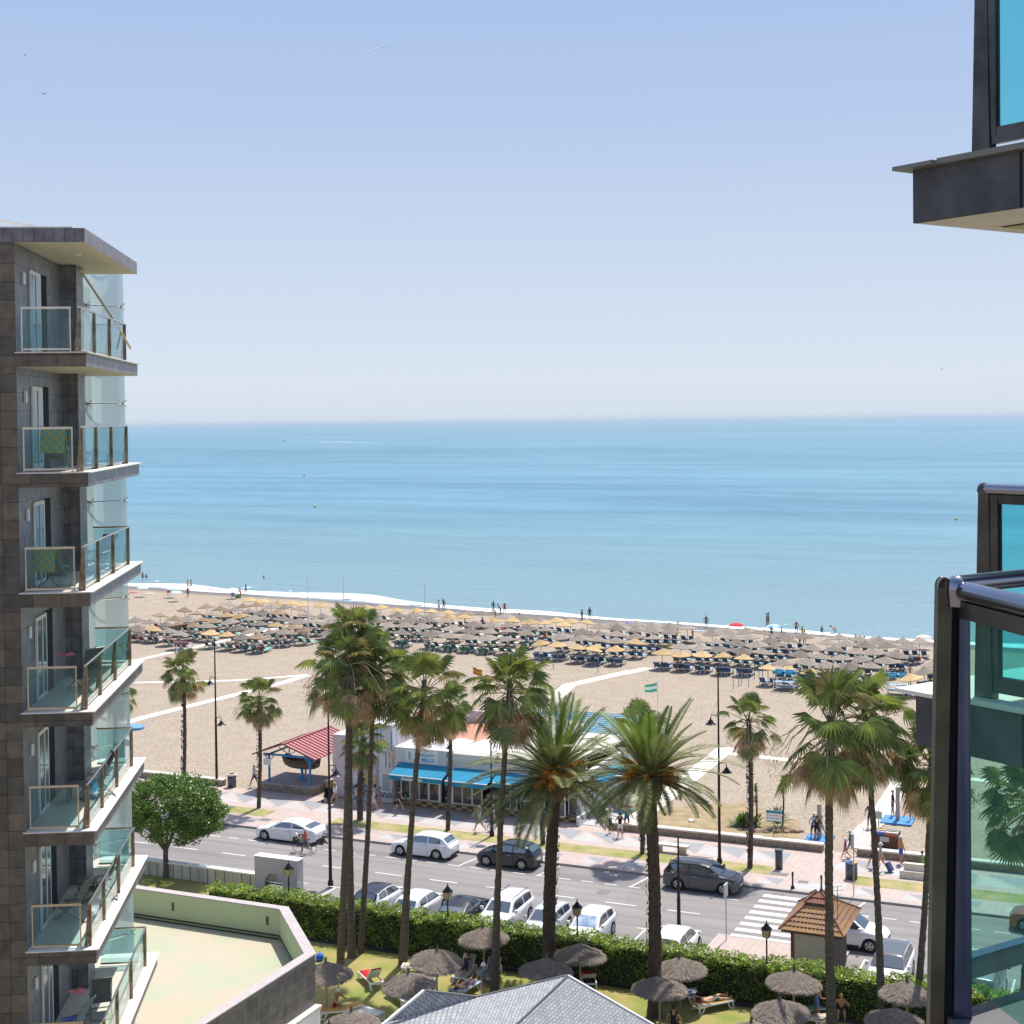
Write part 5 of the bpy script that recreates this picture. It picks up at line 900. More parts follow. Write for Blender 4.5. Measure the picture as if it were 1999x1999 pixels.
# ---- round leafy tree by the gate
FL=mat('ficus_leaf',(.11,.20,.025),.35,spec=.5,trl=.25,island=.5)
FT=thing('broadleaf_tree','round dense green tree on the small lawn beside the hotel tower','tree',(-56.4,74.6,0)); b=MB(); tk=mat('tree_bark',(.13,.115,.10),.95,c2=(.08,.07,.06),sc=5,bump=.8)
b.tube([(0,0,-.1),(.05,0,.6),(0,0,1.3),(.05,0,2.1)],[.26,.18,.16,.17],tk,10)
q=random.Random(4)
for i in range(9): a=i*.7; e=Vector((cos(a)*1.9*q.uniform(.5,1),sin(a)*1.9*q.uniform(.5,1),q.uniform(3.3,4.8))); b.tube([(.03,0,1.6),(e.x*.4,e.y*.4,2.5),tuple(e)],[.10,.07,.03],tk,6)
b.build('trunk',FT)
C=[]; cc=Vector((.45,.2,4.2))
for i in range(300):
    a=q.uniform(0,2*PI); z=q.uniform(-.85,1); r=math.sqrt(max(0,1-z*z)); k=q.uniform(.5,1.02)**.6; p=cc+Vector((cos(a)*r*3.5*k,sin(a)*r*2.7*k,z*2.0*k)); rr=q.uniform(.35,.62)
    if p.z<2.4: continue
    n=120; u=rng.normal(0,1,(n,3)); u/=np.linalg.norm(u,axis=1)[:,None]; C.append(np.array(p)+u*rr*rng.uniform(.55,1,(n,1))*np.array([1,1,.75]))
C=np.concatenate(C); link('crown',leafcloud('crown',C,.15,[FL],aspect=.55),FT)
# ---- clipped hedge
HL=mat('hedge_leaf',(.22,.31,.03),.4,spec=.45,trl=.3,island=.4,var=.2,sc=.8); HB_=MB()
H0,H1=-49.2,3.; HD=thing('hedge','long clipped green hedge between the lawn and the parked cars','hedge',(0,0,0))
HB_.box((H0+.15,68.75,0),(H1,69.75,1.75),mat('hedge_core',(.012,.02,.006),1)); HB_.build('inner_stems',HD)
def surf(n,f): return np.array([f() for _ in range(n)])
N=70000; x=rng.uniform(H0,H1,N); face=rng.random(N); y=np.where(face<.42,68.6+rng.exponential(.09,N),np.where(face<.85,rng.uniform(68.5,70.,N),70.-rng.exponential(.06,N))); z=np.where((face>=.42)&(face<.85),2.02-rng.exponential(.07,N),rng.uniform(.03,2.,N))
z+=.07*np.sin(x*1.1)+.06*np.sin(x*3.3+y*2)+.05*np.sin(x*7.7+y*5); keep=(np.sin(x*2.9+z*4)+np.sin(x*5.3-z*7)+rng.normal(0,.5,N))>-1.35; z=np.where(keep,z,z-.18); y+=np.where(face<.42,.06*np.sin(x*2.3)+.06*np.sin(x*6+z*3),0)
link('foliage',leafcloud('foliage',np.stack([x,y,z],1),.115,[HL],aspect=.6,up=1.0),HD)
N=500; xr=rng.uniform(0,1,N); a=rng.uniform(0,2*PI,N); C=np.stack([H0-.1+.45*np.cos(a)*xr,70.5+rng.normal(0,.4,N),rng.uniform(0,1.5,N)],1)
def shrub(name,label,x,y,r,h,n,m,size=.11):
    u=rng.normal(0,1,(n,3)); u/=np.linalg.norm(u,axis=1)[:,None]; u[:,2]=np.abs(u[:,2]); C=u*rng.uniform(.6,1,(n,1))*np.array([r,r,h]); o=link(name,leafcloud(name,C,size,[m]),None,(x,y,0)); tag(o,label,'shrub'); return o
shrub('shrub','small dark shrub at the foot of the gate wall',-49.2,72.6,.5,1.1,900,FL)
# fan plants and agaves by the low wall
AG=mat('agave_leaf',(.10,.15,.07),.6,trl=.1,island=.25,spec=.3); t=thing('spiky_plant','spiky agave like rosette behind the teal beach rules sign','plant',(-24.1,98.8,0)); b=MB(); q=random.Random(3)
for i in range(130):
    az=q.uniform(0,2*PI); el=R_(q.uniform(5,85)); d=Vector((cos(az)*cos(el),sin(az)*cos(el),sin(el))); s=d.cross(Vector((0,0,1))).normalized()*.045; L=q.uniform(1.1,1.55); c=Vector((0,0,.35)); m_=c+d*L*.5; e=c+d*L+Vector((0,0,-.12)); b.add([c-s*.6,m_-s,e,m_+s,c+s*.6],[(0,1,2,3,4)],AG)
b.build('leaves',t)
BN=mat('bright_leaf',(.09,.18,.025),.4,trl=.3,island=.3); t=thing('leafy_plant','bushy clump of broad leaves at the foot of the shaggy street palm','plant',(-26.2,98.6,0)); b=MB()
for i in range(260):
    az=q.uniform(0,2*PI); el=R_(q.uniform(5,80)); d=Vector((cos(az)*cos(el),sin(az)*cos(el),sin(el))); s=d.cross(Vector((0,0,1))).normalized()*q.uniform(.05,.09); L=q.uniform(.5,1.25); c=Vector((q.gauss(0,.35),q.gauss(0,.3),.1)); m_=c+d*L*.6; e=c+d*L+Vector((0,0,-.2)); b.add([c,m_-s,e,m_+s],[(0,1,2,3)],BN)
b.build('leaves',t)
for i,(x,y,h,lb) in enumerate(((-26.0,99.4,4.3,'tallest thin yucca like stem left of the shaggy street palm'),(-25.4,98.2,3.1,'shorter leafy topped stem just left of the shaggy street palm trunk'),(-23.9,99.6,3.6,'thin leafy stem right behind the shaggy street palm trunk'))):
    t=thing('yucca_plant',lb,'plant',(x,y,0)); MB().tube([(0,0,0),(.08,0,h*.5),(0,0,h-.3)],[.07,.06,.05],BARKR,6).build('stem',t); b=MB()
    for k in range(110):
        az=q.uniform(0,2*PI); zz=h-q.uniform(0,1.1); el=R_(q.uniform(-10,80)) if zz>h-.5 else R_(q.uniform(-80,10)); d=Vector((cos(az)*cos(el),sin(az)*cos(el),sin(el))); s=d.cross(Vector((0,0,1))).normalized()*.05; L=.34; c=Vector((0,0,zz-.2)); b.add([c,c+d*L*.5-s,c+d*L,c+d*L*.5+s],[(0,1,2,3)],BN if zz>h-.55 else DEAD)
    b.build('leaves',t)
# ================================================================= CARS
def itp(pts,x):
    for (a,b),(c,d) in zip(pts,pts[1:]):
        if x<=c: return b+(d-b)*((x-a)/(c-a) if c>a else 0)
    return pts[-1][1]
KIND=dict(
 hatch=dict(low=[(0,.40),(.015,.47),(.06,.54),(.14,.60),(.25,.655),(.3,.67),(.9,.70),(.975,.66),(1,.5)],roof=[(.25,.66),(.42,.955),(.55,1.),(.72,.985),(.87,.93),(.965,.70)],fa=.185,ra=.79),
 suv=dict(low=[(0,.40),(.015,.50),(.06,.58),(.14,.625),(.24,.66),(.3,.67),(.9,.70),(.98,.66),(1,.5)],roof=[(.235,.66),(.38,.945),(.5,1.),(.75,.99),(.90,.94),(.975,.70)],fa=.185,ra=.79),
 coupe=dict(low=[(0,.38),(.015,.46),(.06,.53),(.14,.60),(.25,.66),(.3,.68),(.85,.74),(.96,.74),(1,.52)],roof=[(.26,.66),(.44,.96),(.54,1.),(.66,.97),(.80,.86),(.93,.745)],fa=.18,ra=.79),
 van=dict(low=[(0,.36),(.015,.44),(.05,.50),(.12,.54),(.20,.58),(.24,.6),(.92,.62),(.99,.6),(1,.45)],roof=[(.16,.56),(.33,.93),(.45,1.),(.8,1.),(.95,.97),(.99,.62)],fa=.17,ra=.8))
def paint(name,c,metal=.0,rough=.22): return mat('paint_'+name,c,rough,metal=metal,coat=.6,spec=.5)
CGL=mat('car_glass',(.035,.055,.065),.06,spec=1.,ior=2.1); PLAS=mat('black_plastic',(.02,.02,.02),.6); REDL=mat('tail_lamp',(.45,.01,.015),.2); CLR=mat('head_lamp',(.6,.62,.64),.12,spec=.8); RIM=mat('alloy_rim',(.5,.5,.52),.3,metal=.8)
WH={}
def wheel_mesh(r):
    if r in WH: return WH[r]
    b=MB(); b.lathe([(r*.62,-.105),(r*.93,-.11),(r,-.07),(r,.07),(r*.93,.11),(r*.62,.105)],RUBBER,n=20,axis='y'); t=mesh_of(b,'wheel'); b=MB()
    b.lathe([(0,-.06),(r*.6,-.06)],mat('wheel_well',(.02,.02,.02),.8),n=16,axis='y'); b.lathe([(r*.56,-.112),(r*.66,-.112),(r*.66,-.07),(r*.58,-.07)],RIM,n=20,axis='y'); b.lathe([(0,-.1),(r*.16,-.1),(r*.16,-.06)],RIM,n=10,axis='y')
    for i in range(5):
        a=2*PI*i/5
        for k in(-.16,.16): b.bar((r*.12*cos(a),-.088,r*.12*sin(a)),(r*.6*cos(a+k),-.095,r*.6*sin(a+k)),.045,.03,RIM,up=(0,1,0))
    WH[r]=(t,mesh_of(b,'rim')); return WH[r]
def car(name,label,kind,L,W,H,pm,loc,rot,roofm=None,clad=False,group='parked cars',shade=None,rails=False):
    K=KIND[kind]; t=thing(name,label,'car',loc,rot,group); rf=roofm or pm; wr=.335 if kind!='suv' else .36; gz=.18
    # x from front(+L/2) to rear(-L/2); u=0 front
    X=lambda u:L/2-u*L
    wid=lambda u:W/2*itp([(0,.70),(.02,.80),(.06,.90),(.14,.97),(.3,1.),(.7,1.),(.88,.985),(.95,.94),(.985,.86),(1,.76)],u)
    xa,xr=K['fa'],K['ra']
    def zb(u):
        z=gz if .03<u<.97 else gz+.07
        for c in(xa,xr):
            d=abs(u-c)*L; R=wr+.055
            if d<R: z=max(z,wr+math.sqrt(R*R-d*d)-.0)
        return z
    us=sorted(set(list(np.linspace(0,1,41))+[c+s*(wr+.055)*math.sin(a)/L for c in(xa,xr) for s in(-1,1) for a in(.15,.5,.85,1.15,1.4,1.55,1.58)]))
    b=MB(); rows=[]
    for u in us:
        w=wid(u); zt=itp(K['low'],u)*H; z0=min(zb(u),zt*.93); zm=z0+(zt-z0)*.45
        rows.append([(w*.965,z0),(w*1.0,zm),(w*.995,z0+(zt-z0)*.72),(w*.955,zt-.035),(w*.86,zt),(w*.5,zt+.018),(0,zt+.025)])
    V=[];n7=13
    for u,r in zip(us,rows):
        full=[(-y,z) for y,z in r]+[(y,z) for y,z in r[:-1][::-1]]; V+= [(X(u),y,z) for y,z in full]
    k=len(us); F_=[(i*n7+j,i*n7+j+1,(i+1)*n7+j+1,(i+1)*n7+j) for i in range(k-1) for j in range(n7-1)]
    b.add(V,F_,pm,True); b.add(V[:n7],[tuple(range(n7))[::-1]],pm); b.add(V[-n7:],[tuple(range(n7))],pm)
    b.build('body',t)
    # cabin shell
    R=K['roof']; u0,u1=R[0][0],R[-1][0]; cw_=W/2
    belt=lambda u:itp(K['low'],u)*H-.02; zr=lambda u:itp(R,u)*H
    def yy(u,z): f=(z-belt(u))/(H-belt(u)); return wid(u)*.90*(1-f)+cw_*.70*f-.0
    cu_=list(np.linspace(u0,u1,34)); V=[]; 
    for u in cu_:
        zt=zr(u); bl=belt(u); zt=max(zt,bl+.01); V+= [(X(u),-yy(u,bl),bl),(X(u),-yy(u,(bl+zt)/2)-.012,(bl+zt)/2),(X(u),-yy(u,zt-.03),zt-.03),(X(u),-yy(u,zt)*.9,zt+.0),(X(u),-yy(u,zt)*.5,zt+.02),(X(u),0,zt+.028)]
        V+= [(X(u),-y,z) for _,y,z in V[-6:-1][::-1]]
    n=11; b=MB(); FS=[];FR=[]
    for i in range(len(cu_)-1):
        for j in range(n-1): (FR if 2<=j<=7 else FS).append((i*n+j,i*n+j+1,(i+1)*n+j+1,(i+1)*n+j))
    b.add(V,FS,pm,True); b.add(V,FR,rf,True); b.build('cabin',t)
    # windows
    def sidewin(ua,ub,nm):
        for s in(-1,1):
            g=MB(); V=[];uu=np.linspace(ua,ub,9)
            for u in uu:
                lo=belt(u)+.035; hi=max(lo+.005,min(zr(u)-.075,H-.10))
                for f in(0,.5,1): z=lo+(hi-lo)*f; V.append((X(u),s*(yy(u,z)+.014+.01*(f==.5)),z))
            F_=[(i*3+j,i*3+j+1,(i+1)*3+j+1,(i+1)*3+j) for i in range(8) for j in range(2)]; g.add(V,F_ if s<0 else [q[::-1] for q in F_],CGL,True)
            g.build(nm,t)
    pa=R[1][0]; ue=R[-2][0]; mid=(pa+ue)/2+.0
    sidewin(u0+.045,mid-.012,'side_window'); sidewin(mid+.012,ue-.02 if kind!='coupe' else R[-1][0]-.05,'side_window')
    def screen(ua,ub,nm,m):
        V=[];uu=np.linspace(ua,ub,6)
        for u in uu:
            z=zr(u); 
            for f in(-.9,-.5,0,.5,.9): V.append((X(u)+(.012 if nm=='windscreen' else -.012),yy(u,z)*f*.93,z+.012+.026*(1-abs(f))))
        F_=[(i*5+j,i*5+j+1,(i+1)*5+j+1,(i+1)*5+j) for i in range(5) for j in range(4)]; MB().add(V,F_,m,True).build(nm,t)
    screen(u0+.012,pa-.012,'windscreen',shade or CGL); 
    screen(ue+.01,R[-1][0]-(.012 if kind!='suv' else .03),'rear_window',CGL)
    # sills, bumpers, lamps, plate, mirrors
    b=MB(); b.box((-L/2*.93,-W/2*.8,.2),(L/2*.93,W/2*.8,H*.4),PLAS); b.box((L/2-.03,-W*.28,.22),(L/2+.008,W*.28,.42),PLAS); b.box((L/2-.02,-W*.2,H*.36),(L/2+.012,W*.2,H*.43),PLAS); b.box((-L/2-.01,-W*.36,.2),(-L/2+.05,W*.36,.36),PLAS)
    if clad:
        for s in(-1,1): b.box((X(xr-.12),s*(W/2-.02),.17),(X(xa+.12),s*(W/2+.006),.34),PLAS)
    b.build('lower_trim',t)
    for s in(-1,1):
        MB().add([(X(.012),s*W*.36,H*.40),(X(.085),s*wid(.085)*1.004,H*.43),(X(.12),s*wid(.12)*1.0,H*.53),(X(.03),s*W*.40,H*.50)],[(0,1,2,3) if s>0 else (3,2,1,0)],CLR).build('headlight',t)
        z0,z1=(.46,.62) if kind!='van' else (.40,.62); MB().add([(X(.992),s*W*.30,H*z0),(X(.93),s*wid(.93)*1.008,H*z0),(X(.93),s*wid(.93)*.995,H*z1),(X(.985),s*W*.33,H*z1)],[(0,1,2,3) if s<0 else (3,2,1,0)],REDL).build('tail_light',t)
        mm=MB(); xm=X(u0+.055); mm.box((xm-.06,s*(W/2+.02) if s>0 else s*(W/2+.17),H*.66),(xm+.08,s*(W/2+.17) if s>0 else s*(W/2+.02),H*.76),pm if kind!='van' else PLAS); mm.build('mirror',t)
        for u in((pa+mid)/2+.05,(mid+ue)/2+.03): MB().box((X(u)-.08,s*(wid(u)-.005) if s>0 else s*(wid(u)+.03),H*.57),(X(u)+.08,s*(wid(u)+.03) if s>0 else s*(wid(u)-.005),H*.585),RIM if not clad else PLAS).build('door_handle',t)
        sm=MB()
        for u in(mid,): sm.box((X(u)-.006,s*(wid(u)*.998) if s>0 else s*(wid(u)+.003),.28),(X(u)+.006,s*(wid(u)+.003) if s>0 else s*(wid(u)*.998),H*.66),PLAS)
        sm.build('door_seam',t)
        if rails: MB().tube([(X(pa+.02),s*cw_*.62,H-.02),(X(pa+.05),s*cw_*.62,H+.045),(X(ue-.03),s*cw_*.6,H+.03),(X(ue),s*cw_*.6,H-.03)],.018,PLAS,5).build('roof_rail',t)
    MB().box((-L/2-.02,-.26,H*.36),(-L/2-.0,.26,H*.36+.11),WHITE).build('number_plate',t)
    MB().box((L/2+.012,-.26,H*.27),(L/2+.024,.26,H*.27+.11),WHITE).build('number_plate',t)
    wm,rm=wheel_mesh(wr)
    for u in(xa,xr):
        for s in(-1,1): wo=link('wheel',wm,t,(X(u),s*(W/2-.12),wr),0 if s<0 else PI); link('rim',rm,wo)
    return t
PW=paint('white',(.78,.78,.80)); PB=paint('black',(.012,.012,.016),.2); PG=paint('dark_grey',(.075,.08,.09),.6,.28); PS=paint('silver',(.32,.33,.35),.7,.3); PO_=paint('orange',(.30,.085,.025),.5,.28); PT_=paint('grey',(.22,.24,.25),.4,.3)
ZR_=-.12
car('white_car','low white fastback parked at the kerb beside the cyclist','coupe',4.75,1.86,1.4,PW,(-53.85,84.85,ZR_),PI)
car('white_car','white hatchback parked at the kerb in front of the restaurant','hatch',4.3,1.81,1.47,PW,(-43.85,85.05,ZR_),PI)
car('black_car','small black hatchback parked at the kerb behind the tall thin palm','hatch',4.0,1.73,1.52,PB,(-37.85,85.05,ZR_),PI)
car('grey_suv','dark grey car with raised body parked at the kerb by the crosswalk','suv',4.6,1.88,1.65,PG,(-25.2,85.,ZR_),0.,rails=True)
sv=car('silver_car','silver car half hidden behind the round tree','hatch',4.3,1.8,1.5,PS,(-61.9,85.,ZR_),PI)
def perp(label,kind,L,W,H,pm,s,t,toward,**k): return car('white_car' if pm is PW else 'black_car' if pm is PB else 'grey_van' if kind=='van' else 'silver_car',label,kind,L,W,H,pm,(s,t,ZR_),PI/2 if toward=='road' else -PI/2,**k)
perp('white car with black roof, leftmost in the row behind the hedge','hatch',4.1,1.78,1.5,PW,-41.35,74.55,'road',roofm=PB)
perp('white hatchback second from the left in the row behind the hedge','hatch',4.1,1.76,1.5,PW,-38.65,74.35,'road')
perp('black car between two white ones in the row behind the hedge','coupe',4.4,1.8,1.42,PB,-35.95,74.5,'road')
perp('tall white car facing the hedge right of the black car','suv',4.5,1.86,1.66,PW,-33.5,74.7,'hedge',rails=True)
perp('silver white hatchback facing the hedge behind the left date palm trunk','hatch',4.0,1.72,1.5,paint('pearl',(.62,.63,.66),.2),-30.85,74.3,'hedge')
perp('white hatchback with a blue and white windscreen shade facing the hedge','hatch',4.1,1.76,1.52,PW,-28.35,74.35,'hedge',shade=mat('sun_shade',(.55,.62,.68),.5,c2=(.12,.25,.5),sc=2.2))
perp('white car with black bumper parked alone behind the hedge beside the right date palm','suv',4.05,1.78,1.6,PW,-23.3,73.6,'road',clad=True)
car('white_suv','white raised car with black wheel arches standing behind the kiosk','suv',4.6,1.86,1.68,PW,(-15.6,78.75,ZR_),0.,clad=True)
perp('white car with grey glass roof facing the hedge right of the kiosk','suv',4.5,1.84,1.64,PW,-12.45,74.3,'hedge',roofm=mat('glass_roof',(.10,.11,.13),.15,spec=.7))
perp('grey van seen through the teal glass behind the hedge','van',4.9,1.92,1.9,PT_,-8.0,73.4,'road')
car('orange_car','orange car seen through the teal glass at the far kerb','suv',4.4,1.83,1.58,PO_,(-5.6,85.,ZR_),PI)
# bicycle with basket
BC=thing('bicycle','dark city bicycle with front basket beside the white fastback','bicycle',(-51.3,82.5,ZR_),PI*1.02); TY=mat('tyre_dark',(.02,.02,.02),.7); FRM=mat('teal_frame',(.02,.07,.08),.4)
for x in(-.52,.55):
    w_=MB(); 
    P=[(x+.33*cos(a),0,.34+.33*sin(a)) for a in np.linspace(0,2*PI,25)]; w_.tube(P,.016,TY,5,cap=False)
    for a in np.linspace(0,PI,7)[:-1]: w_.tube([(x+.32*cos(a),0,.34+.32*sin(a)),(x-.32*cos(a),0,.34-.32*sin(a))],.003,RIM,3)
    w_.build('wheel',BC)
b=MB(); 
for p,q_ in (((-.52,0,.34),(-.05,0,.3)),((-.05,0,.3),(-.2,0,.85)),((-.05,0,.3),(.4,0,.8)),((-.2,0,.72),(.4,0,.82)),((-.52,0,.34),(-.2,0,.72)),((.55,0,.34),(.38,0,1.0))): b.tube([p,q_],.02,FRM,6)
b.build('frame',BC); MB().tube([(.2,-.28,1.05),(.38,-.2,1.05),(.4,0,1.0),(.38,.2,1.05),(.2,.28,1.05)],.014,RIM,5).build('handlebar',BC); MB().box((-.32,-.09,.86),(-.06,.09,.92),PLAS).build('saddle',BC)
MB().box((.48,-.16,.72),(.8,.16,.98),PLAS).build('basket',BC)
o=MB().lathe([(.0,.0),(.13,.02),(.15,.15),(.08,.27),(.02,.34)],WHITE,(0,0,0),8).build('shopping_bag',None,(-51.95,82.5,ZR_+.95)); tag(o,'white plastic bag sitting in the bicycle basket','bag')
# ================================================================= PEOPLE
SKIN=[mat('skin_%d'%i,c,.6) for i,c in enumerate(((.52,.30,.20),(.40,.21,.13),(.26,.13,.08)))]
HAIRC=dict(dark=(.02,.014,.01),brown=(.09,.045,.025),red=(.22,.04,.015),blond=(.40,.28,.12),grey=(.45,.44,.42),white=(.75,.74,.72),navy=(.02,.03,.12),maroon=(.18,.02,.05),tan=(.45,.32,.2),blue=(.05,.2,.6))
def cm(c): return mat('cloth_%d_%d_%d'%tuple(int(x*100) for x in c),c,.9)
def person(label,loc,face,top=(.7,.7,.7),bottom=(.1,.1,.15),skin=0,hair='dark',hat=None,h=1.7,lean=0,thigh=(0,0),knee=(0,0),arm=(5,5),elbow=(10,10),pel=None,lie=None,sleeve=True,dress=False,bare=False,spread=6,tilt=0):
    S=SKIN[skin]; T=S if bare else cm(top); B=cm(bottom); k=h/1.7
    def rx(a,v): a=R_(a); return Vector((v[0],v[1]*cos(a)-v[2]*sin(a),v[1]*sin(a)+v[2]*cos(a)))
    P=[];E=[];R=[];M=[]   # joints, edges, radii, region per joint
    def J(p,r,par,m): P.append(Vector(p));R.append(r);M.append(m); i=len(P)-1; (E.append((par,i)) if par is not None else None); return i
    pz=pel if pel is not None else .93; root=J((0,0,pz),(.145,.115),None,'B'); sp=J(P[0]+rx(-lean,(0,0,.22)),(.135,.10),root,'T'); ch=J(P[0]+rx(-lean,(0,0,.42)),(.16,.105),sp,'T'); nk=J(P[0]+rx(-lean,(0,.0,.56)),(.055,.055),ch,'S'); hl=lean*.6+tilt
    hd=J(P[nk]+rx(-hl,(0,.01,.10)),(.085,.10),nk,'S'); ht=J(P[hd]+rx(-hl,(0,.01,.11)),(.075,.09),hd,'S'); J(P[hd]+rx(-hl,(0,.085,.03)),(.03,.035),hd,'S')
    for s,ar,el in((-1,arm[0],elbow[0]),(1,arm[1],elbow[1])):
        sh=J(P[ch]+rx(-lean,(s*.185,0,.04)),(.062,.062),ch,'T'); d=rx(ar-lean*.5,(s*.15,0,-.27)); eb=J(P[sh]+d,(.043,.043),sh,'T' if sleeve else 'S'); d2=rx(ar+el-lean*.5,(s*.02,0,-.24)); wr=J(P[eb]+d2,(.03,.03),eb,'S'); ha=J(P[wr]+d2.normalized()*.09,(.032,.022),wr,'S'); J(P[ha]+d2.normalized()*.075,(.02,.012),ha,'S'); J(P[wr]+d2.normalized()*.06+Vector((-s*.035,.015,0)),(.012,.012),wr,'S')
    for s,th,kn in((-1,thigh[0],knee[0]),(1,thigh[1],knee[1])):
        hp=J(P[root]+Vector((s*.09,0,-.05)),(.10,.10),root,'B'); d=rx(th,(s*.01*spread,0,-.41)); mid_=J(P[hp]+d*.55,(.082,.082),hp,'B'); kn_=J(P[hp]+d,(.058,.058),mid_,'S' if not dress else 'B'); d2=rx(th-kn,(s*.005,0,-.40)); J2=J(P[kn_]+d2*.4,(.055,.058),kn_,'S'); an=J(P[kn_]+d2,(.036,.036),J2,'S'); d3=rx(th-kn,(0,.16,-.04)); J(P[an]+d3,(.03,.022),an,'S')
    P=[p*k for p in P]; bm=bmesh.new(); vs=[bm.verts.new(p) for p in P]; [bm.edges.new((vs[a],vs[b])) for a,b in E]; me=bpy.data.meshes.new('t'); bm.to_mesh(me); bm.free()
    ob=bpy.data.objects.new('t',me); col.objects.link(ob); md=ob.modifiers.new('s','SKIN'); me.skin_vertices[0].data[0].use_root=True
    for i,r in enumerate(R): me.skin_vertices[0].data[i].radius=(r[0]*k,r[1]*k)
    sb=ob.modifiers.new('u','SUBSURF'); sb.levels=1; sb.render_levels=1
    dg=bpy.context.evaluated_depsgraph_get(); dg.update(); m2=bpy.data.meshes.new_from_object(ob.evaluated_get(dg)); bpy.data.objects.remove(ob); bpy.data.meshes.remove(me)
    m2.materials.clear(); [m2.materials.append(x) for x in(S,T,B)]; PA=np.array([tuple(p) for p in P]); mi=dict(S=0,T=1,B=2)
    seg=[(PA[a],PA[b],M[b]) for a,b in E]; idx=[]
    for f in m2.polygons:
        c=np.array(f.center); best=9;mm='S'
        for a,b,m in seg:
            ab=b-a; t_=np.clip(np.dot(c-a,ab)/(np.dot(ab,ab)+1e-9),0,1); dd=np.linalg.norm(c-a-ab*t_)
            if dd<best: best=dd; mm=m
        idx.append(mi[mm])
    m2.polygons.foreach_set('material_index',idx); m2.polygons.foreach_set('use_smooth',[True]*len(idx)); m2.update()
    root_=thing('person',label,'person',loc,face if not lie else face)
    body=link('body',m2,root_); hdp=P[hd]; hb=MB(); c=hat or hair; hm=mat('hair_'+c,HAIRC[c],.8)
    hb.lathe([(.0,.135),(.05,.125),(.09,.08),(.105,.02),(.10,-.03)]+([(.16,-.03),(.0,-.02)] if hat else [(.085,-.07),(.07,-.05)]),hm,(0,0,0),10); ho=hb.build('hat' if hat else 'hair',root_,hdp+rx(-hl,(0,-.012,.045))*k,(R_(-hl*.8),0,0)); ho.scale=(k*1.0,k*1.12,k)
    fm=MB(); 
    for s in(-1,1): fm.add([(s*.035-.012,.098,.035),(s*.035+.012,.098,.035),(s*.035+.012,.096,.05),(s*.035-.012,.096,.05)],[(0,1,2,3)],DARK)
    fm.add([(-.025,.094,-.02),(.025,.094,-.02),(.025,.094,-.012),(-.025,.094,-.012)],[(0,1,2,3)],mat('lips',(.35,.1,.09),.6)); fo=fm.build('face',root_,hdp,(R_(-hl),0,0)); fo.scale=(k,)*3
    if dress:
        d=MB(); d.lathe([(.15*k,P[ch].z-P[0].z+.02),(.15*k,.18*k),(.19*k,-.08*k),(.27*k,-.42*k)],T,(0,0,P[0].z),12); dd_=d.build('dress',root_); dd_.scale=(1,.75,1)
    if lie:
        for o in list(root_.children): pass
        root_.rotation_euler=lie
    return root_
def lie_on(o,C,rot,z,face=1):
    h=Vector((-sin(rot),cos(rot),0)); y=Vector((0,0,face)); x=y.cross(h); M=Matrix((x,y,h)).transposed(); o.rotation_euler=M.to_euler(); o.location=Vector((C.x,C.y,0))-h*.93+Vector((0,0,z))
def PP(r,x,y): q=Q(r,x,y); return G(*q)
WK=dict(thigh=(24,-18),knee=(6,28),arm=(-22,20),elbow=(12,18)); ST_=dict(thigh=(2,-2),knee=(0,4))
LFT=PI/2; RGT=-PI/2; SEA=0.; CAM=PI   # facing: person faces +Y locally
# promenade
person('man in white shirt and straw hat pushing a stroller by the restaurant corner',PP('B',265,1085),LFT,(.75,.74,.76),(.45,.35,.25),1,'tan',hat='tan',**WK)
person('woman with dark ponytail in pink top and blue shorts between the palm trunks',PP('B',468,1105),RGT,(.55,.3,.3),(.02,.08,.4),0,'dark',**WK)
person('woman in black and white striped top striding past the tiled wall',PP('X',750,1005),RGT,(.45,.45,.45),(.6,.6,.6),0,'blond',h=1.6,**WK)
person('man in grey shirt walking behind the striped woman',PP('X',735,985)+Vector((0,.5,0)),RGT,(.35,.37,.4),(.1,.1,.12),1,'dark',h=1.72,**WK)
person('little girl in a pink dress before the diamond tiles',PP('X',835,960),LFT,(.6,.16,.32),(.6,.16,.32),0,'blond',h=1.3,**WK)
person('woman in a long black dress walking below the awning end',PP('X',1105,1025),RGT,(.015,.015,.018),(.015,.015,.018),0,'dark',h=1.72,**WK)
person('child in a green shirt beside the woman in black',PP('X',1190,965),LFT,(.03,.28,.15),(.02,.05,.05),1,'dark',h=1.15,**WK)
person('man in grey t-shirt and green shorts walking left of the short lamp post',PP('B',1625,1325),LFT,(.42,.42,.43),(.16,.22,.2),1,'grey',hat='grey',**WK)
person('woman in pale print blouse and cap walking right behind the short lamp post',PP('B',1755,1305),RGT,(.5,.5,.56),(.5,.3,.2),1,'white',hat='white',h=1.66,**WK)
person('red haired woman in white top and denim skirt in the group of three',PP('C',1170,1335),RGT,(.65,.62,.6),(.10,.14,.25),0,'red',h=1.62,**ST_,arm=(20,25),elbow=(60,60))
person('woman with black top, blue cap and white shorts seen from behind',PP('C',1262,1378),SEA,(.015,.015,.018),(.75,.72,.66),0,'navy',hat='navy',h=1.65,arm=(8,8),elbow=(30,40),sleeve=False)
person('man in green polo and dark blue shorts in the group of three',PP('C',1325,1310),CAM+.5,(.015,.20,.14),(.06,.06,.2),1,'brown',h=1.72,arm=(10,20),elbow=(60,30))
person('man in white shirt bending beside the low beach shower',PP('E',415,1440),SEA,(.62,.64,.72),(.05,.06,.12),0,'white',hat='white',lean=18,arm=(20,30),elbow=(30,30))
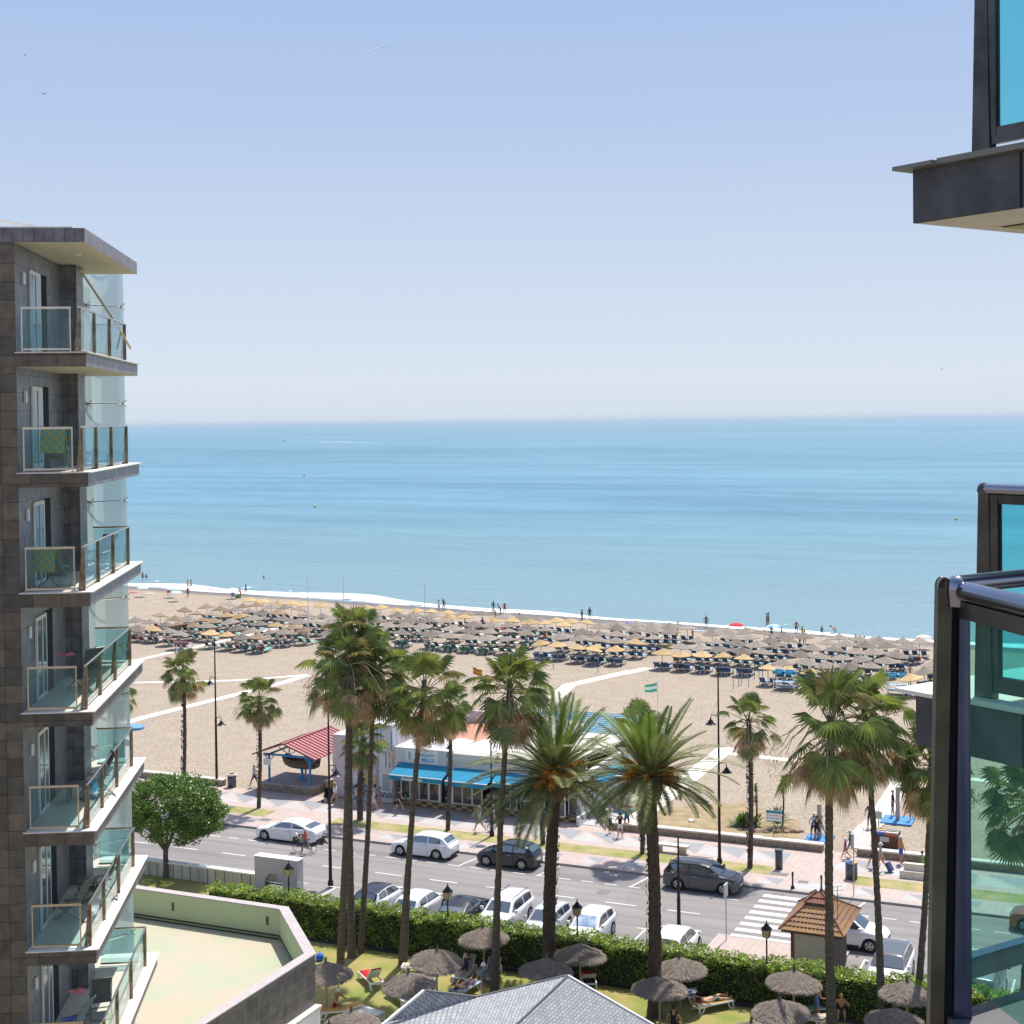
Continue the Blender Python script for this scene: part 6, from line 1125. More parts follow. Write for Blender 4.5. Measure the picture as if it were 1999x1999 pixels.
person('woman in black with a red bag at the low beach shower',PP('E',455,1460),SEA+.3,(.02,.02,.03),(.02,.02,.03),0,'brown',h=1.62,arm=(20,30),elbow=(50,40))
person('girl in grey swimsuit stepping off the low shower tray',PP('E',510,1405),RGT,(.3,.28,.33),(.3,.28,.33),1,'brown',h=1.35,**WK)
person('woman in green top with a white cap walking between the tall palms',PP('E',848,1645),LFT,(.03,.13,.04),(.3,.2,.15),0,'white',hat='white',h=1.65,**WK)
person('child in a dark pink dress beside the woman in green',PP('E',790,1675),LFT,(.28,.02,.13),(.28,.02,.13),0,'white',hat='white',h=1.3,dress=False,**WK)
person('man in dark shirt half hidden behind the leaning tall palm',PP('E',1085,1320),SEA,(.03,.035,.05),(.03,.03,.18),1,'dark',h=1.78)
person('man in black shorts and shirt waiting at the shower column',PP('E',1348,1187)+Vector((0,0,.12)),RGT,(.02,.02,.022),(.015,.015,.018),0,'grey',h=1.78,**ST_)
person('girl lifting one leg under the beach shower',PP('E',1548,1245)+Vector((0,0,.12)),LFT,(.4,.25,.22),(.35,.2,.2),1,'brown',h=1.35,thigh=(55,-4),knee=(30,0),arm=(10,15),elbow=(30,30),bare=True)
person('blond woman in pale blouse walking beside the couple suitcase',PP('E',1115,1780),LFT+PI*0,(.5,.52,.58),(.03,.03,.04),0,'blond',h=1.68,**WK)
person('man in grey vest pulling the dark blue suitcase',PP('E',1205,1818),LFT,(.35,.32,.34),(.5,.33,.25),0,'white',hat='white',h=1.72,thigh=(20,-22),knee=(6,30),arm=(-35,20),elbow=(5,15))
person('man in orange shirt, white cap and blue shorts before the low wall',PP('E',1445,1738),RGT+.6,(.55,.25,.11),(.02,.10,.45),1,'white',hat='white',h=1.75,**ST_)
person('child in bright green sitting behind the white stone bench',PP('E',1690,1760)+Vector((0,.2,.0)),RGT,(.10,.45,.08),(.1,.3,.05),1,'dark',h=1.3,pel=.35,thigh=(80,80),knee=(60,60))
person('person in white shirt hidden behind the second street palm',PP('A',1290,905),LFT,(.6,.6,.62),(.06,.08,.15),1,'grey',h=1.7,**WK)
person('person in red shirt with white cap pushing the bicycle on foot',Vector((-51.0,82.1,ZR_)),LFT+.0,(.52,.10,.10),(.10,.11,.14),1,'white',hat='white',h=1.7,thigh=(18,-22),knee=(5,20),arm=(45,40),elbow=(20,20))
SC=thing('suitcase','dark blue wheeled suitcase tilted behind the couple','suitcase',PP('E',1335,1835)+Vector((0,0,.05))); b=MB(); b.bar((0,0,.04),(-.28,.05,.52),.42,.24,mat('navy_case',(.03,.06,.16),.4)); b.build('shell',SC); MB().tube([(-.28,.05,.52),(-.62,.1,.98)],.015,RIM,4).build('handle',SC)
SR=thing('stroller','black child stroller at the corner of the restaurant','stroller',PP('X',150,870)); b=MB(); b.add([(-.25,-.3,.35),(.25,-.3,.35),(.25,.3,.4),(-.25,.3,.4),(-.25,.4,.95),(.25,.4,.95),(.25,.0,1.05),(-.25,.0,1.05)],[(0,1,2,3),(3,2,5,4),(4,5,6,7),(0,3,4,7),(1,6,5,2)],mat('stroller_fabric',(.03,.03,.035),.9)); b.build('seat',SR); b=MB(); b.tube([(.25,-.4,.12),(.25,.6,1.05),(-.25,.6,1.05),(-.25,-.4,.12)],.014,RIM,5); b.build('frame',SR)
for x,y in((-.25,-.4),(.25,-.4),(-.25,.35),(.25,.35)): MB().lathe([(.0,-.02),(.12,-.02),(.12,.02),(0,.02)],RUBBER,(x,y,.12),12,axis='x').build('wheel',SR)
# ================================================================= LAWN: thatched parasols and loungers
THA=mat('thatch',(.30,.25,.205),.97,c2=(.17,.14,.12),sc=7,bump=1.,bsc=30,stretch=(1,1,1)); THW=mat('parasol_pole',(.40,.30,.2),.85)
def thatch_mesh(r,h,rings,m,tuft=True,fringe=26,seed=1):
    q=random.Random(seed); b=MB(); n=fringe*2; V=[]; 
    for k in range(rings+1):
        f=k/rings; rr=.05+(r-.05)*f; z=h*(1-f)**1.12
        for j in range(n): a=2*PI*j/n; w=1+(.012*q.uniform(-1,1)); V.append((rr*w*cos(a),rr*w*sin(a),z+q.uniform(-.012,.012)-.03*f*f))
    F_=[(k*n+j,k*n+(j+1)%n,(k+1)*n+(j+1)%n,(k+1)*n+j) for k in range(rings) for j in range(n)]; b.add(V,F_,m,False)
    for j in range(n*2):
        a=2*PI*j/(n*2)+q.uniform(-.03,.03); w=.05; r2=r*(1.03+q.uniform(-.01,.035)); b.add([(r*.97*cos(a-w),r*.97*sin(a-w),.0),(r*.97*cos(a+w),r*.97*sin(a+w),.0),(r2*cos(a),r2*sin(a),-.09-q.uniform(0,.04))],[(0,1,2)],m)
    if rings>5:
        for _ in range(900):
            f=q.uniform(.08,.98); a=q.uniform(0,2*PI); rr=r*f; z=h*(1-f)**1.12+.012; L=.22; f2=min(1.02,f+L/r); w=.02; b.add([(rr*cos(a-w/f),rr*sin(a-w/f),z),(rr*cos(a+w/f),rr*sin(a+w/f),z),(r*f2*cos(a+q.uniform(-.04,.04)),r*f2*sin(a),max(0,h*(max(0,1-f2))**1.12)+.035)],[(0,1,2)],m)
    # underside
    b.lathe([(.05,h-.08),(r*.96,-.03)],m,n=n)
    if tuft:
        for _ in range(60): a=q.uniform(0,2*PI); t_=q.uniform(.04,.11); hh=q.uniform(.15,.32); b.add([(.03*cos(a),.03*sin(a),h-.05),(.05*cos(a+.6),.05*sin(a+.6),h-.05),(t_*cos(a),t_*sin(a),h+hh)],[(0,1,2)],m)
        for _ in range(60): a=q.uniform(0,2*PI); t_=q.uniform(.1,.22); b.add([(.03*cos(a),.03*sin(a),h+.02),(.06*cos(a+.6),.06*sin(a+.6),h+.02),(t_*cos(a),t_*sin(a),h-.16)],[(0,1,2)],m)
    return mesh_of(b,'thatch_canopy')
LT=thatch_mesh(1.28,.62,8,THA,seed=2); pm_=mesh_of(MB().tube([(0,0,0),(0,0,2.05)],.05,THW,8),'pole')
def lawn_parasol(label,p,top=1.75,tilt=(0,0),ml=LT):
    t=thing('thatched_parasol',label,'parasol',p,0,'thatched parasols on the hotel lawn'); link('pole',pm_,t,(0,0,0)).scale=(1,1,top/1.9); o=link('canopy',ml,t,(0,0,top),(tilt[0],tilt[1],rng.uniform(0,6)))
    return t
def apex(px,py,z=2.45): p=G(px,py,z); return Vector((p.x,p.y,0))
LP_=[('thatched parasol half hidden by the dark parapet corner at the left of the lawn',apex(*Q('H',235,1130))),('steep thatched parasol partly over the grey shingle roof',apex(*Q('H',1280,1260))),('thatched parasol tilted right before the hedge left of the tall thin palm',apex(*Q('H',1625,975),2.45)),
('thatched parasol crossed by the tall thin palm trunk',apex(*Q('I',345,685))),('thatched parasol directly in front of the hedge right of the left date palm',apex(*Q('I',1355,855))),('thatched parasol behind the left date palm trunk at the roof peak',apex(*Q('I',1000,1085),2.1)),
('thatched parasol left of the lying man beside the right date palm',apex(*Q('J',565,1180))),('thatched parasol overlapping the hedge right of the right date palm',apex(*Q('J',825,940))),('thatched parasol in front of the hedge below the kiosk lantern',apex(*Q('F',375,1135))),
('thatched parasol near the bottom edge left of the standing woman',apex(*Q('F',235,1440))),('thatched parasol at the hedge beside the rightmost palm',apex(*Q('F',1560,1250))),('thatched parasol at the bottom right beside the leaning palm base',apex(*Q('F',1430,1530))),
('thatched parasol cut by the bottom edge left of the pavilion',apex(*Q('H',560,1790),2.3)),('thatched parasol peeking in at the bottom edge right of the pavilion',apex(*Q('J',1720,1750)))]
for i,(l_,p) in enumerate(LP_): lawn_parasol(l_,p,1.78,((0.,.12) if i==2 else (rng.normal(0,.03),rng.normal(0,.03))))
WP=mat('white_plastic',(.74,.73,.72),.45)
def lounger(label,p,rot,cushion,back=35,towel=None):
    t=thing('sun_lounger',label,'sun lounger',p,rot,'white loungers on the hotel lawn'); f=MB(); bz=.34
    for s in(-.32,.32):
        f.bar((s,-.95,bz),(s,.95,bz),.05,.07,WP)
        for y,k in((-.75,1),(.75,-1)): f.bar((s,y-.12*k,bz),(s,y-.2*k,0),.05,.06,WP); f.bar((s,y+.14*k,bz),(s,y-.02*k,0),.05,.06,WP); f.bar((s,y-.22*k,.03),(s,y+.02*k,.03),.05,.05,WP)
    for y in(-.95,.95): f.bar((-.34,y,bz),(.34,y,bz),.07,.07,WP)
    f.build('frame',t); s=MB(); 
    for i in range(9): y=-.9+i*.125; s.box((-.3,y,bz),(.3,y+.09,bz+.03),WP)
    s.build('seat',t); a=R_(back); b=MB(); e=Vector((0,.25,bz+.03)); d=Vector((0,cos(a),sin(a))); u=Vector((0,-sin(a),cos(a)))
    for i in range(6): c=e+d*(.06+i*.12); b.bar(c+Vector((-.29,0,0)),c+Vector((.29,0,0)),.09,.025,WP,up=u)
    b.bar(e+Vector((-.3,0,0)),e+d*.75+Vector((-.3,0,0)),.05,.04,WP); b.bar(e+Vector((.3,0,0)),e+d*.75+Vector((.3,0,0)),.05,.04,WP); b.build('backrest',t)
    if cushion: 
        c=MB(); V=[]
        for x in(-.28,.28): 
            for q_ in(Vector((0,-.9,bz+.06)),Vector((0,-.3,bz+.06)),e+u*.03,e+d*.4+u*.035,e+d*.8+u*.03): V.append((x,q_.y,q_.z))
        c.add(V+[(x,y,z-.035) for x,y,z in V],[(i,i+1,6+i,5+i) for i in range(4)]+[(10+5+i,10+6+i,10+i+1,10+i) for i in range(4)]+[(i,10+i,10+i+1,i+1) for i in range(4)]+[(5+i,6+i,16+i,15+i) for i in range(4)],cushion,True); c.build('cushion',t)
    return t
YC=mat('yellow_cushion',(.65,.38,.1),.9); BC_=mat('beige_cushion',(.5,.42,.32),.9); RC=mat('red_towel',(.55,.02,.02),.9); BLC=mat('blue_stripe',(.1,.15,.5),.9,c2=(.6,.6,.65),sc=6); GNC=checkmat('green_print_towel',(.05,.3,.2),(.45,.4,.5),9.); GRC=mat('grey_cushion',(.16,.17,.2),.9); WC=mat('white_towel',(.7,.68,.65),.9)
def ll(r,x,y): p=PP(r,x,y); p.z=0; return p
lounger('white lounger with a red towel on its raised back on open lawn',ll('H',800,1420),PI*1.28,RC,50)
lounger('white lounger with beige pad under the tilted parasol',ll('H',1400,1310)+Vector((0,.3,0)),PI*1.6,BC_,5)
lounger('white lounger mostly under the steep thatched parasol',ll('H',1180,1640),PI*.3,BLC,20)
lounger('lounger carrying the reclining woman left of the tall thin palm',ll('I',150,1230),.1,BC_,45)
lounger('white lounger with a brown bag right behind the tall thin palm base',ll('I',430,1240),.2,GRC,35)
lounger('lounger with striped towel and bare feet at the edge of the shingle roof',ll('I',150,1400),PI*.95,BLC,8)
lounger('lounger with a red towel on its back right of the roof peak',ll('I',1440,1290),PI*1.15,RC,35)
lounger('lounger with pale blue towel beside the thick palm trunk',ll('J',760,1510),-1.2,BLC,12)
lounger('lounger with yellow pad carrying the man on his back',ll('J',1240,1610),PI*.76,YC,6)
lounger('lounger with a green print towel over its raised back beside the seated person',ll('F',985,1610),PI*1.5,GNC,60)
lounger('long white lounger with beige towel under the bottom edge parasol',ll('F',500,1700),PI*1.45,BC_,10)
lounger('turquoise topped lounger left of the thick palm in front of the kiosk',ll('F',700,1600),-.9,mat('turquoise_pad',(.15,.5,.45),.9),30)
lounger('white lounger with the red shouldered man on it at the bottom left',ll('H',420,1830),-1.0,YC,15)
lounger('empty cream lounger at the bottom edge left of the pavilion',ll('H',740,1850),PI*1.4,WC,3)
person('woman in dark bikini reclining on a lounger left of the tall thin palm',ll('I',150,1225)+Vector((0,0,-.0)),CAM,(.03,.03,.06),(.03,.03,.06),1,'brown',h=1.62,pel=.52,lean=-45,thigh=(84,80),knee=(5,10),arm=(30,25),elbow=(30,30),bare=False,sleeve=False)
person('man with white cap and dark shirt walking at the lawn beside the palm base',ll('I',350,1450),RGT,(.16,.2,.2),(.1,.12,.12),0,'white',hat='white',h=1.72)
person('woman in blue flowered swimsuit standing with a hand on her hip',ll('F',620,1665),RGT+.7,(.15,.2,.5),(.15,.2,.5),1,'grey',h=1.65,sleeve=False,arm=(-25,10),elbow=(70,70))
person('person with blond hair bending forward on a lounger behind the thick palm',ll('F',875,1640),CAM+.2,(.4,.25,.2),(.02,.02,.02),0,'blond',h=1.7,pel=.48,lean=30,thigh=(85,80),knee=(85,80),arm=(60,60),elbow=(90,90),bare=True)
lm=person('man in dark trunks and a red cap lying on the yellow padded lounger',ll('J',1300,1560)+Vector((-.0,.1,.5)),0,(.4,.2,.1),(.02,.08,.08),0,'maroon',hat='maroon',h=1.75,bare=True,arm=(150,10),elbow=(60,20),thigh=(8,-4),knee=(20,5)); lie_on(lm,ll('J',1240,1610),PI*.76,.50)
person('woman with bare back and dark top sitting near the bottom edge',ll('J',750,1880),SEA,(.02,.02,.03),(.02,.02,.03),0,'brown',h=1.7,pel=.35,thigh=(80,80),knee=(70,70),sleeve=False)
person('sunburnt man sitting sideways on a lounger at the bottom left',ll('H',345,1810),RGT,(.4,.2,.1),(.3,.02,.05),1,'white',hat='white',h=1.75,pel=.52,lean=20,thigh=(80,75),knee=(60,70),arm=(40,40),elbow=(40,40),bare=True)
lf=person('person lying with legs on a striped towel behind the shingle roof',ll('I',150,1420)+Vector((0,0,.48)),0,(.1,.1,.2),(.1,.1,.2),0,'brown',h=1.7,bare=True); lie_on(lf,ll('I',150,1400),PI*.95,.5)
for l_,r,x,y,c in (('white beach bag beside the reclining woman lounger','I',310,1215,(.5,.55,.55)),('dark purple bag on the grass at the seated persons feet','F',965,1640,(.06,.04,.08)),('blue bag by the dark parapet corner on the lawn','H',160,1130,(.02,.12,.6)),('small blue bag beside the steep thatched parasol','H',1570,1450,(.05,.2,.6))):
    p=ll(r,x,y); o=MB().lathe([(.0,.0),(.17,.02),(.21,.12),(.19,.3),(.1,.36),(.02,.34)],cm(c),(0,0,0),10).tube([(-.1,0,.33),(0,0,.5),(.1,0,.33)],.012,cm(c),4).build('bag',None,tuple(p)); tag(o,l_,'bag')
# ================================================================= BEACH
UM=dict(
a='190,370g 425,385g 582,285b 805,330b 968,210b 655,415g 1035,335g 235,465g 480,485y 865,450b 1185,255b 1325,155b 1545,195b 1665,120g 1410,270g 1765,195g 1640,285o 1850,300o 1270,350b 1445,365b 1110,440b 1325,460g 1690,395g 730,525g 910,580g 1380,565y 1630,590y 1790,490g 1870,610g',
b='385,60y 607,80y 820,95y 1037,100y 1248,110y 1485,125y 285,140b 490,140b 722,150g 935,155g 1160,190b 370,225g 590,235g 840,240b 1300,285g 1530,300g 1425,380g 450,320g 935,345g 1175,365g 540,410g 808,440o 1055,460b 430,515g 690,545g 905,535g 510,630b 1250,510b 1610,420g 1700,330g 1780,420g 1860,320g 1660,540g',
c='130,85y 355,95y 600,120y 920,130y 1160,150y 1425,165y 1400,230y 1655,240y 265,185g 615,200g 865,205g 1150,200g 1665,185g 560,265g 810,265g 1085,280g 1335,295g 470,340g 745,370g 995,370g 1810,330g 675,460g 1475,395g 1170,480g 1775,440g 1430,510g 1715,530g 300,290g 250,400g',
d='155,110g 350,200y 550,150g 645,195y 800,165g 925,230y 1050,180g 1170,245y 1325,185y 1455,270y 1570,210y 1825,240y 325,275g 605,285g 880,310g 1170,335g 290,370g 575,370g 880,400g 1740,380g 255,465g 545,485g 1420,450g 1715,480g 1100,550y 1375,570y 1665,605y 1920,640y',
e='245,215g 518,155g 810,175g 1075,195g 1355,210g 1625,230g 520,240g 800,260g 1080,275g 1355,280g 240,330g 520,345g 815,365g 1095,385g 1790,425g 230,420g 515,450g 815,460y 205,530y 490,560y 1220,620y 1510,530g 1855,535g 1545,645y',
f='480,185g 790,210g 1065,240g 1390,265g 1690,265g 245,245g 550,275g 845,295g 1165,335g 1465,350g 310,360g 625,385g 940,410g 1245,430g 1825,475g 370,470g 700,490g 1020,515g 1625,565g 90,580y 410,610y 740,630y 1110,770y 1365,690g 1725,690g 1460,800y',
g='430,135g 740,140g 1030,175g 1335,185g 1590,190g 250,190g 540,215g 820,225g 1130,250g 1440,270g 355,295g 655,335g 940,340g 1260,365g 165,390g 460,415g 760,430g 1105,455g 270,515g 590,525g 880,550g 30,620y 1680,615g 1820,510g 1480,700y')
TG=mat('thatch_grey',(.32,.27,.225),.97,orand=.28,c2=(.18,.15,.125),sc=5,bump=.8,bsc=24); TBr=mat('thatch_brown',(.33,.235,.16),.97,orand=.2,c2=(.22,.15,.10),sc=5,bump=.8,bsc=24); TY_=mat('thatch_straw',(.54,.38,.19),.95,orand=.15,c2=(.46,.32,.16),sc=5,bump=.6,bsc=24); TO=mat('thatch_ochre',(.43,.29,.15),.95,c2=(.33,.22,.12),sc=5,bump=.6,bsc=24)
def beachcan(m,lay,r=1.14,h=.52,seed=1):
    q=random.Random(seed); b=MB(); n=16
    if lay:
        z=h
        for k in range(4): r0=.05+.27*k*r; r1=.05+.27*(k+1)*r+.04; zt=h*(1-k/4.)**1.05; z1=h*(1-(k+1)/4.)**1.05-.05; b.lathe([(max(.03,r0-.05),zt),(r1,z1+.02),(r1*.98,z1-.03)],m,n=n,sm=False)
    else: b.lathe([(.02,h+.03),(r*.3,h*.72),(r*.62,h*.36),(r*.98,.02),(r*.97,-.05)],m,n=n,sm=False)
    b.lathe([(.05,h-.1),(r*.95,-.05)],m,n=n); b.lathe([(0,h+.12),(.06,h)],m,n=6); return mesh_of(b,'thatch')
CAN=dict(g=[beachcan(TG,True),beachcan(TG,False)],b=[beachcan(TBr,False),beachcan(TBr,True)],y=[beachcan(TY_,False)],o=[beachcan(TO,False)])
PMs=dict(w=mesh_of(MB().tube([(0,0,0),(0,0,2.0)],.035,mat('pole_white',(.6,.62,.66),.6),6),'pole'),k=mesh_of(MB().tube([(0,0,0),(0,0,2.0)],.035,mat('pole_dark',(.06,.055,.05),.7),6),'pole'),u=mesh_of(MB().tube([(0,0,0),(0,0,2.0)],.035,mat('pole_blue',(.05,.17,.36),.6),6),'pole'))
FRW=mat('bed_frame_white',(.7,.69,.67),.6)
def bedmesh(backc,matc):
    b=MB(); bz=.30; B_=mat('bed_%d_%d'%(int(backc[0]*99),int(backc[2]*99)),backc,.9); M_=mat('bed_%d_%d'%(int(matc[0]*99),int(matc[2]*99)),matc,.9)
    for s in(-.3,.3): b.bar((s,-.6,bz),(s,1.0,bz),.06,.07,FRW); b.bar((s,.75,bz),(s,1.,0),.06,.06,FRW); b.bar((s,.62,bz),(s,.5,0),.05,.05,FRW); b.bar((s,-.45,bz),(s,-.7,0),.06,.06,FRW)
    b.bar((-.32,1.,bz),(.32,1.,bz),.06,.07,FRW); b.box((-.28,-.35,bz+.03),(.28,.98,bz+.09),M_); b.add([(-.29,-.33,bz+.05),(.29,-.33,bz+.05),(.29,-.85,bz+.58),(-.29,-.85,bz+.58),(-.29,-.39,bz+.02),(.29,-.39,bz+.02),(.29,-.91,bz+.55),(-.29,-.91,bz+.55)],[(0,1,2,3),(7,6,5,4),(0,4,5,1),(1,5,6,2),(2,6,7,3),(3,7,4,0)],B_)
    b.bar((-.3,-.88,bz+.6),(.3,-.88,bz+.6),.05,.06,FRW); return mesh_of(b,'sunbed')
BM=dict(mint=bedmesh((.13,.16,.17),(.20,.52,.48)),maroon=bedmesh((.20,.06,.055),(.13,.46,.42)),red=bedmesh((.32,.04,.045),(.5,.22,.19)),green=bedmesh((.04,.19,.12),(.62,.62,.60)),navy=bedmesh((.08,.11,.20),(.26,.48,.50)),blue=bedmesh((.06,.13,.30),(.30,.42,.60)),grey=bedmesh((.13,.14,.18),(.4,.45,.55)))
U=[]
for r,sx in UM.items():
    for it in sx.split():
        c=it[-1]; x,y=it[:-1].split(','); q_=Q(r,float(x),float(y)); z=2.3
        p=G(q_[0],q_[1],z); zz=sandz(p.x,p.y); p=G(q_[0],q_[1],z+zz); U.append(dict(px=q_[0],s=p.x,t=p.y,z=sandz(p.x,p.y),c=c))
fld=lambda px:'left field' if px<700 else 'middle field' if px<1015 else 'right middle field' if px<1290 else 'far right field'
CN=dict(g='grey',b='brown',y='straw',o='ochre')
ORD='first second third fourth fifth sixth seventh eighth ninth tenth eleventh twelfth thirteenth fourteenth fifteenth sixteenth seventeenth eighteenth nineteenth twentieth'.split()
def od(i): return ORD[i] if i<20 else str(i+1)+('st' if i%10==0 else 'nd' if i%10==1 else 'rd' if i%10==2 else 'th')
for f_ in set(fld(u['px']) for u in U):
    L=sorted([u for u in U if fld(u['px'])==f_],key=lambda u:u['t']+.143*u['s']); n=len(L)
    for i,u in enumerate(L): u['band']=('street side','centre','sea side')[min(2,3*i//n)]; u['f']=f_
    for bd in('street side','centre','sea side'):
        for c in 'gbyo':
            M_=sorted([u for u in L if u['band']==bd and u['c']==c],key=lambda u:u['px'])
            for i,u in enumerate(M_): u['o']=od(i)
pick=random.Random(5); far=MB(); nb=0; beds=[]
for k,u in enumerate(U):
    t=thing('thatched_parasol','%s thatched parasol, %s from left on the %s of the %s'%(CN[u['c']],u['o'],u['band'],u['f']),'parasol',(u['s'],u['t'],u['z']),pick.uniform(0,6),'thatched parasols on the beach')
    sc_=pick.uniform(.93,1.08); t.scale=(sc_,sc_,pick.uniform(.94,1.06)); t.location.x+=pick.gauss(0,.08) ; pk='w' if u['px']<640 else ('k' if u['px']<1030 else 'u'); link('pole',PMs[pk],t); ca=CAN[u['c']]; o=link('canopy',ca[0] if u['px']>600 or len(ca)==1 else ca[pick.random()<.35],t,(0,0,1.78),(pick.gauss(0,.07),pick.gauss(0,.07),pick.uniform(0,6)))
    if u['px']<600 and pick.random()<.6 and u['c']!='y': o.data=ca[-1] if u['c']=='g' and pick.random()<.3 else ca[0]
    tops=u['t']-tw(u['s'])
    if tops>-14 or (u['c']=='y' and u['px']<700 and u['t']>170 and u['px']>480): continue
    zc=('mint','maroon','mint','grey') if u['px']<700 else ('green','green','green','navy') if u['px']<1015 else ('navy','blue','navy','navy')
    if u['px']<320 and u['t']<150: zc=('red','red')
    for s in(-1,1): beds.append((u,s,pick.choice(zc),pick.uniform(-.08,.08)))
beds.sort(key=lambda b:b[0]['t'])
extra=[]
for (r,x,y,kind) in (('a',200,740,'red'),('a',345,760,'red'),('a',480,750,'red'),('a',580,750,'red'),('b',120,860,'red'),('b',320,880,'grey'),('b',400,880,'grey'),('b',520,900,'maroon'),('b',640,900,'maroon'),('b',1000,820,'grey'),('c',640,760,'green'),('c',740,760,'green'),('c',1120,800,'navy'),('c',1210,810,'green'),('c',1400,830,'green'),('c',1490,830,'green'),('c',1670,850,'green'),('c',1760,850,'green'),('d',180,790,'green'),('d',270,790,'green'),('d',1060,870,'navy'),('d',1160,880,'navy'),('d',1350,890,'navy'),('d',1450,890,'navy'),('d',1640,915,'navy'),('d',1740,920,'navy'),('e',150,850,'navy'),('e',250,860,'navy'),('e',430,870,'grey'),('e',560,880,'blue'),('e',1180,940,'navy'),('e',1290,940,'navy'),('e',1480,960,'navy'),('e',1590,960,'blue'),('e',1820,990,'navy'),('f',60,910,'navy'),('f',380,940,'navy'),('f',480,940,'blue'),('f',700,950,'navy'),('f',800,960,'navy'),('f',1330,1020,'blue'),('f',1680,1030,'blue'),('g',1320,660,'blue'),('g',1500,580,'grey'),('g',1600,560,'red'),('g',1180,790,'green')):
    p=G(*Q(r,x,y)); extra.append((p,kind))
bro={k:link('sunbed',m) for k,m in BM.items()}; used=set()
def place_bed(x,y,z,kind,rot,label,grp):
    src=bro[kind]
    if kind in used: o=src.copy(); col.objects.link(o)
    else: o=src; used.add(kind)
    o.location=(x,y,z); o.rotation_euler=(0,0,rot); tag(o,label,'sunbed',grp)
BCN=dict(mint='mint green',maroon='maroon',red='red',green='green backed',navy='navy backed',blue='blue',grey='grey backed')
for i,(p,k) in enumerate(sorted(extra,key=lambda e:e[0].x)): place_bed(p.x,p.y,0,k,-.12,'%s sunbed in the front line facing the open sand, %s from the left'%(BCN[k],od(i)),'sunbeds in the front line'); nb+=1
for u,s,k,r in beds:
    x=u['s']+s*.52+.1; y=u['t']+.35+s*.0
    if nb<298: place_bed(x,y,u['z'],k,r,'%s %s sunbed under %s %s parasol, %s of the %s'%('left' if s<0 else 'right',BCN[k],u['o'],CN[u['c']],u['band'],u['f']),'sunbeds under the thatched parasols'); nb+=1
    else:
        m=BM[k]; o_=len(far.v)
        for v in m.vertices: far.v.append((v.co.x+x,v.co.y+y,v.co.z+u['z']))
        for pg in m.polygons: far.f.append(tuple(o_+i for i in pg.vertices)); far.m.append(far.mi(m.materials[pg.material_index])); far.s.append(False)
for k in list(bro):
    if k not in used: bpy.data.objects.remove(bro[k])
if far.f: tag(far.build('sunbeds'),'rows of small sunbeds nearest the water under the farthest parasols','sunbeds',None,'stuff')
# bare blue poles
for i,(r,x,y,h) in enumerate((('d',1063,980,1.9),('d',1293,1020,2.),('e',225,1000,2.1),('f',580,1170,2.1),('f',665,1130,2.),('f',712,1110,2.1),('f',820,1140,2.3),('f',910,1015,1.9),('f',985,960,1.9),('f',1040,1140,2.),('f',1245,1180,2.1),('b',850,870,1.9),('b',1310,770,2.),('c',815,700,1.6),('c',920,715,1.6))):
    o=link('pole',PMs['u'] if r in 'def' else PMs['w'],None,tuple(G(*Q(r,x,y))),0); o.scale=(1,1,h/2); o.name='bare_pole'; tag(o,'bare %s parasol pole standing in the sand, %s from the left'%('blue' if r in 'def' else 'white',od([11,12,13,0,1,2,3,4,5,6,7,8,9,10,14][0] if False else i)),'pole')
# coloured beach parasols
def beach_parasol(label,r,x,y,c1,c2,h=1.7,rad=1.0):
    q_=Q(r,x,y); p=G(q_[0],q_[1],h-.1); z=sandz(p.x,p.y); p=G(q_[0],q_[1],h+z); t=thing('beach_parasol',label,'parasol',(p.x,p.y,z)); MB().tube([(0,0,0),(0,0,h)],.02,WHITE,5).build('pole',t)
    b=MB(); n=8; m1=cm(c1); m2=cm(c2); rings=[(.02,h+.02),(rad*.5,h-.06),(rad*.85,h-.2),(rad,h-.34)]
    for j in range(n):
        for (r0,z0),(r1,z1) in zip(rings,rings[1:]): a=2*PI*j/n; c=2*PI*(j+1)/n; b.quad([(r0*cos(a),r0*sin(a),z0),(r1*cos(a),r1*sin(a),z1),(r1*cos(c),r1*sin(c),z1),(r0*cos(c),r0*sin(c),z0)],m1 if j%2 else m2)
    b.build('canopy',t)
beach_parasol('pale green beach parasol at the far left by the water','h',250,290,(.5,.68,.6),(.6,.72,.66)); beach_parasol('aqua beach parasol behind the light blue one','h',618,302,(.4,.62,.66),(.5,.68,.7)); beach_parasol('light blue beach parasol beside a red chair','h',668,345,(.45,.6,.75),(.6,.7,.8)); beach_parasol('white beach parasol with purple rim near the walking people','h',1388,312,(.7,.68,.7),(.66,.6,.68))
beach_parasol('bright red beach parasol at the water edge','f',628,132,(.62,.03,.04),(.62,.03,.04)); beach_parasol('blue and white beach parasol beside the embracing couple','f',1225,155,(.12,.4,.65),(.7,.75,.8)); beach_parasol('peach beach parasol at the far right shore','g',1665,148,(.7,.5,.45),(.72,.6,.52)); beach_parasol('purple beach parasol peeking behind a grey thatched one','e',750,182,(.25,.18,.6),(.25,.18,.6),1.5,.8)
